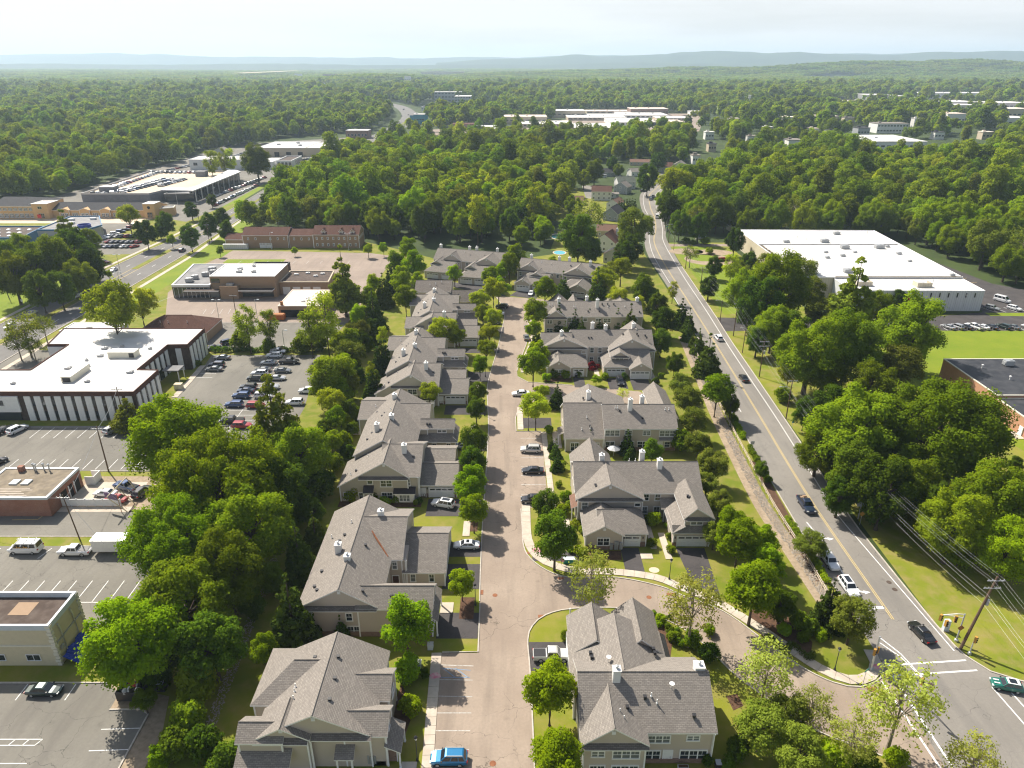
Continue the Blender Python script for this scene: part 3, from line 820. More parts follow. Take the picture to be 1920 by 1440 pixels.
sheet('parking_lot', [(139, 219.6), (215, 219.6), (214, 250), (191, 274), (183, 336), (171.5, 340), (166.6, 240), (165.4, 238.4), (139, 232)], 0.012, 'drive_asphalt')
sheet('driveway', [(69.6, 219), (70.3, 233), (92, 231), (118, 236), (139, 232), (139, 222), (100, 221)], 0.016, 'drive_asphalt')
sheet('grass_strip', [(166, 234.6), (186, 234), (186, 237.6), (166, 238)], 0.018, 'lawn_bright')
painted('stall_line', [[(143 + 2.8 * i, 219.9), (143 + 2.8 * i, 224.6)] for i in range(16)] + [[(170 + 4 * i, 238.5), (168.5 + 4 * i, 244)] for i in range(6)], 0.15, 'line_white')
painted('stall_line', [[(182 - i * .6, 275 + i * 6), (186 - i * .6, 276 + i * 6)] for i in range(10)], 0.15, 'line_yellow')
mb = MB()
for cx, cy_, rx, ry in ((88, 312, 11, 10), (81, 327, 8, 6), (93, 325, 9, 6)):
 mb.face([(cx + rx * math.cos(a * PI / 10), cy_ + ry * math.sin(a * PI / 10), 0.016) for a in range(20)])
tag(mb.build('mulch_bed', M_['bare_earth']), kind='structure')
mb = MB()
mb.face([(86 + 6.5 * math.cos(a * PI / 10), 315 + 6 * math.sin(a * PI / 10), 0.022) for a in range(20)])
tag(mb.build('grass_strip', M_['lawn_bright']), kind='structure')
sheet('driveway', [(75, 337), (76, 342.5), (108, 342), (104, 337)], 0.018, 'street_asphalt')
mb = MB()
mb.face([(24.6 + 0.9 * math.cos(a * PI / 8), 98.9 + 0.75 * math.sin(a * PI / 8), 0.018) for a in range(16)])
tag(mb.build('bare_ground', M_['tan_deck']), kind='structure')
sheet('lawn', [(20, 400), (70, 385), (74, 440), (60, 500), (30, 520)], 0.006, 'lawn')
sheet('lawn', [(18, 330), (58, 318), (66, 372), (24, 372)], 0.006, 'lawn')
sheet('driveway', [(48, 470), (58, 466), (60, 520), (50, 524)], 0.010, 'road_asphalt')
sheet('lawn', [(84, 440), (120, 470), (150, 600), (110, 600), (95, 520)], 0.006, 'lawn_bright')
# ================================================================ TOWNHOUSES
WIN_CACHE = {}
def window_meshes(w, h, units, blind):
 """frame and glass of a window w x h in the plane y=0 facing -y, centred, with `units` sashes side by side"""
 key = (round(w, 2), round(h, 2), units, blind)
 if key in WIN_CACHE:
  return WIN_CACHE[key]
 fr, gl = MB(), MB()
 b, d = 0.14, 0.07
 x0, x1, z0, z1 = -w / 2, w / 2, -h / 2, h / 2
 fr.box(x0, x1, -d, 0.02, z1 - b, z1 + 0.04)
 fr.box(x0 - 0.03, x1 + 0.03, -d - 0.04, 0.02, z0 - 0.03, z0 + b)
 fr.box(x0, x0 + b, -d, 0.02, z0 + b, z1 - b)
 fr.box(x1 - b, x1, -d, 0.02, z0 + b, z1 - b)
 uw = (w - 2 * b) / units
 for i in range(units):
  a = x0 + b + i * uw
  if i:
   fr.box(a - 0.07, a + 0.07, -d + .004, 0.018, z0 + b, z1 - b)
  if h > 0.95:
   fr.box(a + (0.07 if i else 0), a + uw - (0.07 if i < units - 1 else 0), -d + 0.022, 0.016, -0.035, 0.035)
  if h > 1.2 and uw > 0.6:
   fr.box(a + uw / 2 - 0.018, a + uw / 2 + 0.018, -0.036, 0.014, 0.035, z1 - b)
 gl.face([(x0 + b, -0.02, z0 + b), (x1 - b, -0.02, z0 + b), (x1 - b, -0.02, z1 - b), (x0 + b, -0.02, z1 - b)])
 res = (fr.mesh('window_frame', M_['white_trim'], uv=False), gl.mesh('window_pane', M_['glass_blind' if blind else 'glass_window'], uv=False))
 WIN_CACHE[key] = res
 return res
GAR_CACHE = {}
def garage_meshes(w, h=2.15):
 key = round(w, 1)
 if key in GAR_CACHE:
  return GAR_CACHE[key]
 d = MB()
 rows = 4
 for r in range(rows):
  z0, z1 = 0.05 + r * h / rows, 0.05 + (r + 1) * h / rows - 0.025
  d.box(-w / 2, w / 2, -0.05, 0.05, z0, z1)
  if r < 3:
   k = max(2, int(w / 0.62))
   for i in range(k):
    a = -w / 2 + 0.08 + i * (w - 0.08) / k
    d.box(a, a + (w - 0.08) / k - 0.1, -0.066, -0.046, z0 + 0.08, z1 - 0.08)
 d.box(-w / 2 - 0.14, -w / 2, -0.075, 0.05, 0, h + 0.2)
 d.box(w / 2, w / 2 + 0.14, -0.075, 0.05, 0, h + 0.2)
 d.box(-w / 2, w / 2, -0.072, 0.05, h + 0.04, h + 0.2)
 pn = []
 k = 4 if w > 4 else 2
 for i in range(k):
  a = -w / 2 + 0.16 + i * (w - 0.12) / k
  g = MB()
  g.box(a, a + (w - 0.12) / k - 0.2, -0.062, -0.03, 0.05 + h * 0.80, 0.05 + h * 0.94)
  pn.append(g.mesh('garage_pane', M_['glass_dark'], uv=False))
 GAR_CACHE[key] = (d.mesh('garage_door', M_['white_paint'], uv=False), pn)
 return GAR_CACHE[key]
class House:
 def __init__(s, name, label, org, rz=0.0, siding='siding_tan', group='grey roofed townhouses along the estate street', cat='townhouse', shingle='shingle'):
  s.root = empty(name, (org[0], org[1], 0), rz)
  tag(s.root, label, cat, group)
  s.ox, s.oy = (org[0], org[1]) if rz == 0 else (0, 0)
  s.sid, s.sh = siding, shingle
  s.walls = MB()
  s.k = 0
  s.rr = random.Random(hash(label) & 0xffff if False else len(label) * 131 + int(org[1] * 7))
 def L(s, x, y):
  return x - s.ox, y - s.oy
 def gable(s, ax, a0, a1, b0, b1, ze, zr, ze0=None, ar=None, z0=0.0, hip0=False, hip1=False, body=True, ins=(0.42, 0.42, 0.32, 0.32), mat=None, th=0.2, notch=None):
  """roof whose ridge runs along axis ax; a = across the ridge (eave to eave), b = along it.  ze0: eave height on the a0 side"""
  s.k += 1
  e = 0.004 * s.k
  a0, a1, b0, b1 = a0 - e, a1 + e * .7, b0 - e * .8, b1 + e
  ze, zr = ze + e * .5, zr + e * .5
  zl = (ze if ze0 is None else ze0)
  if ar is None:
   ar = (a0 + a1) / 2
  def pt(a, b, z):
   x, y = (a, b) if ax == 'y' else (b, a)
   x, y = s.L(x, y)
   return (x, y, z)
  flip = ax == 'x'
  h0 = min(ar - a0, a1 - ar) * 0.95 if hip0 else 0
  h1 = min(ar - a0, a1 - ar) * 0.95 if hip1 else 0
  r0, r1 = b0 + h0, b1 - h1
  mb = MB()
  def F(pts, m):
   mb.face(list(reversed(pts)) if flip else pts, m)
  F([pt(a1, b0, ze), pt(a1, b1, ze), pt(ar, r1, zr), pt(ar, r0, zr)], 0)
  F([pt(a0, b1, zl), pt(a0, b0, zl), pt(ar, r0, zr), pt(ar, r1, zr)], 0)
  if hip0:
   F([pt(a0, b0, zl), pt(a1, b0, ze), pt(ar, r0, zr)], 0)
  if hip1:
   F([pt(a1, b1, ze), pt(a0, b1, zl), pt(ar, r1, zr)], 0)
  F([pt(a1, b0, ze - th), pt(a1, b1, ze - th), pt(a1, b1, ze), pt(a1, b0, ze)], 1)
  F([pt(a0, b1, zl - th), pt(a0, b0, zl - th), pt(a0, b0, zl), pt(a0, b1, zl)], 1)
  for b, sg, hp, rr_ in ((b0, 1, hip0, r0), (b1, -1, hip1, r1)):
   q = [pt(a0, b, zl - th), pt(a1, b, ze - th), pt(a1, b, ze), pt(a0, b, zl)] if hp else None
   if hp:
    F(q if sg > 0 else q[::-1], 1)
   else:
    q1 = [pt(a0, b, zl - th), pt(ar, b, zr - th), pt(ar, b, zr), pt(a0, b, zl)]
    q2 = [pt(ar, b, zr - th), pt(a1, b, ze - th), pt(a1, b, ze), pt(ar, b, zr)]
    F(q1 if sg > 0 else q1[::-1], 1)
    F(q2 if sg > 0 else q2[::-1], 1)
  F([pt(ar, r0, zr - th), pt(ar, r1, zr - th), pt(a1, b1, ze - th), pt(a1, b0, ze - th)], 1)
  F([pt(a0, b0, zl - th), pt(a0, b1, zl - th), pt(ar, r1, zr - th), pt(ar, r0, zr - th)], 1)
  if hip0:
   F([pt(a1, b0, ze - th), pt(a0, b0, zl - th), pt(ar, r0, zr - th)], 1)
  if hip1:
   F([pt(a0, b1, zl - th), pt(a1, b1, ze - th), pt(ar, r1, zr - th)], 1)
  d = Vector(pt(ar, r1, zr)) - Vector(pt(ar, r0, zr))
  mb.tube([pt(ar, r0 + .02, zr + .01), pt(ar, r1 - .02, zr + .01)], 0.085, 5, 0)
  mb.build('roof', [M_[mat or s.sh], M_['white_trim']], s.root)
  if body:
   w0, w1, c0, c1 = a0 + ins[0], a1 - ins[1], b0 + ins[2], b1 - ins[3]
   sl0, sl1 = (zr - zl) / (ar - a0), (zr - ze) / (a1 - ar)
   zl_, ze_ = zl + sl0 * ins[0] - th * .6, ze + sl1 * ins[1] - th * .6
   zr_ = zr - th * .6
   wm = s.walls
   def W(pts):
    wm.face(list(reversed(pts)) if flip else pts, 0)
   W([pt(w1, c0, z0), pt(w1, c1, z0), pt(w1, c1, ze_), pt(w1, c0, ze_)])
   W([pt(w0, c1, z0), pt(w0, c0, z0), pt(w0, c0, zl_), pt(w0, c1, zl_)])
   if hip0:
    W([pt(w0, c0, z0), pt(w1, c0, z0), pt(w1, c0, ze_), pt(w0, c0, zl_)])
   else:
    W([pt(w0, c0, z0), pt(w1, c0, z0), pt(w1, c0, ze_), pt(ar, c0, zr_), pt(w0, c0, zl_)])
   if hip1:
    W([pt(w1, c1, z0), pt(w0, c1, z0), pt(w0, c1, zl_), pt(w1, c1, ze_)])
   else:
    W([pt(w1, c1, z0), pt(w0, c1, z0), pt(w0, c1, zl_), pt(ar, c1, zr_), pt(w1, c1, ze_)])
   for a, zz in ((w0, zl_), (w1, ze_)):
    for b in (c0, c1):
     x, y, _ = pt(a, b, 0)
     s.board(x, y, .1, z0, zz - .05)
 def board(s, x, y, r, z0, z1):
  mb = MB()
  mb.box(x - r, x + r, y - r - .0004 * s.k, y + r, z0, z1)
  mb.build('corner_board', M_['white_trim'], s.root, uv=False)
 def block(s, x0, x1, y0, y1, z0, z1):
  s.k += 1
  e = 0.003 * s.k
  x0, y0 = s.L(x0 - e, y0 - e)
  x1, y1 = s.L(x1 + e, y1 + e)
  s.walls.box(x0, x1, y0, y1, z0, z1)
  for x in (x0, x1):
   s.board(x, y0, .09, z0, z1 - .02)
 def lean(s, side, a0, a1, w, z1, out, z0, mat=None, name='pent_roof', th=0.14):
  """lean-to roof against a wall line: side S/E/W/N, a0..a1 along the wall, wall at w, top z1, reaching `out` to height z0"""
  s.k += 1
  e = 0.003 * s.k
  z1 += e
  z0 += e
  mb = MB()
  def c(x, y, z):
   return (*s.L(x, y), z)
  if side == 'S':
   p = [c(a0, w - out, z0), c(a1, w - out, z0), c(a1, w, z1), c(a0, w, z1)]
  elif side == 'N':
   p = [c(a1, w + out, z0), c(a0, w + out, z0), c(a0, w, z1), c(a1, w, z1)]
  elif side == 'E':
   p = [c(w + out, a0, z0), c(w + out, a1, z0), c(w, a1, z1), c(w, a0, z1)]
  else:
   p = [c(w - out, a1, z0), c(w - out, a0, z0), c(w, a0, z1), c(w, a1, z1)]
  mb.slab(p, th, 0, 1)
  mb.build(name, [M_[mat or s.sh], M_['white_trim']], s.root)
 def pent(s, x0, x1, y, z=5.6):
  s.lean('S', x0, x1, y, z + 0.42, 0.72, z + 0.02, mat='shingle_dark', th=.12)
 def win(s, side, c, z, plane, w, h, units=None, blind=None):
  if units is None:
   units = 1 if w < 1.45 else (2 if w < 2.7 else 3)
  if blind is None:
   blind = s.rr.random() < 0.22
  fm, gm = window_meshes(w, h, units, blind)
  rz = {'S': 0, 'E': PI / 2, 'W': -PI / 2, 'N': PI}[side]
  x, y = (c, plane) if side in 'SN' else (plane, c)
  f = inst('window', fm, s.root, (*s.L(x, y), z), rz)
  inst('pane', gm, f)
 def wins(s, side, plane, lst):
  for c, z, w, h in lst:
   s.win(side, c, z, plane, w, h)
 def garage(s, c, plane, w, side='S'):
  dm, pn = garage_meshes(w)
  rz = {'S': 0, 'E': PI / 2, 'W': -PI / 2, 'N': PI}[side]
  x, y = (c, plane) if side in 'SN' else (plane, c)
  d = inst('garage_door', dm, s.root, (*s.L(x, y), 0), rz)
  for p in pn:
   inst('pane', p, d)
 def door(s, c, plane, side='S', mat='white_paint', w=1.0, h=2.1):
  mb = MB()
  mb.box(-w / 2, w / 2, -0.04, 0.04, 0.1, h, 0)
  for q in (0, 1):
   for r in (0, 1):
    mb.box(-w / 2 + .12 + q * w * .44, -w / 2 + .12 + q * w * .44 + w * .3, -0.055, -0.035, 0.3 + r * 1.0, 1.1 + r * .85, 0)
  mb.box(-w / 2 - .12, -w / 2, -0.07, 0.03, 0.05, h + .12, 1)
  mb.box(w / 2, w / 2 + .12, -0.07, 0.03, 0.05, h + .12, 1)
  mb.box(-w / 2, w / 2, -0.066, 0.03, h, h + .12, 1)
  rz = {'S': 0, 'E': PI / 2, 'W': -PI / 2}[side]
  x, y = (c, plane) if side in 'SN' else (plane, c)
  d = mb.build('door', [M_[mat], M_['white_trim']], s.root, (*s.L(x, y), 0), rz)
  hb = MB()
  hb.tube([(w * .36, -0.05, 1.05), (w * .36, -0.12, 1.05), (w * .26, -0.12, 1.05)], 0.025, 5)
  hb.build('handle', M_['dark_metal'], d)
 def chimney(s, x, y, z1, w=0.95, z0=5.0):
  x, y = s.L(x, y)
  h = w / 2
  mb = MB()
  mb.box(x - h, x + h, y - h, y + h, z0, z1 - .12)
  mb.box(x - h - .07, x + h + .07, y - h - .07, y + h + .07, z1 - .12, z1)
  o = mb.build('chimney', M_['siding_white'], s.root)
  c = MB()
  c.lathe(x, y, [(0.16, z1), (0.16, z1 + .3), (0.26, z1 + .32), (0.24, z1 + .42), (0.05, z1 + .5)], 8)
  c.build('chimney_cap', M_['galvanised'], o)
 def vent(s, x, y, z, kind='box'):
  x, y = s.L(x, y)
  mb = MB()
  if kind == 'box':
   mb.box(x - .17, x + .17, y - .17, y + .17, z - .25, z + .2)
   mb.box(x - .22, x + .22, y - .22, y + .22, z + .2, z + .27)
   mb.build('roof_vent', M_['dark_metal'], s.root)
  elif kind == 'pipe':
   mb.tube([(x, y, z - .3), (x, y, z + .6)], 0.07, 7)
   mb.lathe(x, y, [(.14, z - .02), (.14, z + .06), (.08, z + .12)], 8)
   mb.build('vent_pipe', M_['white_paint'], s.root)
  elif kind == 'dish':
   mb.tube([(x, y, z - .2), (x, y, z + .5), (x + .12, y + .1, z + .62)], .035, 5)
   ring = [(.0, 0), (.18, .015), (.33, .06)]
   mb.lathe(x + .1, y + .1, [(r + .01, z + .62 + q) for r, q in ring[::-1]], 12)
   mb.build('satellite_dish', M_['white_paint'], s.root)
 def post(s, x, y, z1, w=.2, z0=0.0):
  x, y = s.L(x, y)
  mb = MB()
  mb.box(x - w / 2, x + w / 2, y - w / 2, y + w / 2, z0, z1)
  mb.box(x - w * .7, x + w * .7, y - w * .7, y + w * .7, z0, z0 + .2)
  mb.build('porch_post', M_['white_trim'], s.root)
 def gvent(s, x, y, z):
  x, y = s.L(x, y)
  mb = MB()
  mb.box(x - .24, x + .24, y - .06, y, z - .26, z + .26)
  for i in range(4):
   mb.box(x - .18, x + .18, y - .085, y - .055, z - .2 + i * .11, z - .15 + i * .11)
  mb.build('gable_vent', M_['white_trim'], s.root)
 def stone(s, x0, x1, y, z1=0.95, side='S'):
  mb = MB()
  if side == 'S':
   a, b = s.L(x0, y - .1)
   c, d = s.L(x1, y + .1)
  else:
   a, b = s.L(y - .1, x0)
   c, d = s.L(y + .1, x1)
  mb.box(a, c, b, d, 0, z1)
  mb.build('stone_base', M_['stone_base'], s.root)
 def downpipe(s, x, y, z1, z0=0.0):
  x, y = s.L(x, y)
  mb = MB()
  mb.box(x - .06, x + .06, y - .07, y + .04, z0, z1)
  mb.tube([(x, y - .02, z1), (x, y - .35, z1 + .3)], .05, 5)
  mb.build('downpipe', M_['white_trim'], s.root)
 def lamp(s, x, y, z=2.0):
  x, y = s.L(x, y)
  mb = MB()
  mb.box(x - .09, x + .09, y - .2, y, z - .14, z + .16)
  mb.box(x - .12, x + .12, y - .23, y, z + .16, z + .2)
  mb.build('wall_lamp', M_['dark_metal'], s.root)
 def done(s):
  if s.walls.f:
   s.walls.build('wall', M_[s.sid], s.root)
def roof_fittings(h, boxes=(), pipes=(), dishes=()):
 for b in boxes:
  h.vent(*b)
 for b in pipes:
  h.vent(*b, kind='pipe')
 for b in dishes:
  h.vent(*b, kind='dish')
h = House('townhouse', 'nearest townhouse left of the street, with many cross gables, cut by the bottom edge', (-24, 67))
h.gable('y', -30.9, -16.9, 60.9, 74.7, 5.6, 9.1, ar=-23.9)
h.gable('x', 65.5, 75.2, -33.3, -24.2, 5.6, 8.4, hip0=True)
h.gable('x', 59.9, 63.9, -33.3, -27.5, 5.6, 6.95)
h.gable('x', 66.2, 71.7, -20.8, -15.6, 5.6, 7.35)
h.gable('x', 60.9, 65.6, -20.8, -15.1, 5.6, 7.3)
h.gable('y', -31.2, -24.4, 60.3, 65, 5.7, 7.6)
h.block(-33.0, -24.5, 60.75, 63.5, 0, 5.4)
h.block(-24.2, -15.6, 61.45, 65.2, 0, 5.4)
h.pent(-31.2, -24.6, 60.6, 5.35)
h.pent(-24.3, -17.0, 61.15, 5.4)
h.wins('S', 60.75, [(-30.0, 4.0, 0.9, 1.15), (-25.9, 3.9, 2.05, 1.45), (-25.9, 1.15, 2.05, 1.6)])
h.wins('S', 61.45, [(-22.8, 4.0, 2.1, 1.5), (-18.5, 4.2, 0.9, 1.1), (-22.8, 1.35, 2.05, 1.6), (-16.3, 1.7, 0.9, 1.4)])
h.lean('S', -33.4, -26.7, 60.7, 4.1, 2.4, 2.75)
h.lean('S', -21.6, -19.2, 61.4, 4.0, 1.7, 3.0)
h.post(-21.3, 59.95, 2.95)
h.post(-19.5, 59.95, 2.95)
h.door(-20.4, 61.4, mat='siding_grey')
h.lean('E', 60.7, 65.2, -15.6, 4.1, 2.0, 3.0)
h.post(-13.85, 61.0, 2.95)
h.post(-13.85, 64.8, 2.95)
h.door(-14.9, 61.9, mat='brick_brown')
h.win('E', 68.9, 4.4, -15.75, 1.7, 1.3)
h.win('E', 63.4, 4.6, -15.4, 0.9, 1.1)
h.downpipe(-24.35, 60.6, 5.2)
h.downpipe(-15.5, 61.3, 5.2)
h.stone(-24.1, -15.7, 61.4, 0.8)
mb = MB()
for i in range(4):
 x, y = h.L(-17.9 + i * .27, 61.3)
 mb.box(x, x + .2, y - .14, y + .08, .5, 1.9 - .15 * (i % 2))
mb.build('meter_box', M_['grey_metal'], h.root)
h.gvent(-23.9, 61.2, 8.2)
h.gvent(-27.8, 60.6, 6.9)
roof_fittings(h, [(-22.9, 70.6, 8.62), (-22.6, 67.2, 8.4), (-22.5, 63.9, 8.4), (-26.2, 71.2, 7.9)], [(-27.7, 67.0, 7.2), (-27.6, 66.2, 7.25), (-27.4, 65.0, 7.3)])
h.done()
h = House('townhouse', 'second townhouse left of the street, with an orange rust streak in a roof valley', (-24, 95))
h.gable('y', -32.3, -19.8, 83.1, 108.4, 5.6, 9.2, ar=-25.7)
h.gable('x', 94.5, 109.3, -25.5, -17.9, 5.6, 9.0)
h.gable('x', 82.9, 88.8, -23.5, -11.8, 5.6, 7.6)
h.gable('x', 94.4, 107.4, -18.2, -10.9, 3.0, 6.3)
h.block(-20.4, -17.5, 94.9, 100, 0, 5.3)
h.lean('E', 83.1, 90.4, -12.2, 3.9, 1.0, 3.0)
h.post(-11.4, 83.4, 2.95)
h.post(-11.4, 90.0, 2.95)
h.pent(-31.8, -20.2, 83.35, 5.4)
h.wins('S', 83.42, [(-30.8, 3.7, 1.4, 1.6), (-24.6, 3.7, 1.1, 1.6), (-20.8, 3.6, 1.1, 2.0), (-24.1, 1.0, 2.1, 1.9), (-15.5, 3.9, 1.4, 1.5), (-15.8, 1.2, 1.9, 1.6)])
h.wins('S', 94.75, [(-19.4, 4.3, 0.95, 1.6), (-16.5, 1.75, 1.0, 1.7), (-13.4, 1.75, 1.0, 1.7)])
h.door(-19.4, 94.85, mat='shingle_brown')
h.win('E', 86, 4.2, -12.1, 1.8, 1.4)
h.garage(97.4, -11.25, 4.9, 'E')
h.garage(103.6, -11.25, 4.9, 'E')
h.garage(86.0, -12.1, 4.4, 'E')
h.stone(-32, -12.2, 83.35, 0.9)
h.gvent(-25.7, 83.35, 8.4)
h.chimney(-28.0, 93.6, 9.6)
h.chimney(-25.8, 90.3, 9.9)
h.chimney(-22.6, 102.5, 9.9)
mb = MB()
mb.tube([(*h.L(-23.6, 98.9), 8.25), (*h.L(-22.6, 97.6), 7.5), (*h.L(-20.4, 94.9), 5.95)], [.10, .16, .12], 5)
mb.build('rust_stain', M_['rusty_grate'], h.root)
roof_fittings(h, [(-23.9, 95, 8.2), (-30, 90, 6.9), (-30.3, 86.6, 6.75), (-28.6, 96.7, 7.7), (-28, 98, 8.0), (-22.5, 84.9, 7.4), (-18.2, 84.6, 6.7), (-17.6, 84.6, 6.7), (-29.6, 85.4, 7.1)], [(-30.5, 99, 6.8), (-27.4, 101, 8.4)])
h.downpipe(-17.6, 94.7, 5.2)
h.done()
def stepped(dx, dy, label, wing_front=False, rear=True):
 h = House('townhouse', label, (-25 + dx, 135 + dy), siding='siding_sage')
 def X(v):
  return v + dx
 def Y(v):
  return v + dy
 if not wing_front:
  h.gable('y', X(-34.6), X(-20.2), Y(119.8), Y(129.6), 5.6, 9.05, ze0=3.55, ar=X(-25.1))
 else:
  h.gable('y', X(-31.6), X(-20.2), Y(123.4), Y(129.6), 5.6, 9.05, ar=X(-25.4))
  h.gable('x', Y(122.6), Y(133.5), X(-34.0), X(-28), 5.6, 7.4)
 h.gable('x', Y(120.2), Y(134.8), X(-26.5), X(-18.1), 5.6, 9.0)
 h.gable('y', X(-33.1), X(-20.4), Y(128.4), Y(154.0), 5.6, 9.3, ar=X(-26.6))
 h.gable('x', Y(140.2), Y(153.8), X(-26.8), X(-18.6), 5.6, 8.7)
 h.gable('x', Y(140.5), Y(144.8), X(-20.6), X(-12.8), 5.6, 7.0)
 h.gable('x', Y(145.0), Y(157.0), X(-35.4), X(-27.5), 5.6, 7.6)
 h.gable('x', Y(121.2), Y(131.7), X(-18.9), X(-10.9), 3.0, 5.0)
 h.gable('x', Y(126.2), Y(137.6), X(-18.4), X(-11.9), 3.0, 5.35)
 h.lean('S', X(-21.0), X(-12.2), Y(140.85), 4.25, 1.9, 3.0)
 h.lean('E', Y(139.3), Y(146), X(-13.2), 4.2, 1.1, 3.05)
 h.block(X(-19.3), X(-12.8), Y(140.2), Y(144), 0, 3.2)
 ys = Y(120.12)
 h.pent(X(-30.2), X(-20.4), ys - .05, 5.35)
 if wing_front:
  ys = Y(123.7)
 h.wins('S', Y(120.12) if not wing_front else Y(123.7), [(X(-28.1), 4.45, 1.2, 0.95), (X(-24.9), 4.15, 2.4, 1.6)])
 h.wins('S', Y(120.5), [(X(-21.2), 4.2, 2.1, 1.65)])
 if not wing_front:
  h.wins('S', Y(120.12), [(X(-33.1), 1.2, 1.1, 1.8), (X(-30.1), 1.25, 1.0, 1.7), (X(-24.9), 1.3, 2.3, 1.7)])
  h.lean('S', X(-29.4), X(-27.3), Y(120.1), 3.7, 1.5, 2.75, mat='standing_seam', name='canopy_roof')
  h.post(X(-29.2), Y(118.75), 2.7, .16)
  h.post(X(-27.5), Y(118.75), 2.7, .16)
  h.door(X(-28.2), Y(120.1), mat='dark_metal')
  mb = MB()
  a, b = h.L(X(-23.2), Y(119.3))
  c, d = h.L(X(-19.4), Y(120.3))
  mb.box(a, c, b, d, 0.25, 2.3)
  mb.build('bay', M_['siding_white'], h.root)
  h.lean('S', X(-23.5), X(-19.1), Y(120.35), 3.2, 1.35, 2.35, mat='standing_seam', name='bay_roof')
  h.win('S', X(-21.3), 1.3, Y(119.28), 2.2, 1.6, 3)
 h.wins('S', Y(140.75), [(X(-20.0), 4.8, 1.2, 0.8), (X(-15.7), 4.85, 2.1, 0.85)])
 h.wins('S', Y(140.15), [(X(-17.5), 1.3, 1.1, 1.7), (X(-14.3), 1.3, 1.1, 1.7)])
 h.garage(X(-14.2), Y(121.5), 4.9)
 h.door(X(-17.9), Y(121.5))
 h.stone(X(-18.5), X(-16.95), Y(121.55), 0.9)
 h.stone(X(-11.6), X(-11.25), Y(121.55), 0.9)
 h.lamp(X(-17.0), Y(121.4), 2.2)
 h.gvent(X(-25.1), Y(120.1) if not wing_front else Y(123.7), 8.3)
 h.downpipe(X(-18.6), Y(120.4), 5.2)
 h.chimney(X(-21.8), Y(125.7), 9.9)
 h.chimney(X(-28.9), Y(135.0), 9.8)
 h.chimney(X(-26.3), Y(138.6), 10.1)
 if rear:
  h.chimney(X(-27.2), Y(149.0), 10.2)
 roof_fittings(h, [(X(-19.9), Y(124.6), 7.6), (X(-30.8), Y(133), 6.9), (X(-30.2), Y(135.5), 7.1), (X(-29.6), Y(137), 7.4), (X(-29.2), Y(142.5), 7.7), (X(-28.7), Y(143.5), 7.9), (X(-19.0), Y(141.4), 6.3), (X(-18.4), Y(141.4), 6.3), (X(-31.2), Y(122.5), 5.6), (X(-31), Y(146.5), 6.6)],
                  [(X(-32.2), Y(122), 5.0), (X(-27.3), Y(143.4), 8.9), (X(-29.5), Y(126.8), 6.4), (X(-31.8), Y(149), 6.9)])
 h.done()
stepped(0, 0, 'third townhouse left of the street, stepped, with a white bay window at its front')
stepped(-0.3, 43, 'fourth townhouse left of the street, stepped, behind the lime green tree at its front corner')
stepped(0.8, 84, 'fifth and farthest stepped townhouse left of the street, half hidden by two yellow green trees', True)
h = House('townhouse', 'plain townhouse end on the left with a long dark roof and blank beige wall', (-23, 250), siding='siding_tan', shingle='shingle_dark')
h.gable('x', 244.4, 256.5, -34.8, -21.7, 5.6, 8.2, ins=(.3, .4, .2, .3))
h.gable('x', 241.2, 250.2, -24.2, -10.7, 3.0, 6.0)
roof_fittings(h, [(-19, 243.5, 4.9)], [(-29.5, 247.6, 7.4), (-27.5, 248, 7.6), (-25.5, 249, 8), (-15.5, 243.6, 4.9), (-14.8, 242.8, 4.4), (-14.2, 243.6, 4.9)])
h.done()
h = House('townhouse', 'nearest townhouse right of the street, one front gable, cut by the bottom edge', (16, 70))
h.gable('x', 61.4, 73.6, 8.3, 25.1, 5.6, 9.3)
h.gable('y', 8.2, 16.5, 59.6, 68, 5.6, 8.5, ar=12.1)
h.gable('y', 7.8, 21.1, 68, 78.4, 5.6, 9.1, ar=14.4)
h.gable('y', 8.0, 15.0, 74, 81.6, 5.6, 8.2, ar=11.6)
h.gable('y', 14.7, 21.0, 74, 82.4, 5.6, 8.35, ar=17.7)
h.lean('E', 74.4, 80.5, 20.6, 4.0, 1.9, 3.0)
h.post(22.3, 74.7, 2.95)
h.post(22.3, 80.2, 2.95)
h.pent(8.4, 16.4, 59.95, 5.3)
h.wins('S', 59.9, [(10.4, 3.9, 1.7, 1.1), (13.8, 3.8, 3.4, 1.45), (10.4, 1.2, 2.0, 1.5), (13.8, 1.15, 3.4, 1.55)])
h.wins('S', 61.8, [(18.1, 4.1, 2.9, 1.4), (22.3, 4.3, 1.7, 1.0), (17.5, 1.3, 2.1, 1.7), (22.6, 1.3, 3.5, 1.8)])
h.door(19.4, 61.8, w=1.05)
h.win('W', 63.5, 4.1, 8.55, 1.7, 1.4)
h.win('W', 72.5, 4.1, 8.7, 1.7, 1.4)
h.garage(79.3, 8.2, 4.6, 'W')
h.gvent(12.1, 59.9, 7.5)
h.downpipe(16.4, 61.6, 5.2)
h.downpipe(24.8, 61.6, 5.2)
h.stone(8.7, 24.6, 61.75, 0.7)
h.chimney(13.2, 66.8, 10.6)
h.chimney(24.0, 68.2, 9.8, 1.2)
roof_fittings(h, [(10.6, 63.4, 6.9), (12.7, 68.5, 8.0), (14.3, 63.8, 7.2), (10.6, 72.6, 7.3), (10.7, 71.8, 7.35), (19.3, 73.6, 7.0), (19.4, 72.9, 7.0), (22.4, 62.9, 6.8), (16.6, 64.8, 7.8)], [(13.2, 62.8, 7.6), (13.6, 62.0, 7.3), (17.4, 64.9, 7.9), (18.0, 64.2, 7.5)], [(20.0, 65.8, 8.3), (12.6, 70.2, 8.3)])
h.done()
h = House('townhouse', 'townhouse right of the street behind the corner sidewalk, yellow bushes at its left', (24, 117))
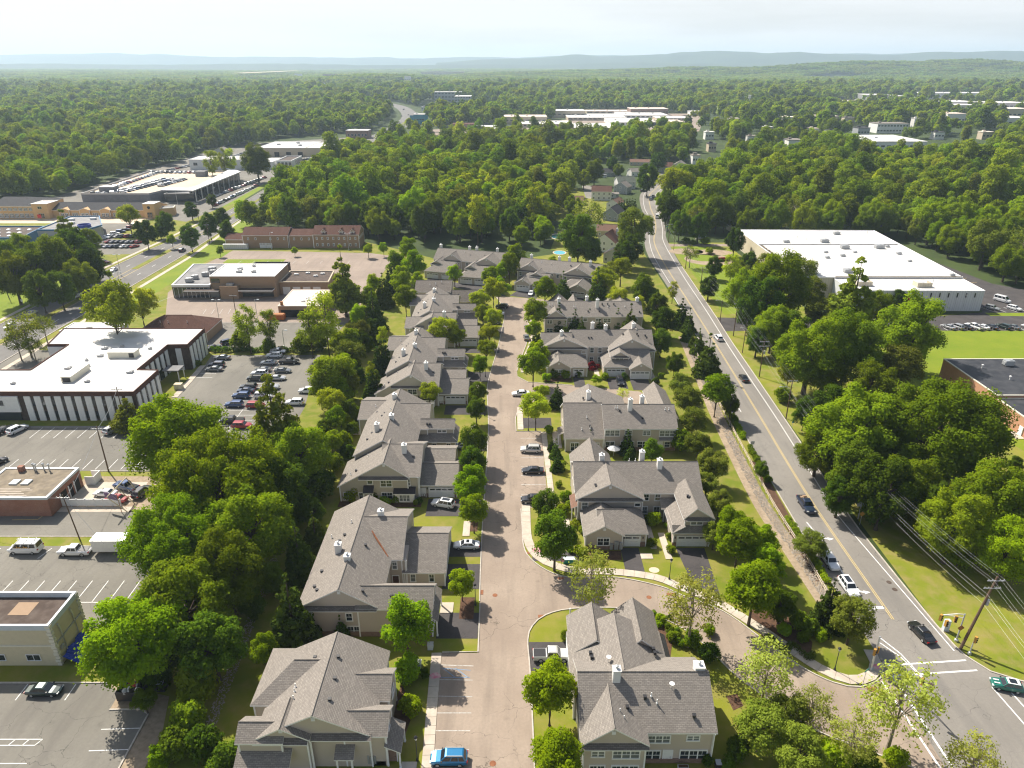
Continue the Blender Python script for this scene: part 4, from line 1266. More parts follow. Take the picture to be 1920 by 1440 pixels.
h.gable('x', 114.3, 126.2, 11.9, 36.3, 5.6, 9.1)
h.gable('y', 12.0, 24.9, 112.2, 120.4, 5.6, 9.0, ar=18.3)
h.gable('y', 30.7, 36.4, 105.9, 116, 5.6, 7.9, ar=33.0)
h.gable('y', 12.8, 20.2, 104.4, 112.6, 3.0, 5.2, ar=16.5)
h.gable('x', 105.2, 113.6, 15.5, 24.5, 3.0, 5.35, hip1=True)
h.gable('y', 12.2, 20.7, 122, 132, 4.0, 8.0, ar=16.4)
h.block(29.2, 35.6, 105.55, 114, 0, 3.4)
h.lean('S', 28.8, 36.2, 106.25, 4.15, 1.1, 3.05)
h.lean('W', 105.2, 113.6, 31.0, 4.5, 2.3, 3.05)
h.post(28.9, 113.2, 2.95)
h.lean('S', 28.2, 31, 114.6, 4.4, 2.0, 3.2)
h.pent(12.4, 24.5, 112.55, 5.35)
h.pent(30.8, 36.2, 106.2, 5.4)
h.wins('S', 112.5, [(13.7, 4.1, 1.3, 1.7), (23.6, 4.3, 1.2, 0.85)])
h.wins('S', 114.7, [(25.6, 4.5, 1.2, 1.6), (27.8, 4.5, 1.2, 1.6), (25.5, 1.6, 1.2, 1.7), (27.8, 1.6, 1.3, 1.7)])
h.wins('S', 104.7, [(16.4, 1.65, 2.3, 1.7)])
h.wins('S', 106.2, [(33.2, 4.9, 2.3, 1.45)])
h.garage(21.7, 105.5, 2.8)
h.garage(32.5, 105.5, 5.2)
h.stone(13.2, 20.0, 104.72, 0.95)
h.stone(23.2, 24.1, 105.5, 0.95)
h.stone(29.0, 29.7, 105.5, 0.95)
h.lamp(20.2, 105.4, 2.0)
h.lamp(23.6, 105.4, 2.0)
h.lamp(29.4, 105.45, 2.0)
mb = MB()
for i, (u, v, w_) in enumerate(((17.6, 0.4, .5), (18.4, 0.9, .35), (18.8, 0.9, .3), (19.3, .7, .4))):
 x, y = h.L(u, 104.5)
 mb.box(x, x + w_, y - .2, y + .12, .2, .9 + v)
mb.build('meter_box', M_['grey_metal'], h.root)
for i in range(4):
 h.win('W', 116 + i * 2.4, 4.2, 12.3, 1.0, 1.5)
h.lean('W', 113, 117.5, 12.4, 3.7, 1.2, 3.0, mat='shingle_red')
h.post(11.4, 113.4, 2.95)
h.gvent(18.3, 112.5, 8.1)
h.gvent(16.5, 104.7, 4.3)
h.chimney(17.6, 121.1, 10.2)
h.chimney(25.6, 121.9, 10.5)
h.chimney(28.6, 119.2, 10.2)
roof_fittings(h, [(15.7, 114.2, 7.5), (15.8, 113.6, 7.5), (32.3, 110.6, 7.4), (32.5, 110.2, 7.4)], [(14.2, 122.5, 8.0), (23.2, 122, 8.2), (24.4, 122, 8.2)])
h.downpipe(24.5, 112.3, 5.2)
h.done()
h = House('townhouse', 'low-fronted townhouse right of the street with wide plain roof and a patio parasol', (24, 148))
h.gable('x', 139.7, 155.9, 11.7, 20.8, 3.5, 8.5)
h.gable('x', 140.3, 152.2, 20.5, 37.1, 5.6, 8.9)
h.gable('y', 12.5, 27.2, 148, 158.6, 4.9, 8.45, ar=18.6)
h.gable('y', 33.4, 39.3, 149, 165.2, 3.5, 6.1, ar=36.0)
h.wins('S', 140.68, [(22.5, 4.4, 3.4, 1.6), (26.1, 4.5, 1.7, 1.3), (30.2, 4.4, 1.8, 1.3), (34.8, 4.3, 3.6, 1.6), (24.9, 1.5, 0.9, 1.7), (27.0, 1.5, 1.1, 1.7), (30.0, 1.5, 3.6, 1.7), (35.0, 1.5, 1.4, 1.5)])
h.win('S', 22.1, 1.3, 140.68, 2.1, 2.1, 2)
h.door(33.4, 140.68)
h.win('S', 14.1, 1.25, 140.05, 2.0, 2.2, 2)
h.wins('S', 140.05, [(19.0, 1.6, 1.3, 1.3)])
h.win('W', 144, 1.8, 12.05, 1.4, 1.4)
h.win('W', 151, 1.8, 12.05, 1.4, 1.4)
h.lean('W', 143, 146.5, 12.1, 3.3, 1.6, 2.7)
h.post(10.7, 143.3, 2.65)
h.post(10.7, 146.2, 2.65)
h.lean('S', 33.0, 36.8, 140.6, 3.3, .8, 2.9)
h.chimney(17.9, 150.6, 10.1)
h.chimney(26.8, 145.0, 10.8)
h.chimney(29.9, 147.6, 10.3)
roof_fittings(h, [(17.6, 142.3, 5.3), (24.4, 144.6, 8), (29.4, 142.8, 6.9), (16.8, 151.5, 7.9)], [(17.0, 144.3, 6.5), (15.7, 141.6, 4.8), (17.6, 141.8, 5.0), (23.5, 145.2, 8.4), (24, 145.2, 8.4), (34.8, 144.8, 8.2), (35.6, 144.8, 8.2)])
h.stone(20.8, 36.8, 140.65, 0.8)
h.downpipe(20.75, 140.2, 5.2)
h.done()
h = House('townhouse', 'townhouse right of the street with two double garages and a red maple', (24, 190))
h.gable('x', 190.8, 201.6, 17.0, 40.9, 5.6, 8.9)
h.gable('x', 189.9, 199.4, 8.4, 17.5, 5.6, 8.55)
h.gable('y', 7.9, 21.9, 189.5, 195.5, 5.6, 8.6, ar=14.9)
h.gable('y', 27.6, 41.0, 187.9, 196.5, 5.6, 9.0, ar=34.0)
h.gable('y', 27.5, 33.1, 184.2, 192.5, 5.0, 6.6)
h.gable('x', 181.9, 194, 25.4, 38.9, 3.0, 6.0, hip0=True)
h.gable('y', 32.4, 38.9, 180.1, 186, 3.0, 4.9)
h.gable('y', 9.4, 16.6, 181.2, 189.9, 3.0, 5.15)
h.gable('x', 181.8, 190.2, 12, 21.2, 3.0, 5.3, hip1=True)
h.gable('y', 32, 41, 196, 204, 5.6, 9.0)
h.pent(8.2, 21.6, 189.85, 5.35)
h.pent(33.2, 40.8, 188.25, 5.35)
h.pent(27.7, 33.0, 184.5, 4.9)
h.wins('S', 189.85, [(9.8, 4.1, 1.2, 1.7), (20.6, 4.3, 1.3, 0.95)])
h.wins('S', 191.15, [(23.1, 4.4, 1.25, 1.7), (25.4, 4.4, 1.25, 1.7), (23.1, 1.5, 1.25, 1.7), (25.4, 1.5, 1.25, 1.7)])
h.wins('S', 188.25, [(39.4, 4.0, 1.3, 1.6)])
h.wins('S', 184.5, [(30.2, 4.1, 2.3, 1.3)])
h.wins('S', 181.5, [(12.9, 1.6, 2.3, 1.6)])
h.garage(18.6, 182.2, 2.8)
h.garage(29.0, 182.2, 5.0)
h.garage(35.4, 180.4, 5.1)
h.stone(9.8, 16.3, 181.5, .95)
h.gvent(14.9, 189.8, 7.8)
h.gvent(34.0, 188.2, 8.1)
h.gvent(13.0, 181.5, 4.2)
h.gvent(35.6, 180.4, 4.0)
h.chimney(14.3, 192.7, 9.7)
h.chimney(23.8, 198.6, 10.2)
h.chimney(27.4, 196.4, 10.2)
h.chimney(35.9, 198.6, 10.0)
roof_fittings(h, [(36.3, 194.2, 8.3), (38.7, 194.2, 7.8), (36.4, 192.6, 8.3), (38.9, 192.6, 7.7), (22.2, 193.6, 7.3), (23, 193.6, 7.3), (32.2, 193.8, 8.3)], [(13.5, 191.4, 8.2), (30.2, 188.6, 6.5)])
h.win('W', 192, 4.3, 8.7, 1.3, 1.5)
h.downpipe(21.8, 189.6, 5.1)
h.done()
h = House('townhouse', 'townhouse right of the street with a long plain roof behind a row of dark firs', (26, 222))
h.gable('x', 217.2, 229.8, 10.3, 42.3, 5.6, 8.9)
h.gable('y', 10.2, 17.9, 216.0, 223.5, 5.6, 8.0, ar=14.0)
h.gable('y', 12.0, 20.4, 226, 240, 3.2, 6.6)
h.gable('y', 19.0, 23.8, 229, 240, 3.2, 6.3)
h.gable('y', 31.0, 43.2, 226, 239.6, 3.2, 6.8, ar=37)
h.pent(10.4, 17.6, 216.35, 5.35)
h.wins('S', 216.3, [(12.1, 4.2, 1.7, 1.4), (12.2, 1.3, 2.1, 1.6)])
h.wins('S', 217.55, [(18.6, 4.4, 1.3, 1.6), (23.6, 4.5, 1.4, 1.2), (27.8, 4.4, 1.7, 1.2), (30.7, 4.3, 2.4, 1.5), (39.7, 4.4, 1.7, 1.4), (21, 1.5, 1.8, 1.7), (29.5, 1.5, 1.8, 1.7), (36, 1.5, 1.8, 1.7), (38.8, 1.4, 1.2, 1.6)])
h.chimney(15.3, 222.4, 10.2)
h.chimney(24.6, 224.6, 10.2)
h.chimney(27.7, 221.0, 10.3)
h.chimney(41.0, 223.6, 10.0)
roof_fittings(h, [(29.4, 222, 8.4), (31.2, 222, 8.4), (33.2, 222, 8.4), (24.6, 219.3, 6.8), (28.2, 219.3, 6.8), (41.2, 219, 6.7)], [(12.2, 221.6, 8.2), (13.2, 221.6, 8.2), (20, 220.9, 7.8), (20.6, 220.9, 7.8), (31.2, 221, 7.8), (36.7, 221, 7.8)])
h.done()
h = House('townhouse', 'townhouse closing the street at the far left, long pale roof with two dormers over garages', (-17, 287), RAD(-16.4))
h.gable('x', -0.4, 11.2, -16.4, 15.2, 5.6, 9.0)
h.gable('y', -12.6, -3.4, -1.2, 6, 5.6, 8.5, ar=-7.9)
h.gable('y', 2.0, 14.4, -4.6, 6, 5.6, 8.8)
h.gable('x', -9.9, 1.5, -16.8, -4.8, 3.0, 6.2, hip0=True)
h.gable('y', -15.4, -9.8, -6.2, 2, 5.1, 6.6)
h.gable('x', -13.5, -1, -0.9, 12.2, 3.0, 6.2, hip0=True)
h.gable('y', 0.5, 6.0, -9.4, 0, 5.1, 6.6)
h.pent(-12.4, -3.6, -0.9, 5.35)
h.pent(2.2, 14.2, -4.3, 5.35)
h.pent(-15.2, -10, -5.9, 4.95)
h.pent(0.7, 5.8, -9.1, 4.95)
h.wins('S', -5.88, [(-12.6, 4.2, 2.2, 1.4)])
h.wins('S', -9.08, [(3.2, 4.2, 2.2, 1.4)])
h.wins('S', -0.88, [(-5.2, 4.3, 1.2, 1.2)])
h.wins('S', -0.05, [(-1.6, 4.4, 1.2, 1.6), (.6, 4.4, 1.2, 1.6), (-15.6, 4.5, 1.1, 1.5)])
h.wins('S', -4.28, [(13.0, 4.2, 1.3, 1.7)])
h.garage(-13.2, -9.55, 4.8)
h.garage(-7.6, -9.55, 3.0)
h.garage(2.6, -13.15, 4.8)
h.garage(8.7, -13.15, 4.8)
h.gvent(-7.9, -.88, 7.7)
h.gvent(8.2, -4.28, 7.9)
for cx in (-15.4, -2.6, 0.6, 9.6):
 h.chimney(cx, 6.4, 10.2)
roof_fittings(h, [(-1, 3, 7.4), (5, 3.4, 7.6)], [(-4, 4, 8)])
h.done()
h = House('townhouse', 'townhouse closing the street at the far right, twin gables and white garages', (16, 276), RAD(-18.8))
h.gable('x', -6.0, 6.0, -13.0, 20.4, 5.6, 9.0)
h.gable('y', -12.8, -2.6, -6.6, 0, 5.6, 8.5, ar=-7.7)
h.gable('y', 5.8, 18.2, -7.4, 0, 5.6, 8.8, ar=11.8)
h.gable('x', -14.6, -4, -11.2, 2.0, 3.0, 6.0, hip0=True)
h.gable('y', -10.8, -4.0, -15.9, -8, 3.0, 4.9)
h.gable('y', -6.2, -0.4, -11.2, -4, 5.1, 6.6)
h.gable('y', 10.6, 18.6, -17.2, -7, 3.0, 5.3)
h.gable('x', -14, -6, 7, 14, 3, 5.2, hip0=True)
h.pent(-12.6, -2.8, -6.3, 5.35)
h.pent(6, 18, -7.1, 5.35)
h.pent(-6.1, -0.5, -10.9, 4.95)
h.wins('S', -10.88, [(-3.3, 4.2, 2.1, 1.4)])
h.wins('S', -6.28, [(-11.2, 4.3, 1.2, 1.6)])
h.wins('S', -5.65, [(1.4, 4.4, 1.2, 1.6), (3.8, 4.4, 1.2, 1.6), (1.6, 1.5, 1.2, 1.6)])
h.wins('S', -7.08, [(7.2, 4.3, 1.2, 1.2), (17, 4.2, 1.2, 1.6)])
h.garage(-7.3, -15.55, 4.8)
h.garage(-2.0, -14.25, 3.4)
h.garage(14.6, -16.85, 5.1)
h.gvent(-7.7, -6.28, 7.7)
h.gvent(11.8, -7.08, 7.9)
h.gvent(-7.4, -15.55, 4.1)
h.gvent(14.6, -16.85, 4.4)
for cx, cy_ in ((-9, 1), (2.4, 1.5), (6.4, 2), (15.5, -1)):
 h.chimney(cx, cy_, 10.2)
roof_fittings(h, [(8, -2, 8)], [(0, -2, 8), (-4, -1.5, 8.2)])
h.done()
# ================================================================ FLAT ROOFED AND OTHER BUILDINGS
class Flat:
 """flat roofed building; coordinates are world coordinates"""
 def __init__(s, name, label, cat='building', group=None):
  s.root = empty(name)
  tag(s.root, label, cat, group)
  s.k = 0
 def mass(s, poly, h, wall, roof, cap='white_trim', par=0.35, capw=0.35, z0=0.0, caph=0.0):
  """walls, a roof set down inside a parapet, and the parapet's coping"""
  s.k += 1
  e = .004 * s.k
  mb = MB()
  n = len(poly)
  for i in range(n):
   a, b = poly[i], poly[(i + 1) % n]
   mb.face([(a[0], a[1], z0), (b[0], b[1], z0), (b[0], b[1], h + e), (a[0], a[1], h + e)])
  mb.build('wall', M_[wall], s.root)
  rf = MB()
  rf.face([(x, y, h - par + e) for x, y in poly])
  r = rf.build('roof', M_[roof], s.root)
  cp = MB()
  cl_ = poly + [poly[0]]
  for i in range(n):
   a, b = cl_[i], cl_[i + 1]
   dx, dy = b[0] - a[0], b[1] - a[1]
   l = math.hypot(dx, dy)
   ux, uy = dx / l, dy / l
   nx, ny = uy, -ux
   o = .06 + .003 * i
   q = [(a[0] + nx * o - ux * o, a[1] + ny * o - uy * o), (b[0] + nx * o + ux * o, b[1] + ny * o + uy * o), (b[0] - nx * capw + ux * .0, b[1] - ny * capw), (a[0] - nx * capw, a[1] - ny * capw)]
   cp.prism(q, h - max(par, caph) - .02 + e, h + .06 + e + .002 * i)
  cp.build('coping', M_[cap], s.root)
  return r
 def box(s, name, x0, x1, y0, y1, z0, z1, mat, parent=None, rz=0.0, mt=None):
  mb = MB()
  mb.box(x0, x1, y0, y1, z0, z1, 0, rz, 1 if mt else None)
  return mb.build(name, [M_[mat], M_[mt]] if mt else M_[mat], parent or s.root)
 def unit(s, x, y, z, w=1.8, d=1.4, hh=1.2, mat='grey_metal'):
  """rooftop air handler with a hood, a fan ring and feet"""
  mb = MB()
  mb.box(x - w / 2, x + w / 2, y - d / 2, y + d / 2, z + .12, z + hh)
  mb.box(x - w / 2 - .12, x - w / 2, y - d * .4, y + d * .4, z + .3, z + hh * .75)
  mb.box(x - w * .42, x + w * .42, y - d * .4, y + d * .4, z, z + .12)
  mb.lathe(x + w * .18, y, [(min(w, d) * .32, z + hh), (min(w, d) * .32, z + hh + .14), (min(w, d) * .24, z + hh + .14), (.05, z + hh + .05)], 10)
  return mb.build('rooftop_unit', M_[mat], s.root)
 def win(s, side, c, z, plane, w, h, glass='glass_window', frame='white_trim', units=1):
  fr = MB()
  b = .09
  fr.box(-w / 2 - b, w / 2 + b, -.07, .02, h / 2, h / 2 + b)
  fr.box(-w / 2 - b, w / 2 + b, -.1, .02, -h / 2 - b, -h / 2)
  fr.box(-w / 2 - b, -w / 2, -.07, .02, -h / 2, h / 2)
  fr.box(w / 2, w / 2 + b, -.07, .02, -h / 2, h / 2)
  for i in range(1, units):
   fr.box(-w / 2 + w * i / units - .04, -w / 2 + w * i / units + .04, -.06, .015, -h / 2, h / 2)
  rz = {'S': 0, 'E': PI / 2, 'W': -PI / 2, 'N': PI}[side]
  x, y = (c, plane) if side in 'SN' else (plane, c)
  key = ('f', round(w, 2), round(h, 2), frame, units, glass)
  if key not in WIN_CACHE:
   g = MB()
   g.face([(-w / 2, -.03, -h / 2), (w / 2, -.03, -h / 2), (w / 2, -.03, h / 2), (-w / 2, -.03, h / 2)])
   WIN_CACHE[key] = (fr.mesh('window_frame', M_[frame], uv=False), g.mesh('window_pane', M_[glass], uv=False))
  f = inst('window', WIN_CACHE[key][0], s.root, (x, y, z), rz)
  inst('pane', WIN_CACHE[key][1], f)
 def panels(s, p0, p1, z0, z1, pitch, pw, mat, th=.22, name='wall_panel'):
  """a row of upright slabs along p0 -> p1 (wall to their left)"""
  L = math.hypot(p1[0] - p0[0], p1[1] - p0[1])
  n = int(L / pitch)
  a = math.atan2(p1[1] - p0[1], p1[0] - p0[0])
  mb = MB()
  mb.box(-pw / 2, pw / 2, -th, .05, 0, z1 - z0)
  me = mb.mesh(name, M_[mat])
  for i in range(n):
   t = (i + .5) / n
   inst(name, me, s.root, (p0[0] + (p1[0] - p0[0]) * t, p0[1] + (p1[1] - p0[1]) * t, z0), a)
  return n
 def slots(s, p0, p1, n, zs, w, mat='glass_window'):
  """dark glazing between the slabs"""
  a = math.atan2(p1[1] - p0[1], p1[0] - p0[0])
  for h0, h1 in zs:
   mb = MB()
   mb.box(-w / 2, w / 2, -.07, .02, 0, h1 - h0)
   me = mb.mesh('window', M_[mat], uv=False)
   for i in range(1, n):
    t = i / n
    inst('window', me, s.root, (p0[0] + (p1[0] - p0[0]) * t, p0[1] + (p1[1] - p0[1]) * t, h0), a)
b = Flat('office_building', 'L-shaped two storey white office with brown strips between upright white panels, white stained roof')
OP = [(-141, 155.5), (-91.3, 155.5), (-91.5, 169), (-97, 169.2), (-97, 187), (-91.5, 187.2), (-92, 200.5), (-134, 200.5), (-131, 187.3), (-125, 187.3), (-124.5, 169), (-141, 169)]
b.mass(OP, 7.7, 'brown_membrane', 'white_roof', 'shingle_brown', par=.14, capw=.16, caph=1.05)
for p0, p1 in (((-118.6, 155.5), (-91.5, 155.5)), ((-91.3, 155.8), (-91.5, 168.8)), ((-97, 169.6), (-97, 186.6)), ((-91.5, 187.5), (-92, 200.2)), ((-96.6, 187.0), (-92, 187.1))):
 n = b.panels(p0, p1, 0.0, 6.55, 2.45, 1.55, 'white_paint')
 b.slots(p0, p1, n, [(3.9, 5.9), (.7, 2.5)], .8)
b.box('wall_panel', -141, -119.6, 155.1, 155.45, 2.4, 6.6, 'white_paint')
b.win('S', -124, 4.9, 155.08, 1.5, 1.4)
b.win('S', -129, 4.9, 155.08, 1.5, 1.4)
b.box('glass_front', -140, -120, 155.3, 155.45, .2, 2.3, 'glass_window')
b.box('wall_panel', -131, -125.1, 186.9, 187.25, 0, 7, 'white_paint')
b.win('S', -128, 4.6, 186.85, 1.2, 1.6)
b.box('penthouse_unit', -108.6, -101.4, 177.2, 180.0, 7.5, 9.3, 'cream_trim', mt='roof_ribs')
b.box('penthouse_unit', -112.0, -109.3, 161.3, 169.5, 7.5, 9.2, 'cream_trim', mt='roof_ribs')
b.box('louvre', -111.6, -109.7, 161.22, 161.32, 7.7, 8.8, 'dark_metal')
b.box('louvre', -102.9, -101.6, 177.1, 177.22, 7.8, 9.0, 'dark_metal')
for x, y, w in ((-100.5, 184, .9), (-111.5, 178.6, 1.4), (-113.5, 175.5, .7), (-110.8, 171.6, .6), (-123.5, 160.4, 1.0), (-105.8, 161.6, 1.1), (-98, 167.5, 1.5), (-115.4, 170.2, 1.6), (-113.2, 184, 1.4), (-109, 185.6, .9)):
 b.unit(x, y, 7.55, w, w * .8, .55)
mb = MB()
for x, y, r in ((-114.5, 167.5, 3.4), (-106, 183.5, 2.6)):
 pts = [(x + r * (1 + .3 * math.sin(a * 2.1)) * math.cos(a * .393) * (1.5 if r > 3 else 1.2), y + r * .45 * math.sin(a * .393) * (1 + .2 * math.cos(a * 1.7)), 7.578) for a in range(16)]
 mb.face(pts)
mb.build('roof_stain', M_['pale_roof'], b.root)
b.box('entrance_canopy', -95.6, -91.2, 178.5, 182.2, 3.1, 3.4, 'grey_membrane')
b.box('entrance_post', -91.6, -91.4, 178.6, 178.8, 0, 3.1, 'white_trim')
b.box('entrance_post', -91.6, -91.4, 181.9, 182.1, 0, 3.1, 'white_trim')
b.box('door', -96.98, -96.75, 179, 181.6, 0.05, 2.9, 'glass_dark')
o = Flat('utility_cabinet', 'tan metal equipment cabinet on the planting strip beside the office', 'cabinet')
o.box('cabinet_body', -90.6, -88.6, 173.2, 174.6, 0.1, 1.6, 'cream_paint')
o.box('cabinet_door', -90.5, -89.65, 173.15, 173.21, .25, 1.45, 'cream_trim')
o.box('cabinet_door', -89.55, -88.7, 173.15, 173.21, .25, 1.45, 'cream_trim')
h = House('mansard_building', 'low building with brown hipped mansard roof behind the white office', (-106, 215), siding='tan_brick', group=None, cat='building', shingle='shingle_brown')
h.gable('x', 208.6, 222.5, -117.5, -95.4, 3.2, 6.8, hip0=True, hip1=True)
h.wins('E', -95.9, [(211, 1.6, 1.4, 1.5), (216, 1.6, 1.4, 1.5), (220, 1.6, 1.4, 1.5)])
roof_fittings(h, [], [(-111, 212.5, 5.4), (-108.5, 212.5, 5.4), (-102.5, 212.5, 5.4)])
h.done()
b = Flat('white_shed', 'small white flat roofed annex at the back left of the office', 'shed')
b.mass([(-138, 204), (-121, 204), (-121, 212), (-138, 212)], 5.5, 'white_paint', 'white_roof', par=.15, capw=.2)
b.win('S', -132, 3.2, 203.98, 1.4, 1.2)
b = Flat('brick_workshop', 'red brick workshop with stained flat roof, two skylights and four vent stacks')
b.mass([(-104, 114.9), (-89.0, 114.9), (-89.0, 126.0), (-104, 126.0)], 4.2, 'brick_red', 'dirty_roof', 'grey_cap', par=.1, capw=.4, caph=.4)
for y0, y1 in ((118.6, 120.6), (121.4, 122.6), (123.3, 125.0)):
 b.box('bay_opening', -89.04, -88.93, y0, y1, .05, 2.7, 'black_rubber')
 b.box('bay_post', -88.96, -88.84, y0 - .2, y0, .05, 2.8, 'white_trim')
for x in (-99.3, -97.0):
 b.box('skylight', x, x + 1.5, 119.6, 121.3, 4.1, 4.38, 'light_glass')
for x, y in ((-97.6, 125.2), (-97.0, 124.9), (-95.6, 125.2), (-94.3, 124.9)):
 mb = MB()
 mb.tube([(x, y, 4.1), (x, y, 5.5)], .13, 8)
 mb.lathe(x, y, [(.2, 5.4), (.28, 5.5), (.26, 5.72), (.05, 5.85)], 8)
 mb.build('vent_stack', M_['galvanised'], b.root)
b.box('roof_chimney', -100.4, -99.4, 124.4, 125.3, 4.1, 5.3, 'brick_red')
mb = MB()
for i in range(5):
 yy = 115.9 + i * .62
 mb.box(-104 + i * .4, -93.5 - (i % 3) * .9, yy, yy + .13, 4.10, 4.118)
mb.build('roof_stain', M_['pale_roof'], b.root)
b.box('window', -103.0, -101.6, 114.82, 114.9, 1.4, 2.8, 'glass_window')
b.box('sill', -103.1, -101.5, 114.75, 114.9, 1.28, 1.4, 'concrete')
o = Flat('vinyl_fence', 'low white vinyl fence panels beside the brick workshop', 'fence')
for i in range(8):
 x = -89.4 + i * 1.72
 o.box('post', x - .08, x + .08, 118.3, 118.46, 0, 1.75, 'white_paint')
 if i < 7:
  o.box('panel', x + .09, x + 1.63, 118.34, 118.42, .1, 1.5, 'white_paint')
  o.box('rail', x + .09, x + 1.63, 118.32, 118.44, 1.5, 1.62, 'white_paint')
o = Flat('shed_enclosure', 'small white bin enclosure at the back corner of the brick workshop', 'enclosure')
o.box('panel', -88.6, -86.8, 126.2, 126.32, 0, 1.9, 'white_paint')
o.box('panel', -86.8, -86.68, 126.2, 128.8, 0, 1.9, 'white_paint')
o.box('panel', -88.6, -86.8, 128.7, 128.82, 0, 1.9, 'white_paint')
o = Flat('sign_frame', 'leaning yellow timber frame with a purple banner on poles at the workshop yard', 'sign')
mb = MB()
for a, c in (((-77.4, 114.9, 4.4), (-77.2, 121.9, 4.4)), ((-77.4, 114.9, 4.3), (-75.2, 116.4, 0)), ((-77.2, 121.9, 4.3), (-75.0, 121.9, 0)), ((-77.3, 118.4, 4.3), (-75.1, 119.2, 0))):
 mb.tube([a, c], .09, 6)
mb.build('timber_frame', M_['cream_paint'], o.root)
mb = MB()
for i in range(6):
 mb.tube([(-77.2 + .02 * i, 116 + i, 4.2), (-75.3, 116.6 + i * .95, .6)], .03, 4)
mb.tube([(-76.3, 116, 2.2), (-76.2, 121.6, 2.2)], .03, 4)
mb.build('wire_mesh', M_['galvanised'], o.root)
o.box('banner', -79.6, -76.4, 116.9, 116.97, 2.6, 3.9, 'sign_purple', rz=-.35)
mb = MB()
mb.tube([(-76.2, 116.2, 0), (-76.4, 116.4, 4.1)], .06, 6)
mb.build('banner_post', M_['rust_orange'], o.root)
b = Flat('cream_building', 'two storey cream rendered building with brown flat roof, cut by the left edge')
b.mass([(-92, 77.5), (-65.6, 77.5), (-65.6, 84.6), (-92, 84.6)], 7.5, 'cream_paint', 'brown_membrane', 'grey_cap', par=.8, capw=.3)
b.box('cornice', -92, -65.45, 77.36, 77.5, 3.7, 3.95, 'cream_trim')
b.box('cornice', -65.6, -65.46, 77.5, 84.6, 3.7, 3.95, 'grey_metal')
for i in range(12):
 z = .1 + i * .62
 w = .55 if i % 2 else .38
 b.box('quoin', -65.62 - w, -65.42, 77.42, 77.46 + w, z, z + .5, 'cream_trim')
 b.box('quoin', -65.62 - w, -65.42, 84.62 - w, 84.7, z, z + .5, 'cream_trim')
for x in (-69.2, -74.3):
 b.win('S', x, 1.6, 77.46, 1.9, 1.0, units=2)
for y in (79.3, 82.4):
 mb = MB()
 mb.tube([(-65.4, y, .3), (-65.4, y, 5.4), (-65.4, y - .25, 6.4)], .13, 6)
 mb.build('downpipe', M_['galvanised'], b.root)
b.box('meter_box', -65.5, -65.35, 78.3, 79, 2.3, 2.9, 'grey_metal')
b.box('roof_patch', -73.5, -70.5, 80.5, 83.2, 6.715, 6.73, 'tan_brick')
mb = MB()
rr = random.Random(3)
nx, ny = 7, 14
for j in range(ny + 1):
 for i in range(nx + 1):
  mb.v.append((-65.3 + 2.6 * i / nx + .2 * math.sin(j), 77.8 + 5.0 * j / ny, max(.1, 1.5 * (1 - i / nx) ** 1.3 + rr.uniform(-.12, .12))))
for j in range(ny):
 for i in range(nx):
  a = j * (nx + 1) + i
  mb.f.append((a, a + 1, a + nx + 2, a + nx + 1))
  mb.m.append(0)
o = mb.build('tarp', M_['tarp_blue'])
tag(o, 'crumpled blue tarpaulin along the side wall of the cream building', 'tarp')
o = Flat('dumpster', 'open dark dumpster heaped with rubbish bags at the lower left lot', 'dumpster')
for x0, x1, y0, y1 in ((-54.2, -50.6, 71.0, 71.12), (-54.2, -50.6, 73.0, 73.12), (-54.2, -54.08, 71.12, 73.0), (-50.72, -50.6, 71.12, 73.0)):
 o.box('side', x0, x1, y0, y1, .15, 1.7, 'dark_metal')
o.box('base', -54.1, -50.7, 71.1, 73.0, .05, .2, 'dark_metal')
rr = random.Random(8)
for i in range(16):
 x, y, r = rr.uniform(-53.7, -51.1), rr.uniform(71.4, 72.7), rr.uniform(.3, .55)
 mb = MB()
 mb.lathe(x, y, [(r * .5, 1.1), (r, 1.4), (r * .9, 1.75 + rr.uniform(0, .3)), (r * .35, 2.0 + rr.uniform(0, .4))], 7)
 mb.build('rubbish_bag', M_[rr.choice(['white_paint', 'black_rubber', 'black_rubber', 'grey_metal', 'tarp_blue', 'red_paint'])], o.root)
o2 = Flat('dumpster', 'second dark dumpster with a pale lid behind the heaped one', 'dumpster')
o2.box('body', -50.3, -48.4, 72.6, 74.2, .1, 1.4, 'dark_metal')
o2.box('lid', -50.2, -48.5, 72.7, 74.1, 1.41, 1.5, 'grey_cap')
b = Flat('old_showroom', 'empty tan brick showroom with white upper roof and glass corner in the wide old lot')
b.mass([(-126.2, 255.2), (-112.2, 255.2), (-112.6, 285.4), (-130.5, 285.4)], 5.0, 'tan_brick', 'grey_membrane', 'white_trim', par=.2, capw=.5, caph=.8)
b.mass([(-112.0, 256.0), (-87.8, 256.0), (-88.2, 274.0), (-112.4, 274.0)], 8.1, 'tan_brick', 'white_roof', 'white_trim', par=.15, capw=.3)
b.mass([(-87.7, 259.5), (-69.0, 259.5), (-70.4, 275), (-87.9, 275)], 5.0, 'tan_brick', 'brown_membrane', 'beige_stucco', par=.3, capw=.4, caph=.4)
b.mass([(-104, 274.3), (-90, 274.3), (-90, 283), (-104, 283)], 6.5, 'brown_membrane', 'black_membrane', 'dark_metal')
b.box('glass_front', -126.0, -112.4, 254.95, 255.15, .2, 4.0, 'glass_window')
for i in range(9):
 b.box('mullion', -125.6 + i * 1.6, -125.5 + i * 1.6, 254.86, 254.97, .2, 4.0, 'white_trim')
b.box('canopy', -121, -108.2, 252.6, 255.0, 3.2, 3.55, 'white_trim', mt='brown_membrane')
b.box('canopy', -101, -88.4, 253.0, 256.0, 3.2, 3.6, 'white_trim', mt='brown_membrane')
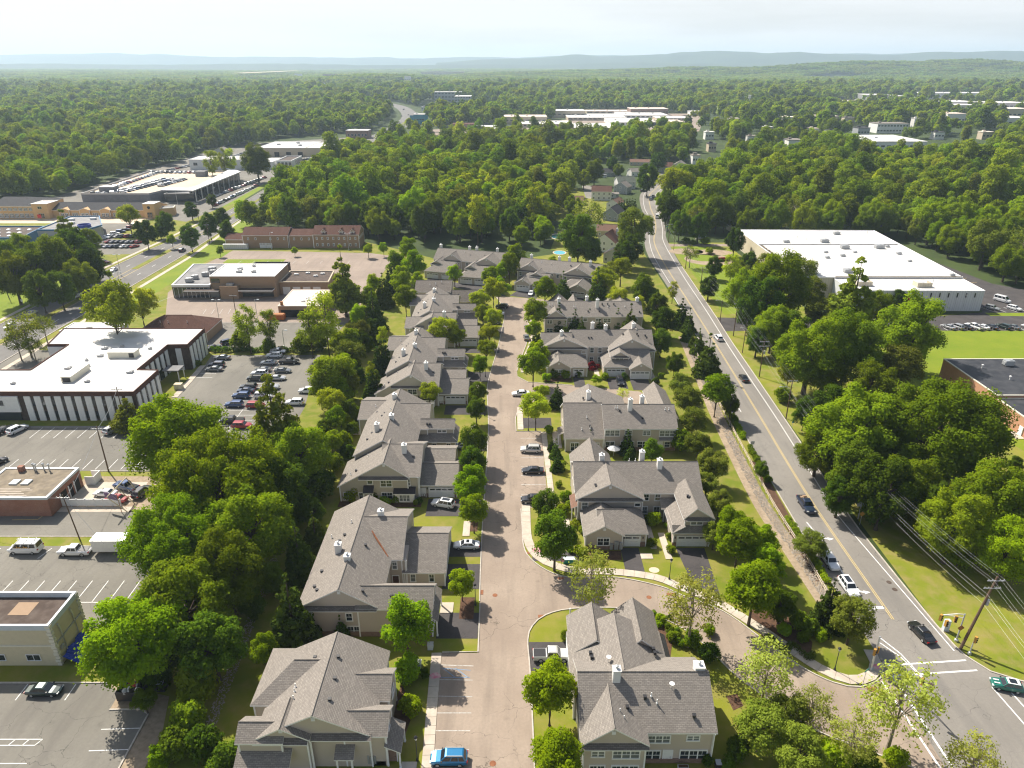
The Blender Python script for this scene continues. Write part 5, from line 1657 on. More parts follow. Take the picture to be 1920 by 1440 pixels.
b.box('entrance_block', -108, -101.3, 253.6, 256.1, 0, 4.9, 'tan_brick')
b.box('strip_window', -111.6, -108.4, 255.85, 255.98, 5.6, 7.2, 'glass_window')
b.box('shop_window', -119, -109, 255.02, 255.17, .4, 2.8, 'glass_blind')
b.box('shop_window', -100.6, -89, 255.86, 255.98, .3, 2.9, 'glass_window')
for x in (-86.5, -82.7, -78.9, -75.1):
 b.box('garage_door', x, x + 2.8, 259.38, 259.49, .05, 3.0, 'white_paint')
for x, y, w in ((-119, 276, 2.6), (-118.6, 268, 2.2), (-121, 264, 2.2), (-117, 271.5, 2.0), (-121.6, 260.2, 2.4)):
 b.unit(x, y, 4.8, w, w * .8, 1.5)
for x, y, w in ((-104, 266, 1.6), (-100, 270, 1.0), (-97.5, 262, 1.4), (-103, 262, 1.8)):
 b.unit(x, y, 7.95, w, w, .8)
for x, y in ((-84, 270), (-80, 272), (-76, 268), (-74, 271)):
 b.unit(x, y, 4.7, 1.6, .9, .5, 'white_paint')
b.unit(-104.4, 255, 4.8, 2.4, 1.4, .9)
b = Flat('service_building', 'low building with peeling pinkish white roof below the lone pine in the old lot')
b.mass([(-80.3, 233.2), (-64.4, 233.2), (-65.3, 252.4), (-80.8, 252.6)], 4.0, 'tan_brick', 'pale_roof', 'pale_roof', par=.06, capw=.3)
b.box('roof_vent', -79.6, -78.8, 233.8, 234.6, 3.9, 5.3, 'rust_orange')
for x, y in ((-72.3, 242), (-71.6, 240), (-73, 238.4)):
 b.unit(x, y, 3.95, 1.2, .9, .4, 'white_paint')
b.box('open_bay', -79.5, -70, 233.1, 233.22, .05, 2.6, 'black_rubber')
o = Flat('skip', 'orange steel skip beside the low peeling building', 'dumpster')
o.box('body', -83.4, -77.6, 229.6, 231.8, .2, 1.9, 'orange_paint')
for i in range(7):
 o.box('rib', -83.3 + i * .92, -83.15 + i * .92, 229.5, 229.6, .2, 1.85, 'rust_orange')
o.box('contents', -83.2, -77.8, 229.8, 231.6, 1.9, 2.1, 'rust_orange')
h = House('apartment_row', 'long brown brick row with brown tiled roofs and small dormers at the wood edge', (-104, 339), siding='tan_brick', group=None, cat='building', shingle='shingle_brown')
h.gable('x', 335.5, 346, -136.5, -127.2, 3.6, 5.6)
h.gable('x', 333.6, 346, -127.4, -105.5, 6.0, 8.8)
h.gable('x', 334.2, 345.6, -105.7, -93.8, 5.8, 7.9)
h.gable('x', 333.2, 346.4, -94.0, -71.9, 6.4, 9.6)
for x in (-88.8, -80.5, -75.2):
 h.gable('y', x - 1.2, x + 1.2, 334.0, 338, 7.6, 8.9, z0=6.4)
 h.win('S', x, 7.2, 334.25, .9, 1.0)
for x in (-124.5, -121, -114, -110.5, -107.5):
 h.win('S', x, 4.4, 333.85, .8, 1.1)
for x in (-103, -99.5, -96):
 h.win('S', x, 4.2, 334.45, .8, 1.1)
for i in range(8):
 h.win('S', -92 + i * 2.6, 4.7, 333.45, .8, 1.2)
 h.win('S', -92 + i * 2.6, 1.7, 333.45, .9, 1.3)
for x in (-118, -115):
 h.garage(x, 333.85, 2.6)
for i in range(4):
 h.win('E', 335.5 + i * 2.6, 4.7, -72.2, .8, 1.2)
h.done()
b = Flat('wall_shed', 'low grey wall and shed at the left end of the brown apartments', 'shed')
b.mass([(-136, 331.4), (-124.5, 331.4), (-124.5, 333), (-136, 333)], 2.2, 'ribbed_white', 'grey_membrane', par=.1)
b = Flat('warehouse', 'huge white roofed warehouse with ribbed walls and slit windows, right of the road', 'warehouse')
b.mass([(107.3, 255.4), (166.5, 255.4), (171.0, 335.8), (107.0, 337.8)], 7.9, 'ribbed_tan', 'white_roof', 'white_trim', par=.12, capw=.3)
b.mass([(119, 240.4), (165.5, 240.0), (166.4, 255.3), (119, 255.3)], 7.4, 'ribbed_white', 'white_roof', 'white_trim', par=.12, capw=.25)
n = b.panels((119.2, 240.3), (165.3, 239.9), 0.0, 7.25, 3.07, 2.98, 'ribbed_white', .12)
b.slots((119.2, 240.18), (165.3, 239.78), n, [(5.0, 6.6)], .5)
b.panels((107.2, 337), (107.3, 256), 0.0, 7.6, 3.1, 3.0, 'ribbed_tan', .12)
mb = MB()
mb.box(107.6, 167.9, 307.0, 307.4, 7.78, 8.05)
mb.build('roof_joint', M_['grey_membrane'], b.root)
mb = MB()
mb.box(119.4, 166, 255.35, 255.7, 7.3, 8.2)
mb.build('roof_step', M_['dirty_roof'], b.root)
for x, y, w in ((121, 311.5, 2.4), (138, 312, 3.2), (142, 300.5, 3.2), (157, 301, 3.4), (150, 328, 2.6), (161.5, 303, 1.6), (131, 293, 1.6), (143.2, 293, 1.4), (160.3, 290.6, 1.8), (128, 284, 1.6), (158.6, 278.5, 1.4), (127, 262.5, 3.0), (135.5, 287, 1.8), (164, 258, 1.6)):
 b.unit(x, y, 7.78, w, w * .75, w * .45)
for x, y in ((146.5, 246), (126, 247.5)):
 for q in ((x - 2.6, x + 2.6, y - 1.8, y - 1.65), (x - 2.6, x - 2.45, y - 1.65, y + 1.8), (x + 2.45, x + 2.6, y - 1.65, y + 1.8)):
  b.box('roof_screen', *q, 7.28, 8.9, 'ribbed_tan')
 b.unit(x, y, 7.28, 2.8, 2.0, 1.1)
for x, y in ((128.5, 319), (132, 317), (164.6, 329), (139, 287.5), (151.4, 248)):
 mb = MB()
 mb.tube([(x, y, 7.7), (x, y, 9.0)], .12, 6)
 mb.build('vent_stack', M_['galvanised'], b.root)
mb = MB()
rr = random.Random(9)
for i in range(34):
 t = i / 33
 x, y = 107.8 + .4 * t, 306 - 30 * t
 mb.box(x - .2, x + .3 + rr.random() * .7, y, y + rr.uniform(.3, .8), 7.8, 7.95 + rr.random() * .22)
mb.build('roof_debris', M_['dirty_roof'], b.root)
o = Flat('chain_fence', 'tall grey fence along the back drive of the warehouse', 'fence')
for i in range(16):
 x, y = 170.5 + i * .1, 262 + i * 5
 mb = MB()
 mb.tube([(x, y, 0), (x, y, 2.6)], .07, 5)
 mb.build('post', M_['galvanised'], o.root)
b = Flat('brick_building', 'orange brick building with black flat roof, cut by the right edge')
b.mass([(119.6, 158.6), (168, 158.6), (168, 182.4), (119.6, 182.4)], 5.3, 'brick_orange', 'black_membrane', 'cream_trim', par=.12, capw=.28)
b.mass([(119.7, 128), (168, 128), (168, 158.5), (119.7, 158.5)], 4.6, 'brick_orange', 'black_membrane', 'cream_trim', par=.12, capw=.28)
b.unit(134.6, 178, 5.2, 2.4, 1.6, 1.5, 'galvanised')
for x, y in ((126.4, 176), (129, 168.4)):
 mb = MB()
 mb.tube([(x, y, 5.1), (x, y, 6.0)], .14, 7)
 mb.lathe(x, y, [(.3, 6.0), (.3, 6.2), (.1, 6.3)], 8)
 mb.build('vent_stack', M_['white_paint'], b.root)
b.box('door', 119.5, 119.66, 147.2, 148.5, .1, 2.3, 'white_paint')
b.box('step', 117.6, 119.6, 145.8, 149.6, 0, .14, 'concrete')
b = Flat('rooftop_car_park', 'grey block dealership with cars parked on its tan roof and a white glass front canopy', 'building')
b.mass([(-266.5, 449), (-224.5, 449), (-221, 462), (-204, 470), (-211, 549), (-271, 552)], 6.6, 'block_grey', 'tan_deck', 'grey_metal', par=1.0, capw=.35)
b.mass([(-219, 456.5), (-201, 458.5), (-205.5, 468), (-219, 463)], 5.0, 'glass_window', 'grey_membrane', 'grey_metal')
b.box('glass_front', -203.8, -203.4, 459, 548, .2, 6.6, 'glass_window', rz=0)
mb = MB()
mb.prism([(-219, 453.5), (-197.3, 450.2), (-197.0, 534), (-207.5, 549), (-210, 549), (-202.5, 470), (-204, 459.5), (-219, 461.5)], 7.5, 8.1)
mb.build('canopy', M_['white_paint'], b.root)
for i in range(9):
 y = 455 + i * 9.5
 b.box('column', -198.6, -198.2, y, y + .4, 0, 7.5, 'white_paint')
for i in range(28):
 y = 459 + i * 3.2
 b.box('mullion', -203.3, -203.15, y, y + .14, .2, 6.6, 'grey_metal')
b.box('stair_house', -258.5, -249.5, 455.5, 462, 5.6, 9.4, 'block_grey', mt='white_roof')
b.box('stair_house', -227, -220, 526, 532, 5.6, 9.2, 'block_grey', mt='grey_membrane')
b.box('ramp_opening', -244, -233, 448.9, 449.05, .1, 1.2, 'black_rubber')
h = House('shop_row', 'long orange stuccoed shop row with black hipped roof and square corner towers', (-240, 414), siding='peach_stucco', group=None, cat='building', shingle='shingle_black')
h.gable('x', 405.6, 424, -262, -202, 4.4, 7.2, hip1=False)
h.gable('x', 403.2, 430, -292, -266, 7.0, 10.0, hip1=True)
for x in (-252.5, -241, -229.5, -218):
 h.gable('y', x - 3.2, x + 3.2, 404.9, 412, 4.5, 5.6, mat='peach_stucco')
 h.block(x - 2.2, x + 2.2, 405.45, 405.6, .1, .3)
 for d in (-1.1, 1.1):
  h.win('S', x + d, 1.6, 405.1, 1.8, 2.2, 2, False)
for x in (-247, -235.5, -224, -212):
 h.win('S', x, 1.7, 405.9, 3.2, 2.0, 3, False)
for i in range(8):
 h.win('S', -290 + i * 2.9, 5.2, 403.4, 2.2, 1.6, 3, False)
 h.win('S', -290 + i * 2.9, 1.7, 403.4, 2.3, 2.2, 3, False)
h.done()
b = Flat('corner_tower', 'square orange stucco tower with a round opening at the right end of the shop row', 'tower')
b.mass([(-206.8, 403.6), (-200.4, 403.6), (-200.4, 412), (-206.8, 412)], 8.2, 'peach_stucco', 'white_roof', 'white_trim', par=.15, capw=.5)
b.win('S', -203.6, 2.0, 403.55, 2.8, 2.8, 'glass_dark', 'peach_stucco', 2)
mb = MB()
mb.tube([(-203.6, 403.62, 6.1), (-203.6, 403.5, 6.1)], .8, 14)
mb.build('round_window', M_['glass_dark'], b.root)
b = Flat('corner_tower', 'square orange stucco tower with pale roof in the middle of the shop row', 'tower')
b.mass([(-268.4, 402.6), (-259.6, 402.6), (-259.6, 414), (-268.4, 414)], 8.4, 'peach_stucco', 'pale_roof', 'white_trim', par=.15, capw=.5)
b.win('S', -264, 6.2, 402.55, 2.2, 1.3, 'glass_window', 'cream_trim', 2)
b.win('S', -264, 1.8, 402.55, 3.2, 2.4, 'glass_dark', 'cream_trim', 3)
b = Flat('corner_pavilion', 'low orange pavilion right of the corner tower', 'building')
b.mass([(-200.2, 409), (-193.6, 412.4), (-196, 420), (-202.5, 417)], 4.6, 'peach_stucco', 'grey_membrane', 'cream_trim', par=.2)
b = Flat('blue_building', 'low bright blue building with rows of white skylights on its dark roof')
b.mass([(-275, 334), (-231.5, 334), (-236, 360), (-275, 360)], 5.0, 'bright_blue', 'brown_membrane', 'bright_blue', par=.5, capw=.4, caph=1.0)
for i in range(4):
 for j in range(3):
  x, y = -256 + i * 5.2 + j * .5, 339 + j * 7
  mb = MB()
  mb.lathe(x, y, [(1.1, 4.5), (1.05, 4.8), (.5, 5.05), (.05, 5.1)], 8)
  mb.build('skylight', M_['white_paint'], b.root)
b.box('lower_wall', -275, -231, 333.6, 333.98, 0, 3.4, 'grey_membrane')
b = Flat('grey_shop', 'grey flat roofed store with a round blue sign tower beside the crowded car park')
b.mass([(-230.5, 345), (-207, 345), (-204.6, 356), (-218, 379), (-233, 378)], 6.4, 'grey_metal', 'grey_membrane', 'bright_blue', par=.4, capw=.4, caph=.7)
mb = MB()
mb.lathe(-211.5, 352.5, [(3.0, 4.0), (3.0, 7.4), (2.7, 7.4), (2.7, 5.8)], 20)
mb.build('sign_drum', M_['tarp_blue'], b.root)
for x, y in ((-222, 360), (-227, 369), (-217, 371)):
 b.unit(x, y, 6.0, 2.6, 1.8, 1.0, 'white_paint')
b = Flat('white_garage', 'long white garage with pale roof behind the slim trees, left of the boulevard')
b.mass([(-264, 604), (-222, 604), (-222, 628), (-264, 628)], 8.2, 'siding_white', 'white_roof', 'white_trim', par=.15)
b.mass([(-222, 606), (-196, 606), (-198, 632), (-222, 632)], 6.2, 'white_paint', 'white_roof', 'white_trim', par=.3)
for i in range(5):
 b.win('S', -259 + i * 8, 4.6, 603.97, 3.2, 2.2, units=2)
b = Flat('glass_showroom', 'low showroom with dark roof and white window bands beside the boulevard')
b.mass([(-195, 612), (-182.5, 612), (-183, 646), (-196, 646)], 6.4, 'white_paint', 'brown_membrane', 'white_trim', par=.6, capw=.5)
for i in range(8):
 b.win('E', 615 + i * 4, 3.2, -182.7, 3.0, 3.6, 'glass_window', 'white_trim')
for i in range(4):
 b.win('S', -193 + i * 3, 3.2, 611.97, 2.2, 3.6, 'glass_window', 'white_trim')
b = Flat('far_dealer', 'wide beige dealer building with white roof, second block up the boulevard')
b.mass([(-238, 694), (-192, 694), (-192, 752), (-238, 752)], 8.0, 'beige_stucco', 'white_roof', 'white_trim', par=.2)
b.mass([(-191.8, 690), (-177, 690), (-178, 740), (-191.8, 740)], 8.4, 'beige_stucco', 'white_roof', 'cream_trim', par=.3)
for i in range(3):
 b.box('garage_door', -222 + i * 11, -217.5 + i * 11, 693.86, 693.98, .1, 4.2, 'dark_metal')
for i in range(6):
 b.win('E', 694 + i * 7.5, 3.6, -177.2, 4.0, 4.4, 'glass_window', 'white_trim')
for x, y in ((-225, 720), (-210, 734), (-202, 712)):
 b.unit(x, y, 7.8, 3.2, 2.2, 1.4, 'grey_metal')
b = Flat('brick_store', 'small brown store with pale roof at the far end of the dealers')
b.mass([(-192, 868), (-166, 868), (-166, 886), (-192, 886)], 9.0, 'brick_brown', 'white_roof', 'white_trim', par=.3)
for i in range(6):
 b.win('S', -189 + i * 4, 4, 867.96, 2, 2.4)
h = House('small_house', 'small grey gabled house at the wood edge behind the white garage', (-272, 700), siding='siding_grey', group=None, cat='house', shingle='shingle')
h.gable('y', -280, -266, 694, 706, 4.5, 8.0)
h.wins('S', 694.3, [(-276, 2, 1.6, 1.4), (-270, 2, 1.6, 1.4)])
h.done()
# ================================================================ TREES
def leaf_mesh(name, centers, radii, n, size, mat, seed, low=-0.5, shell=(0.72, 1.08), squash=1.0, up=0.55, aspect=1.0, inner=0.15, ragged=0.0):
 """n leaf sprays (small bent quads) spread over the outer shells of the given clumps"""
 rg = np.random.default_rng(seed)
 C = np.array(centers, np.float32)
 Rr = np.array(radii, np.float32)
 w = Rr ** 2
 k = rg.choice(len(C), n, p=w / w.sum())
 d = rg.normal(size=(n, 3)).astype(np.float32)
 d /= np.linalg.norm(d, axis=1)[:, None]
 lowm = d[:, 2] < low
 d[lowm, 2] *= -1
 rr = rg.uniform(shell[0], shell[1], n).astype(np.float32)
 inn = rg.random(n) < inner
 rr[inn] *= rg.uniform(0.3, 0.9, inn.sum())
 if ragged:
  rr *= 1 + ragged * rg.normal(size=n).astype(np.float32)
 p = C[k] + d * (Rr[k] * rr)[:, None] * np.array((1, 1, squash), np.float32)
 nrm = d + rg.normal(size=(n, 3)).astype(np.float32) * 0.38
 nrm[:, 2] += up
 nrm /= np.linalg.norm(nrm, axis=1)[:, None]
 a = rg.normal(size=(n, 3)).astype(np.float32)
 t = np.cross(nrm, a)
 t /= np.linalg.norm(t, axis=1)[:, None] + 1e-6
 b = np.cross(nrm, t)
 s = (size * rg.uniform(0.6, 1.3, n)).astype(np.float32)[:, None]
 bend = nrm * s * 0.28
 v = np.empty((n, 4, 3), np.float32)
 v[:, 0] = p - t * s * 0.5 * aspect
 v[:, 1] = p - b * s * 0.42 + bend * .5
 v[:, 2] = p + t * s * 0.5 * aspect - bend
 v[:, 3] = p + b * s * 0.42 + bend * .5
 v = v.reshape(-1, 3)
 v[:, 2] = np.maximum(v[:, 2], 0.03)
 me = bpy.data.meshes.new(name)
 me.vertices.add(n * 4)
 me.vertices.foreach_set("co", v.ravel())
 me.loops.add(n * 4)
 me.loops.foreach_set("vertex_index", np.arange(n * 4, dtype=np.int32))
 me.polygons.add(n)
 me.polygons.foreach_set("loop_start", np.arange(0, n * 4, 4, dtype=np.int32))
 me.materials.append(M_[mat])
 me.update()
 return me
def trunk_mesh(name, h, r, targets, mat, seed, lean=0.0, fork=0.45):
 rg = random.Random(seed)
 mb = MB()
 top = (lean * h * .3, rg.uniform(-.2, .2), h)
 pts = [(0, 0, -0.1), (lean * h * .05, 0, h * .3), (lean * h * .15, rg.uniform(-.1, .1), h * .65), top]
 mb.tube(pts, [r * 1.35, r, r * .75, r * .35], 7)
 for (x, y, z) in targets:
  q = rg.uniform(fork, .95)
  z0 = h * q
  s = (top[0] * q, top[1] * q, z0)
  m = ((s[0] + x) / 2 + rg.uniform(-.3, .3), (s[1] + y) / 2 + rg.uniform(-.3, .3), (z0 + z) / 2 + .1 * h * rg.uniform(-.3, .8))
  mb.tube([s, m, (x, y, z)], [r * .42, r * .26, r * .09], 5, cap=False)
 return mb.mesh(name, M_[mat], uv=False)
def clumps_ellipsoid(rg, n, rx, rz, zc, rmin, rmax, fill=0.55, flat=0.0):
 out, rad = [], []
 while len(out) < n:
  d = Vector((rg.gauss(0, 1), rg.gauss(0, 1), rg.gauss(0, 1))).normalized()
  q = rg.uniform(fill, 1.0)
  r = rg.uniform(rmin, rmax)
  z = d.z * rz * q
  if d.z < 0:
   z *= (1 - flat)
  x, y = d.x * (rx - r * .6) * q, d.y * (rx - r * .6) * q
  if all((x - o[0]) ** 2 + (y - o[1]) ** 2 + (zc + z - o[2]) ** 2 > (0.45 * (r + rr_)) ** 2 for o, rr_ in zip(out, rad)) or rg.random() < .06:
   out.append((x, y, zc + z))
   rad.append(r)
 return out, rad
PROTO = {}          # kind -> list of (trunk mesh, crown mesh); nominal width and crown-centre height in KIND
KIND = {}
def proto(kind, width, czh, height, builds):
 PROTO[kind] = builds
 KIND[kind] = (width, czh, height)
def broad(seed, rx, rz, zc, ncl, n, size, mat, rmin, rmax, h, r, bark='bark', fill=.55, flat=.3, **kw):
 rg = random.Random(seed)
 c, rad = clumps_ellipsoid(rg, ncl, rx, rz, zc, rmin, rmax, fill, flat)
 cm = leaf_mesh('tree_crown', c, rad, n, size, mat, seed, **kw)
 tm = trunk_mesh('tree_trunk', h, r, c[:: max(1, ncl // 16)], bark, seed)
 return tm, cm
def conifer(seed, h, rb, n, size, mat, tiers=13, z0=.6, droop=.25, gap=0.0, rmin=.22):
 rg = random.Random(seed)
 c, rad = [], []
 for i in range(tiers):
  t = i / (tiers - 1)
  rr_ = rb * (1 - t) ** .85 + .12
  z = z0 + (h - z0) * t
  k = max(1, int(9 * (1 - t) + 1))
  for j in range(k):
   if rg.random() < gap:
    continue
   a = 2 * PI * j / k + rg.uniform(-.35, .35) + i * 1.7
   q = rg.uniform(.55, .95) * rr_ if k > 1 else 0
   c.append((q * math.cos(a), q * math.sin(a), max(.3, z - droop * q + rg.uniform(-.15, .15))))
   rad.append(max(rmin, rr_ * .42))
 cm = leaf_mesh('tree_crown', c, rad, n, size, mat, seed, low=-.9, squash=.6, up=.1, aspect=1.5, inner=.3)
 mb = MB()
 mb.tube([(0, 0, -.1), (0, 0, h * .5), (0, 0, h * .97)], [h * .022, h * .014, .03], 6)
 return mb.mesh('tree_trunk', M_['bark'], uv=False), cm
proto('giant_maple', 24.0, 10.0, 18.0, [broad(90, 12.0, 8.6, 10.0, 190, 52000, .42, 'leaf_bright', 1.0, 2.3, 10, .6, low=-.6, ragged=.15, inner=.3)])
proto('giant_oak', 24.0, 9.6, 17.5, [broad(95, 12.0, 8.6, 9.6, 190, 48000, .43, 'leaf_mid', 1.0, 2.3, 10, .6, low=-.6, ragged=.15, inner=.3)])
proto('maple', 14.0, 9.6, 16.0, [broad(100 + i, 7.0, 7.2, 9.0, 84, 30000, .36, 'leaf_bright', .9, 2.0, 9, .42, low=-.55, ragged=.14, inner=.25) for i in range(3)])
proto('oak', 14.0, 9.4, 15.5, [broad(120 + i, 7.0, 7.2, 8.8, 84, 26000, .38, 'leaf_mid', .9, 1.9, 9, .42, low=-.6, ragged=.14, inner=.25) for i in range(3)])
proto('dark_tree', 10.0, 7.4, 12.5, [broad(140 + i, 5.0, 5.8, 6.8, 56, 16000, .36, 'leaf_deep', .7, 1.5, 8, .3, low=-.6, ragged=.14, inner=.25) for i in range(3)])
proto('pear', 5.0, 4.2, 7.0, [broad(160 + i, 2.5, 2.9, 4.2, 26, 8000, .25, 'leaf_deep', .6, 1.1, 4.5, .13, low=-.6, ragged=.08) for i in range(2)])
proto('zelkova', 6.0, 4.8, 7.5, [broad(170 + i, 3.0, 2.8, 4.9, 28, 8000, .27, 'leaf_bright', .65, 1.2, 5, .14, low=-.4, ragged=.08) for i in range(3)])
proto('locust', 7.0, 5.2, 8.0, [broad(180 + i, 3.5, 2.6, 5.4, 26, 6500, .27, 'leaf_lime', .7, 1.25, 5.5, .14, low=-.2, ragged=.12) for i in range(3)])
proto('airy_tree', 7.0, 6.0, 9.5, [broad(190 + i, 3.5, 4.0, 5.9, 44, 2500, .25, 'leaf_pale', .6, 1.15, 8, .14, bark='bark_pale', low=-.6, ragged=.25, inner=.5) for i in range(3)])
proto('thin_tree', 5.5, 6.4, 10.5, [broad(200 + i, 2.7, 4.6, 6.2, 34, 4200, .27, 'leaf_lime', .55, 1.0, 9, .13, low=-.6, ragged=.2, inner=.4) for i in range(3)])
proto('olive_tree', 9.0, 6.8, 11.0, [broad(210 + i, 4.5, 4.6, 6.6, 40, 11000, .32, 'needle_olive', .8, 1.5, 8, .22, low=-.5, ragged=.12) for i in range(2)])
proto('spruce', 5.4, 4.0, 10.0, [conifer(220 + i, 10, 2.7, 6000, .42, 'needle') for i in range(2)])
proto('fir', 3.6, 2.9, 7.0, [conifer(230 + i, 7, 1.8, 3200, .34, 'needle', 11) for i in range(2)])
proto('pine', 9.0, 8.0, 15.0, [conifer(240 + i, 15, 4.4, 9000, .5, 'needle_olive', 15, 2.5, .0, .12, .8) for i in range(2)])
proto('tall_pine', 10.0, 11.0, 19.5, [conifer(250, 19.5, 4.6, 7000, .6, 'needle_olive', 18, 4.0, .12, .36, .7)])
proto('arborvitae', 1.9, 2.3, 4.6, [conifer(260 + i, 4.6, 1.0, 1500, .3, 'needle', 10, .25, 0.0) for i in range(2)])
proto('shrub', 2.4, .95, 1.9, [broad(270 + i, 1.2, .9, .95, 12, 1500, .24, m, .4, .65, .8, .07, low=-.7) for i, m in enumerate(('leaf_bright', 'leaf_deep', 'leaf_mid'))])
proto('bush', 4.2, 1.8, 3.6, [broad(280 + i, 2.1, 1.7, 1.8, 20, 2800, .34, m, .6, 1.0, 1.8, .1, low=-.7, ragged=.1) for i, m in enumerate(('leaf_mid', 'leaf_bright', 'leaf_deep'))])
proto('red_maple', 3.4, 2.6, 4.0, [broad(290, 1.7, 1.4, 2.6, 14, 1800, .28, 'leaf_red', .45, .75, 2.6, .08, low=-.4)])
proto('yellow_shrub', 2.4, .6, 1.2, [broad(295, 1.1, .5, .6, 9, 900, .2, 'leaf_lime', .35, .5, .5, .05, low=-.7)])
proto('bare_tree', 9.0, 7.0, 11.0, [broad(297, 4.5, 4.0, 7.2, 40, 1500, .4, 'needle_olive', .9, 1.6, 9, .2, bark='bark_pale', low=-.6, ragged=.3, inner=.5)])
CATN = {'maple': 'tree', 'shrub': 'shrub', 'bush': 'shrub', 'yellow_shrub': 'shrub', 'arborvitae': 'conifer'}
NAMES = {'giant_maple': 'maple_tree', 'giant_oak': 'oak_tree', 'maple': 'maple_tree', 'oak': 'oak_tree', 'dark_tree': 'broadleaf_tree', 'pear': 'pear_tree', 'zelkova': 'street_tree', 'locust': 'locust_tree', 'airy_tree': 'birch_tree', 'thin_tree': 'slender_tree', 'olive_tree': 'olive_green_tree', 'spruce': 'spruce_tree', 'fir': 'fir_tree', 'pine': 'pine_tree', 'tall_pine': 'pine_tree', 'arborvitae': 'arborvitae', 'shrub': 'shrub', 'bush': 'bush', 'red_maple': 'red_maple', 'yellow_shrub': 'shrub', 'bare_tree': 'sparse_tree'}
TR = random.Random(77)
N_TREES = [0]
def tree(kind, x, y, s, label, group=None, sz=None, var=None):
 """one tree: trunk and crown are its parts"""
 b = PROTO[kind]
 tm, cm = b[var if var is not None else TR.randrange(len(b))]
 root = empty(NAMES[kind], (x, y, 0), TR.uniform(0, 6.28))
 tag(root, label, CATN.get(kind, 'tree'), group)
 k = (s, s, s * (sz or TR.uniform(.92, 1.08)))
 inst('crown', cm, root, scale=k)
 inst('trunk', tm, root, scale=k)
 N_TREES[0] += 1
 return root
def tpx(kind, cx, cy_, wpx, label, group=None, sz=None, var=None):
 """tree whose crown centre shows at photo pixel (cx, cy_) with a crown wpx pixels wide"""
 wn, zc, _ = KIND[kind]
 s = 1.0
 for _i in range(12):
  hz = zc * s * (sz or 1)
  X, Y = P(cx, cy_, hz)
  depth = Y * CP - (hz - CAM_H) * SP
  s = wpx * depth / F_ / wn
 return tree(kind, X, Y, s, label, group, sz, var)
def row_of(kind, pts, what, where, group, **kw):
 """several alike in a row; labels count along the row"""
 pts = list(pts)
 dx = max(p[0] for p in pts) - min(p[0] for p in pts)
 dy = max(p[1] for p in pts) - min(p[1] for p in pts)
 side = dx >= dy
 pts.sort(key=(lambda p: p[0]) if side else (lambda p: p[1]))
 what = what.replace(' from the left', '').replace(' from the top', '').replace(' from the far end', '')
 for i, p in enumerate(pts):
  if len(pts) == 1:
   l = f"{what} {where}"
  else:
   l = f"{ORD[i]} {what} from the {'left' if side else 'far end'} {where}"
  tpx(kind, p[0], p[1], p[2], l, group if len(pts) > 1 else None, **kw)
T = tpx
T('maple', 332, 815, 185, 'round bright green maple at the corner of the white office front lot')
T('giant_maple', 415, 912, 245, 'largest bright green maple, spreading above the workshop yard')
T('pine', 515, 800, 120, 'feathery pale pine beside the red cars of the office lot')
T('oak', 560, 845, 125, 'rounded green tree just right of the feathery pine by the office lot')
T('giant_maple', 338, 1015, 205, 'bright green maple with branches hanging over the white trailer')
T('oak', 470, 985, 165, 'dark green tree behind the maples, left of the second townhouse')
T('maple', 250, 1185, 190, 'bright green maple leaning over the blue tarp by the cream building')
T('oak', 345, 1130, 180, 'mid green tree in the thick of the grove behind the cream building')
T('oak', 425, 1075, 150, 'shaded tree at the inner edge of the grove above the gravel swale')
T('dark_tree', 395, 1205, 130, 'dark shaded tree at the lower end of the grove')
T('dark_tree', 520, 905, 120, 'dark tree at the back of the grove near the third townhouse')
T('bush', 300, 1255, 80, 'shaded bush under the grove above the dumpster')
T('zelkova', 270, 1312, 46, 'small young tree in front of the overflowing dumpster')
for i, q in enumerate(((370, 1285, 80), (352, 1345, 70), (330, 1395, 66), (385, 1395, 70), (300, 1420, 44), (425, 1425, 70))):
 T('bush', *q, f"{ORD[i]} leafy bush from the top in the strip right of the lower left lot", 'bushes in the strip by the lower left lot')
T('spruce', 548, 1165, 92, 'broad dark spruce at the near left corner of the second townhouse')
T('spruce', 560, 1045, 62, 'dark spruce against the left eave of the second townhouse')
T('spruce', 590, 1000, 48, 'small spruce at the far left side of the second townhouse', sz=.9)
T('zelkova', 495, 1218, 60, 'small bright green tree left of the nearest townhouse gable')
T('fir', 640, 1185, 30, 'small yellowish fir in front of the second townhouse wall')
T('bush', 590, 918, 62, 'round light green bush left of the third townhouse')
T('bush', 540, 965, 60, 'dark bush under the trees left of the second townhouse')
row_of('thin_tree', [(462, 608, 52), (503, 612, 40), (580, 612, 55), (610, 600, 66)], 'slender young tree from the left', 'in the hedge row behind the office lot', 'slender trees above the office lot')
row_of('bush', [(450, 640, 40), (505, 648, 30), (567, 645, 40), (636, 640, 46), (600, 642, 34)], 'low bush from the left', 'under the slender trees behind the office lot', 'bushes behind the office lot')
row_of('locust', [(622, 698, 92), (618, 755, 60), (600, 735, 50)], 'yellow green tree from the top', 'at the right edge of the office lot', 'trees at the edge of the office lot')
row_of('olive_tree', [(655, 665, 62), (672, 625, 50), (650, 720, 54)], 'dense green tree from the top', 'in the belt left of the stepped townhouses', 'trees in the belt left of the houses')
row_of('spruce', [(700, 590, 44), (718, 548, 38), (690, 622, 34), (735, 522, 34), (664, 690, 34)], 'dark conifer from the top', 'in the belt behind the left houses', 'conifers in the belt behind the left houses')
row_of('zelkova', [(760, 560, 46), (752, 528, 46), (775, 498, 50), (765, 470, 40), (742, 498, 40), (782, 525, 30)], 'leafy tree', 'at the top of the left back lawn', 'leafy trees behind the left houses')
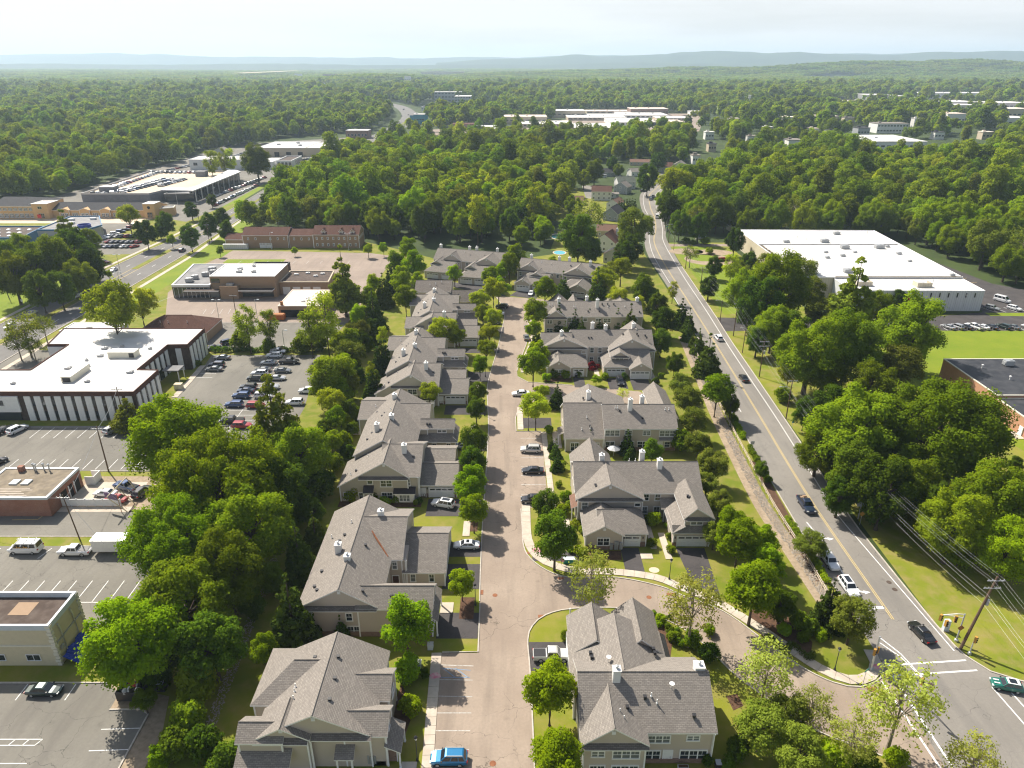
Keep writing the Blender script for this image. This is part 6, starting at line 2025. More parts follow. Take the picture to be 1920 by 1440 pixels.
row_of('bush', [(640, 830, 46), (652, 850, 30), (628, 870, 34), (672, 780, 30), (645, 790, 36), (612, 900, 36), (660, 805, 28), (690, 650, 26), (640, 762, 40), (655, 738, 30)], 'bush', 'along the back lawn of the left houses', 'bushes along the back lawn')
row_of('arborvitae', [(716, 672, 26), (724, 673, 26), (708, 676, 24)], 'tall clipped evergreen', 'beside the back patio of the fourth townhouse', 'clipped evergreens at the back patios')
row_of('arborvitae', [(700, 724, 24), (708, 727, 24), (692, 728, 22)], 'tall clipped evergreen', 'screening the back of the third townhouse', 'clipped evergreens at the third townhouse')
row_of('thin_tree', [(718, 628, 26), (696, 700, 28), (640, 800, 22)], 'thin young tree', 'on the back lawn of the left houses', 'young trees on the back lawn')
T('tall_pine', 643, 525, 66, 'tall sparse lone pine at the edge of the old dealer lot')
T('thin_tree', 700, 530, 26, 'pale poplar at the right edge of the old dealer lot')
kerbl = [('zelkova', 866, 1092, 56), ('zelkova', 888, 960, 60), ('zelkova', 882, 905, 72), ('pear', 888, 868, 54), ('pear', 888, 832, 54), ('pear', 893, 768, 36), ('pear', 897, 735, 36), ('zelkova', 900, 687, 36), ('locust', 912, 655, 44), ('locust', 917, 625, 42), ('locust', 922, 594, 44), ('locust', 905, 590, 40), ('locust', 925, 545, 52), ('locust', 900, 562, 44)]
for i, (k, a, b, w) in enumerate(kerbl):
 T(k, a, b, w, f"{ORD[i]} street tree along the left kerb counted from the near end", 'street trees along the left kerb')
T('zelkova', 762, 1178, 98, 'bright green tree in front of the gable end of the second townhouse')
T('shrub', 770, 1324, 44, 'round clipped bush at the right side of the nearest left townhouse', var=0)
T('shrub', 795, 1262, 22, 'small shrub in the shade beside the left sidewalk')
T('bush', 765, 1255, 56, 'shaded bush under the tree by the left parking bay')
T('locust', 805, 738, 46, 'lime green tree in front of the fourth townhouse garage')
T('locust', 832, 622, 62, 'left of the two yellow green trees in front of the fifth townhouse', var=0)
T('locust', 855, 632, 44, 'right of the two yellow green trees in front of the fifth townhouse', var=1)
T('zelkova', 806, 742, 30, 'small pale tree beside the fourth townhouse garage door')
T('bush', 818, 875, 30, 'low bush by the third townhouse garage')
for i, (a, b, w) in enumerate(((660, 928, 30), (722, 940, 22), (742, 936, 18), (700, 935, 20), (786, 938, 14), (780, 942, 12))):
 T('shrub', a, b, w, f"{ORD[i]} foundation shrub along the front of the third townhouse", 'shrubs before the third townhouse')
row_of('zelkova', [(852, 512, 34), (920, 518, 36), (940, 512, 30), (1022, 545, 46), (955, 500, 42), (935, 540, 44), (968, 482, 44)], 'round young tree', 'in front of the houses closing the street', 'young trees at the end of the street')
row_of('fir', [(1056, 540, 26), (1120, 545, 40), (1112, 560, 24)], 'pointed evergreen', 'before the far right closing townhouse', 'evergreens at the far closing house')
row_of('locust', [(1135, 525, 60), (1165, 500, 52), (1160, 555, 44)], 'yellow green tree', 'right of the far closing townhouse', 'trees right of the closing house')
row_of('dark_tree', [(1085, 445, 76), (1170, 480, 46), (1205, 545, 48), (1110, 470, 40)], 'dark tree', 'behind the far right closing townhouse', 'dark trees behind the closing house')
row_of('zelkova', [(1003, 588, 52), (1000, 617, 34), (1000, 682, 60), (1010, 660, 44)], 'light green street tree from the far end', 'along the right kerb', 'street trees along the right kerb')
T('fir', 1006, 640, 26, 'narrow dark evergreen at the right walk beside the fourth right townhouse')
T('locust', 1005, 760, 72, 'spreading light green tree on the grass corner of the side court')
T('fir', 1045, 745, 28, 'dense dark fir on the grass corner of the side court')
T('locust', 1015, 735, 34, 'young lime tree behind the spreading tree at the side court')
T('airy_tree', 1168, 738, 28, 'thin bare-looking sapling in front of the third right townhouse roof', sz=.8)
T('pear', 1022, 948, 54, 'dark round tree beside the black car in the right bays')
T('pear', 1041, 1015, 82, 'dark round tree on the lawn at the street corner')
T('airy_tree', 1108, 1090, 104, 'pale airy birch at the corner of the side street')
T('airy_tree', 1300, 1135, 120, 'pale airy birch left of the side street, middle of the bend')
T('airy_tree', 1440, 1255, 122, 'pale airy birch right of the nearest right townhouse')
T('airy_tree', 1690, 1320, 150, 'large pale airy birch beside the intersection')
T('airy_tree', 1600, 1385, 105, 'pale airy birch at the bottom edge near the intersection')
T('airy_tree', 1825, 1430, 112, 'pale airy treetop cut by the bottom edge at the right')
T('airy_tree', 1525, 1330, 90, 'slim pale birch behind the yellow green bushes')
T('zelkova', 1032, 1300, 106, 'bright green tree hiding the corner of the nearest right townhouse')
T('zelkova', 1045, 1420, 106, 'bright green treetop cut by the bottom edge, right of the street')
T('bush', 1062, 1192, 24, 'round bush at the grass island by the pickup')
row_of('fir', [(1158, 603, 24), (1105, 602, 22), (1048, 602, 28), (1182, 606, 34), (1078, 606, 24), (1125, 610, 18), (1140, 612, 14), (1090, 618, 20), (1060, 622, 18)], 'dark fir', 'in the row before the fifth right townhouse', 'firs before the fifth right townhouse')
T('red_maple', 1113, 688, 24, 'small dark red maple by the door of the fourth right townhouse')
T('zelkova', 1118, 712, 22, 'small bushy tree on the grass before the red maple', sz=.7)
row_of('shrub', [(1135, 705, 16), (1170, 706, 14), (1230, 715, 16), (1240, 704, 12), (1040, 700, 22), (1060, 703, 18), (1025, 708, 18), (1085, 700, 14)], 'garden shrub', 'along the front of the fourth right townhouse', 'shrubs before the fourth right townhouse')
row_of('fir', [(1107, 828, 20), (1176, 830, 28), (1182, 850, 20)], 'narrow conifer', 'before the patio wall of the third right townhouse', 'conifers before the third right townhouse')
T('pear', 1223, 850, 40, 'round green tree by the back wall of the third right townhouse')
T('bush', 1278, 830, 44, 'leafy bush at the right corner of the third right townhouse')
row_of('fir', [(1042, 845, 20), (1045, 868, 22), (1034, 835, 14)], 'small conifer', 'between the right bays and houses', 'conifers by the right bays')
row_of('shrub', [(1050, 872, 22), (1030, 805, 18), (1060, 930, 24), (1068, 945, 18), (1056, 955, 26), (1048, 908, 14), (1036, 880, 12), (1070, 1030, 16), (1090, 1035, 26), (1222, 1018, 20), (1258, 1030, 18), (1215, 975, 24), (1252, 985, 14), (1256, 1005, 16), (1092, 980, 14)], 'clipped shrub', 'around the second right townhouse', 'shrubs around the second right townhouse')
T('bush', 1224, 975, 30, 'dark bush in the recess of the second right townhouse')
for i, (a, b, w) in enumerate(((1080, 982, 24), (1092, 993, 22))):
 T('yellow_shrub', a, b, w, f"{ORD[i]} golden yellow shrub at the walk of the second right townhouse", 'golden shrubs by the walk')
row_of('shrub', [(1240, 1160, 22), (1255, 1180, 20), (1262, 1195, 26), (1275, 1205, 18), (1235, 1170, 14), (1226, 1150, 14), (1270, 1185, 18), (1290, 1205, 20)], 'round shrub', 'in the mulch bed right of the nearest right townhouse', 'shrubs in the mulch bed')
row_of('shrub', [(1328, 1425, 26), (1365, 1430, 30)], 'dark conical shrub', 'at the bottom beside the nearest right townhouse', 'shrubs at the bottom edge')
row_of('fir', [(1256, 1155, 10)], 'tiny fir', 'by the side street bed', None)
row_of('olive_tree', [(1430, 1360, 100), (1500, 1410, 100), (1480, 1335, 80)], 'yellow green bushy tree', 'at the bottom by the side street', 'bushy trees at the bottom right', var=0)
row_of('bush', [(1560, 1420, 70), (1625, 1430, 60), (1680, 1420, 44), (1385, 1405, 50), (1330, 1180, 24), (1300, 1200, 36), (1330, 1225, 40)], 'leafy bush', 'along the lower edge of the side street', 'bushes along the side street')
row_of('zelkova', [(1415, 1105, 110), (1385, 1020, 90), (1440, 1055, 76), (1370, 985, 62), (1430, 1010, 66)], 'dense bright tree', 'between the double driveway and the stone swale', 'dense trees by the swale')
T('dark_tree', 1465, 1135, 60, 'dark tree at the lower end of the stone swale')
T('spruce', 1555, 1140, 56, 'dark spruce at the corner planting by the intersection')
T('olive_tree', 1600, 1160, 84, 'rusty green tree leaning over the road at the corner planting')
T('olive_tree', 1520, 1020, 66, 'small reddish green tree over the parked car at the hedge', sz=.7)
row_of('bush', [(1500, 1165, 40), (1520, 1178, 34), (1470, 1180, 30), (1540, 1192, 26), (1505, 1195, 24)], 'garden bush', 'in the corner planting bed', 'bushes in the corner bed')
row_of('olive_tree', [(1290, 745, 58), (1300, 790, 52), (1275, 720, 44), (1335, 870, 60), (1310, 830, 52), (1350, 940, 50), (1325, 905, 46), (1340, 1000, 50)], 'yellowish tree', 'on the bank between right houses and the swale', 'trees on the bank by the swale')
row_of('dark_tree', [(1245, 600, 50), (1240, 640, 44), (1232, 575, 40), (1265, 680, 36), (1225, 560, 34)], 'dark leafy tree', 'behind the fourth and fifth right townhouses', 'dark trees behind the right houses')
row_of('fir', [(1278, 592, 30), (1292, 605, 24), (1290, 622, 22)], 'small fir', 'at the bank beside the upper road', 'firs on the bank')
row_of('fir', [(1310, 645, 24), (1328, 672, 44), (1300, 640, 16)], 'pyramidal evergreen', 'along the fence of the through road', 'evergreens along the fence')
T('zelkova', 1345, 735, 66, 'bushy green tree at the fence beside the through road')
T('pear', 1370, 763, 34, 'round dark clipped tree leaning over the through road')
T('pear', 1428, 883, 27, 'round clipped tree standing alone beside the road kerb')
row_of('thin_tree', [(1262, 545, 22), (1200, 575, 24)], 'thin tree', 'by the upper road', None)
rt = [('giant_oak', 1762, 822, 250, 'widest bright green tree, standing before the orange brick building'), ('oak', 1600, 800, 165, 'dense dark green tree left of the widest tree'), ('oak', 1520, 660, 130, 'rounded green tree with pale top, right of the through road poles'), ('oak', 1590, 650, 130, 'dark green tree behind the pale topped tree'),
      ('oak', 1705, 622, 128, 'rounded lone tree on the edge of the bright lawn'), ('oak', 1862, 945, 150, 'big tree at the right edge below the brick building'), ('oak', 1790, 985, 130, 'tree above the lower grass verge at the right'), ('maple', 1890, 1030, 120, 'bright tree at the right edge above the lower verge'), ('dark_tree', 1660, 920, 120, 'dark tree behind the lower utility pole'), ('dark_tree', 1600, 890, 100, 'shaded tree behind the road sign'),
      ('dark_tree', 1430, 570, 90, 'tall dark cedar like tree beside the warehouse drive'), ('oak', 1460, 540, 120, 'airy green tree in front of the warehouse roof'), ('oak', 1395, 545, 80, 'yellow green tree at the corner of the warehouse lawn'), ('pine', 1600, 570, 110, 'dark pine before the ribbed warehouse wall'), ('olive_tree', 1545, 590, 70, 'olive tree under the warehouse pine'),
      ('locust', 1480, 700, 60, 'small light tree under the power lines'), ('dark_tree', 1340, 500, 34, 'small dark pine at the warehouse lawn'), ('thin_tree', 1372, 500, 36, 'light green upright tree on the warehouse lawn'), ('bush', 1405, 492, 34, 'brownish bushy tree against the warehouse wall'), ('dark_tree', 1378, 452, 40, 'dark tree at the far left corner of the warehouse'), ('bare_tree', 1295, 475, 36, 'sparse pine standing alone on the upper verge'),
      ('dark_tree', 1330, 535, 40, 'dark yew like tree on the verge near the drive'), ('dark_tree', 1685, 560, 34, 'dark shrub tree against the ribbed wall'), ('dark_tree', 1905, 870, 30, 'dark tree tip at the right edge'), ('olive_tree', 1690, 680, 90, 'soft green tree between the lawn and the widest tree')]
for k, a, b, w, l in rt:
 T(k, a, b, w, l)
T('red_maple', 1700, 565, 26, 'small dark red tree by the ribbed warehouse wall')
T('locust', 210, 585, 110, 'wide yellow green tree shading the white office roof', sz=1.15)
T('locust', 262, 572, 66, 'sparse yellow green tree over the brown roof', sz=1.15)
row_of('bare_tree', [(45, 620, 70), (80, 610, 46), (30, 640, 50), (60, 650, 40)], 'thin grey green conifer', 'left of the white office', 'thin trees left of the office')
T('pine', 240, 775, 60, 'low spreading pine in front of the white office wall', sz=.6)
row_of('locust', [(139, 545, 14), (160, 535, 16), (182, 525, 18), (203, 515, 16)], 'small yellowish tree from the left', 'on the boulevard median', 'small trees on the boulevard median', sz=1.3)
row_of('dark_tree', [(358, 392, 30), (392, 424, 36), (356, 445, 38), (273, 438, 42), (310, 422, 36), (416, 408, 34), (424, 432, 32), (396, 375, 20)], 'round dark tree', 'along the boulevard junction', 'round trees at the boulevard junction')
T('locust', 240, 405, 46, 'broad yellow green tree before the orange plaza', sz=1.1)
T('zelkova', 322, 452, 18, 'small light tree beside the boulevard')
for i, (k, a, b, w) in enumerate((('oak', 60, 500, 90), ('dark_tree', 140, 470, 80), ('oak', 105, 490, 90), ('oak', 25, 520, 80), ('dark_tree', 170, 500, 60), ('pine', 125, 440, 60), ('oak', 150, 520, 60), ('dark_tree', 75, 545, 60), ('oak', 5, 480, 70), ('maple', 165, 455, 50), ('oak', 40, 470, 60), ('dark_tree', 110, 540, 60))):
 T(k, a, b, w, f"{ORD[i]} tree of the thicket left of the boulevard behind the blue building", 'trees of the boulevard thicket')
row_of('thin_tree', [(395, 305, 28), (420, 303, 24), (432, 300, 26), (405, 300, 20)], 'slim tree', 'behind the rooftop car park', 'slim trees behind the rooftop car park', sz=1.15)
T('oak', 480, 302, 58, 'broad tree between the rooftop car park and the far dealer')
row_of('zelkova', [(690, 468, 20), (719, 466, 20), (412, 470, 16), (552, 470, 14)], 'small round tree', 'on the edge of the old dealer lot', 'small trees on the old lot')
T('bush', 300, 436, 30, 'dark hedge mound at the boulevard corner')
row_of('oak', [(1450, 610, 84), (1548, 700, 84), (1640, 720, 96), (1535, 845, 84), (1700, 905, 120), (1580, 575, 60), (1650, 575, 60)], 'mid green tree', 'filling the belt right of the through road', 'trees filling the right belt')
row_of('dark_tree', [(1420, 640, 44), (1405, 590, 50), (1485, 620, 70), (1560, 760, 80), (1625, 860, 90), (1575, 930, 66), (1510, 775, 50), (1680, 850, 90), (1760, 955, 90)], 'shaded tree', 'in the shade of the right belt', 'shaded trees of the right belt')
row_of('bush', [(1415, 625, 30), (1470, 740, 34), (1530, 800, 40), (1590, 905, 50), (1640, 960, 50), (1465, 660, 40), (1550, 870, 40), (1725, 985, 60), (1800, 1040, 60)], 'low bush', 'at the foot of the right belt', 'low bushes of the right belt')
row_of('olive_tree', [(1385, 505, 40), (1440, 495, 44), (1500, 505, 60), (1520, 545, 60)], 'soft green tree', 'before the left front of the warehouse roof', 'soft trees before the warehouse')
row_of('oak', [(1905, 425, 70), (1890, 490, 60), (1850, 470, 50), (1880, 930, 100), (1905, 1000, 90)], 'mid green tree', 'along the far right edge', 'trees along the right edge')
row_of('zelkova', [(690, 560, 40), (672, 590, 40), (700, 535, 34), (660, 640, 44), (648, 690, 46), (640, 735, 44), (630, 785, 44), (622, 830, 44), (605, 870, 44)], 'full leafy tree', 'closing the belt left of the houses', 'leafy trees closing the left belt')
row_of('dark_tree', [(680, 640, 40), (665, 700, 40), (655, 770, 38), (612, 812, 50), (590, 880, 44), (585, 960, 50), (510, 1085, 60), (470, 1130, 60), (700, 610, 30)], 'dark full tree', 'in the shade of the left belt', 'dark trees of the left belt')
# ================================================================ WOODS, HILLS, AIR
def inside(poly, x, y):
 c = False
 n = len(poly)
 j = n - 1
 for i in range(n):
  xi, yi = poly[i]
  xj, yj = poly[j]
  if (yi > y) != (yj > y) and x < (xj - xi) * (y - yi) / (yj - yi) + xi:
   c = not c
  j = i
 return c
def sstep(a, b, x):
 t = min(1, max(0, (x - a) / (b - a)))
 return t * t * (3 - 2 * t)
def land(x, y):
 z = 0.0
 if y > 2500:
  w = 0.75 + .16 * math.sin(x / 310 + 1.2) + .09 * math.sin(x / 127)
  a = (14 * sstep(-500, 0, x) + 30 * sstep(0, 1100, x) + 34 * sstep(900, 3200, x)) * (w + .2)
  z += a * math.exp(-((y - 4350 - 60 * math.sin(x / 400)) / 420) ** 2)
  z += 20 * math.exp(-((x + 560) / 260) ** 2 - ((y - 3150) / 220) ** 2)
  z += 9 * sstep(2600, 5200, y) * (1 + math.sin(x / 700 + y / 900)) * .6
 return z
WOOD_OUT = [
 [(p[0] - (7 if p[1] < 760 else 16), p[1]) for p in bl if p[1] > 300] + [(p[0] + (7 if p[1] < 760 else 18), p[1]) for p in br if p[1] > 300][::-1],
 [(-330, 150), (-330, 455), (-299, 470), (-297, 525), (-301, 610), (-293, 645), (-306, 725), (-272, 800), (-205, 880), (-170, 890), (-170, 150)],
 [(-176, 150), (-176, 480), (-161, 424), (-143, 370), (-92, 360), (-70, 350), (-41, 342), (-15, 337), (19, 333), (30, 150)],
 [(15, 332), (22, 364), (31, 421), (38, 480), (44, 530), (60, 575), (90, 590), (122, 580), (112, 500), (101, 440), (93, 400), (92, 345), (60, 150)],
 [(55, 10), (230, 10), (224, 250), (196, 272), (187, 346), (104, 350), (84, 350)],
 [(-170, 690), (-96, 690), (-70, 762), (90, 775), (270, 900), (350, 1320), (150, 1350), (40, 1080), (-125, 1000)],
 [(-185, 1330), (-30, 1290), (-10, 1560), (-90, 1600), (-190, 1740)],
 [(590, 1340), (960, 1290), (1080, 1830), (760, 1840), (600, 1560)],
 [(318, 655), (470, 665), (466, 840), (335, 830)],
 [(-340, 1600), (-200, 1430), (-180, 1500), (-330, 1760)],
 [(-900, 2120), (-560, 2120), (-560, 2300), (-900, 2300)],
 [(440, 880), (490, 880), (490, 955), (440, 955)],
 [(60, 560), (150, 590), (150, 650), (60, 650)],
]
HOLES = []          # (x, y, r) clearings round single far buildings, filled by the far builder
def wood_ok(x, y):
 if y < 330:
  if x < 185 or y < 150:
   return False
 if x < -300 and y < 456:
  return False
 for i, q in enumerate(WOOD_OUT):
  if inside(q, x, y) and not (i in (5, 7) and math.sin(x * 1.7 + y * .9) > .84):
   return False
 for hx, hy, hr in HOLES:
  if (x - hx) ** 2 + (y - hy) ** 2 < hr * hr:
   return False
 return True
def far_protos():
 out = {}
 vs = []
 for i in range(8):
  rg = random.Random(400 + i)
  rx, rz, zc = ((5.8, 7.6, 9.4), (6.8, 6.6, 8.6), (5.2, 8.2, 10), (7.4, 7.2, 9.2), (4.6, 6.0, 7.6), (5.6, 7.0, 8.6), (3.8, 8.5, 9.6), (4.6, 6.8, 9.0))[i]
  c, rad = clumps_ellipsoid(rg, 26, rx, rz, zc, 1.5, 2.6, .5, .2)
  mat = ('leaf_far', 'leaf_far', 'leaf_mid', 'leaf_far', 'leaf_bright', 'leaf_deep', 'needle_olive', 'leaf_lime')[i]
  vs.append(leaf_mesh('wood_tree', c, rad, 3400, .72, mat, 400 + i, low=-.55, inner=.1))
 out['mid'] = vs
 vs = []
 for i in range(5):
  rg = random.Random(430 + i)
  rx, rz, zc = ((6.2, 6.2, 10), (7, 5.6, 9.6), (5.6, 6.8, 10.6), (6.4, 6.0, 10), (5.2, 5.0, 9))[i]
  c, rad = clumps_ellipsoid(rg, 14, rx, rz, zc, 2.0, 3.2, .5, .2)
  vs.append(leaf_mesh('wood_tree', c, rad, 520, 1.8, ('leaf_far', 'leaf_far', 'leaf_mid', 'leaf_far', 'leaf_deep')[i], 430 + i, low=-.3, inner=.05))
 out['far'] = vs
 vs = []
 for i in range(4):
  rg = random.Random(450 + i)
  c, rad = [], []
  for k in range(46):
   c.append((rg.uniform(-36, 36), rg.uniform(-36, 36), rg.uniform(8.5, 13)))
   rad.append(rg.uniform(4.0, 6.8))
  vs.append(leaf_mesh('wood_patch', c, rad, 2000, 4.6, 'leaf_far' if i < 3 else 'leaf_mid', 450 + i, low=-.1, inner=0, up=.3))
 out['patch'] = vs
 return out
FP = far_protos()
def scatter_object(name, pts, meshes, z_of=None):
 """one object whose geometry nodes set a tree at each of its points"""
 src = bpy.data.collections.new(name + '_kinds')
 for i, me in enumerate(meshes):
  o = bpy.data.objects.new(f"{name}_kind_{chr(97 + i)}", me)
  src.objects.link(o)
 me = bpy.data.meshes.new(name)
 me.vertices.add(len(pts))
 me.vertices.foreach_set("co", np.array([p[:3] for p in pts], np.float32).ravel())
 for nm_, ty, k in (('size', 'FLOAT', 3), ('turn', 'FLOAT', 4), ('pick', 'INT', 5)):
  at = me.attributes.new(nm_, ty, 'POINT')
  at.data.foreach_set("value", np.array([p[k] for p in pts], np.int32 if ty == 'INT' else np.float32))
 me.update()
 ob = bpy.data.objects.new(name, me)
 col.objects.link(ob)
 ng = bpy.data.node_groups.new(name, 'GeometryNodeTree')
 ng.interface.new_socket(name='Geometry', in_out='INPUT', socket_type='NodeSocketGeometry')
 ng.interface.new_socket(name='Geometry', in_out='OUTPUT', socket_type='NodeSocketGeometry')
 gi, go = ng.nodes.new('NodeGroupInput'), ng.nodes.new('NodeGroupOutput')
 iop = ng.nodes.new('GeometryNodeInstanceOnPoints')
 ci = ng.nodes.new('GeometryNodeCollectionInfo')
 ci.inputs['Collection'].default_value = src
 ci.inputs['Separate Children'].default_value = True
 ci.inputs['Reset Children'].default_value = True
 iop.inputs['Pick Instance'].default_value = True
 def attr(n, t):
  a = ng.nodes.new('GeometryNodeInputNamedAttribute')
  a.data_type = t
  a.inputs['Name'].default_value = n
  return a.outputs['Attribute']
 ng.links.new(gi.outputs[0], iop.inputs['Points'])
 ng.links.new(ci.outputs[0], iop.inputs['Instance'])
 ng.links.new(attr('pick', 'INT'), iop.inputs['Instance Index'])
 cx = ng.nodes.new('ShaderNodeCombineXYZ')
 ng.links.new(attr('turn', 'FLOAT'), cx.inputs[2])
 ng.links.new(cx.outputs[0], iop.inputs['Rotation'])
 ng.links.new(attr('size', 'FLOAT'), iop.inputs['Scale'])
 ng.links.new(iop.outputs[0], go.inputs[0])
 md = ob.modifiers.new('trees', 'NODES')
 md.node_group = ng
 tag(ob, kind='stuff')
 return ob
def plant_woods():
 rg = random.Random(91)
 near, mid, far, patch = [], [], [], []
 y = 150.0
 while y < 2600:
  d = 9.6 if y < 520 else (10.2 if y < 1000 else (11.5 if y < 1600 else 14.0))
  xm = 0.76 * y + 70
  x = -xm
  while x < xm:
   px, py = x + rg.uniform(-.45, .45) * d, y + rg.uniform(-.45, .45) * d
   x += d
   if not wood_ok(px, py):
    continue
   if y > 560 and (math.sin(px / 61 + 1.3 * math.sin(py / 83)) + math.sin(py / 47 - px / 120)) > (1.5 if y > 900 else 1.72):
    continue
   ed = rg.random()
   s = rg.uniform(.62, 1.28) * (1.08 if y > 1600 else 1)
   if y < 900:
    w_ = math.sin(px / 38 + 2 * math.sin(py / 60)) + math.sin(py / 31 - px / 71)
    pk = rg.choices(range(8), (5, 5, 4, 4, 2.5, 1.5, 1.1, 1.2) if abs(w_) < .7 else ((2, 2, 2, 2, 6, .3, 1.5, 3) if w_ > 0 else (4, 4, 2, 2, .5, 6, .5, .2)))[0]
    if rg.random() < .1:
     s *= 1.3
    mid.append((px, py, land(px, py), s, rg.uniform(0, 6.28), pk))
   else:
    w_ = math.sin(px / 90 + 2 * math.sin(py / 140)) + math.sin(py / 75 - px / 160)
    if rg.random() < .12:
     s *= 1.35
    far.append((px, py, land(px, py), s * (1.0 if y < 1600 else 1.15), rg.uniform(0, 6.28), rg.randrange(4) if w_ > -.6 else rg.choice((2, 4, 4))))
  y += d * .88
 y = 2560.0
 while y < 7800:
  d = 52 if y < 4000 else 72
  xm = 0.76 * y + 120
  x = -xm
  while x < xm:
   px, py = x + rg.uniform(-.4, .4) * d, y + rg.uniform(-.4, .4) * d
   x += d
   if (math.sin(px / 260 + 2 * math.sin(py / 500)) + math.sin(py / 210 - px / 420)) > 1.72 and py < 4000:
    continue
   if inside(WOOD_OUT[10], px, py) or any((px - hx) ** 2 + (py - hy) ** 2 < (hr + 42) ** 2 for hx, hy, hr in HOLES if hy > 1800):
    continue
   patch.append((px, py, land(px, py) - rg.uniform(0, 3), rg.uniform(.9, 1.25), rg.uniform(0, 6.28), rg.randrange(4)))
  y += d * .8
 mid.sort(key=lambda p: math.hypot(p[0] * .55, p[1]))
 near = [p for p in mid if p[1] < 470 and abs(p[0]) < .74 * p[1]][:120]
 ns = set(map(id, near))
 mid = [p for p in mid if id(p) not in ns]
 kinds = ['maple', 'oak', 'oak', 'maple', 'olive_tree', 'dark_tree', 'bare_tree', 'thin_tree']
 near.sort(key=lambda p: p[0] / p[1])
 cnt = {}
 for p in near:
  side = 'central' if -170 < p[0] < 60 else ('left' if p[0] < 0 else 'right')
  wt_ = {'central': 'woods behind brown apartments', 'left': 'woods beyond the orange plaza', 'right': 'woods beyond the warehouse'}[side]
  k = kinds[p[5]]
  w = {'maple': .82, 'oak': .82, 'olive_tree': 1.15, 'dark_tree': 1.1, 'bare_tree': 1.1, 'thin_tree': 1.6}[k]
  lk = {'maple': 'bright green tree', 'oak': 'mid green tree', 'olive_tree': 'dull olive green tree', 'dark_tree': 'dark green tree', 'bare_tree': 'thin pale tree', 'thin_tree': 'yellow green tree'}[k]
  q = cnt[(lk, side)] = cnt.get((lk, side), 0) + 1
  tree(k, p[0], p[1], p[3] * w, f"{ORD[q - 1] if q < 36 else str(q) + 'th'} {lk} from the left at the front of {wt_}", f"{lk}s at the front of the {wt_}", TR.uniform(1.0, 1.2))
 scatter_object('woods', mid, FP['mid'])
 scatter_object('far_woods', far, FP['far'])
 scatter_object('distant_woods', patch, FP['patch'])
 return len(near), len(mid), len(far), len(patch)
def hill_range(name, crest, y0, depth, jag, seed):
 """a wooded range: crest is a list of (photo x, photo y) of its skyline at distance y0"""
 rg = random.Random(seed)
 xs, zs = [], []
 pts = sorted(crest)
 n = 150
 for i in range(n + 1):
  px = pts[0][0] + (pts[-1][0] - pts[0][0]) * i / n
  for (a, ya), (b, yb) in zip(pts, pts[1:]):
   if a <= px <= b:
    t = (px - a) / (b - a)
    t = t * t * (3 - 2 * t)
    py = ya + (yb - ya) * t
    break
  v = (py - 720) / F_
  u = (px - 960) / F_
  t = y0 / (CP - v * SP)
  xs.append(u * t)
  zs.append(CAM_H + (-SP - v * CP) * t + rg.uniform(-jag, jag))
 mb = MB()
 prof = [(-1.0, 0.0), (-.62, .12), (-.35, .42), (-.15, .82), (0, 1.0), (.3, .8), (1, .1)]
 for i, (x, z) in enumerate(zip(xs, zs)):
  for k, (t, q) in enumerate(prof):
   wob = (math.sin(x / 330 + k * 1.7) + math.sin(x / 133 + k)) * .05 if 0 < k < 4 else 0
   mb.v.append((x, y0 + t * depth + wob * depth, max(-3, z * (q + wob))))
 m = len(prof)
 for i in range(n):
  for k in range(m - 1):
   a = i * m + k
   mb.f.append((a, a + m, a + m + 1, a + 1))
   mb.m.append(0)
 o = mb.build(name, M_['hill_wood'], smooth=True, uv=False)
 return tag(o, kind='structure')
nm('hill_wood', (0.018, 0.038, 0.012), (0.042, 0.070, 0.018), 0.003, 0.95, (0.014, 0.030, 0.012), 0.02)
hill_range('hills', [(-900, 104), (-300, 104), (0, 103), (84, 101), (140, 101), (216, 99.6), (262, 103), (300, 100.6), (350, 105), (416, 107), (500, 106), (566, 107), (640, 108), (720, 107), (760, 109.5), (886, 107), (974, 108), (1040, 104.5), (1100, 103), (1300, 106), (1500, 104), (1600, 99.5), (1660, 101), (1740, 99), (2400, 100)], 12400, 2300, 4, 3)
hill_range('hills', [(820, 117), (900, 112), (960, 110), (1020, 108), (1086, 101.5), (1130, 106), (1180, 104), (1240, 101.5), (1290, 97.5), (1340, 95.5), (1400, 97), (1440, 99.5), (1493, 97), (1545, 100.5), (1610, 102), (1680, 103), (1740, 97), (1810, 97.5), (1860, 95.5), (1920, 96), (2200, 95), (2900, 97)], 9000, 1500, 3, 4)
hill_range('hills', [(-900, 121), (-200, 120), (100, 119.5), (300, 121), (520, 119), (700, 122), (860, 121), (1000, 121), (1200, 117), (1500, 119), (2200, 116), (2900, 118)], 7900, 900, 3, 5)
mb = MB()
gx, gy = 60, 34
for j in range(gy + 1):
 y = 2500 + (7600 - 2500) * j / gy
 for i in range(gx + 1):
  x = -6600 + 13200 * i / gx
  mb.v.append((x, y, land(x, y) + .05))
for j in range(gy):
 for i in range(gx):
  a = j * (gx + 1) + i
  mb.f.append((a, a + 1, a + gx + 2, a + gx + 1))
  mb.m.append(0)
tag(mb.build('terrain', M_['hill_wood'], smooth=True, uv=False), kind='structure')
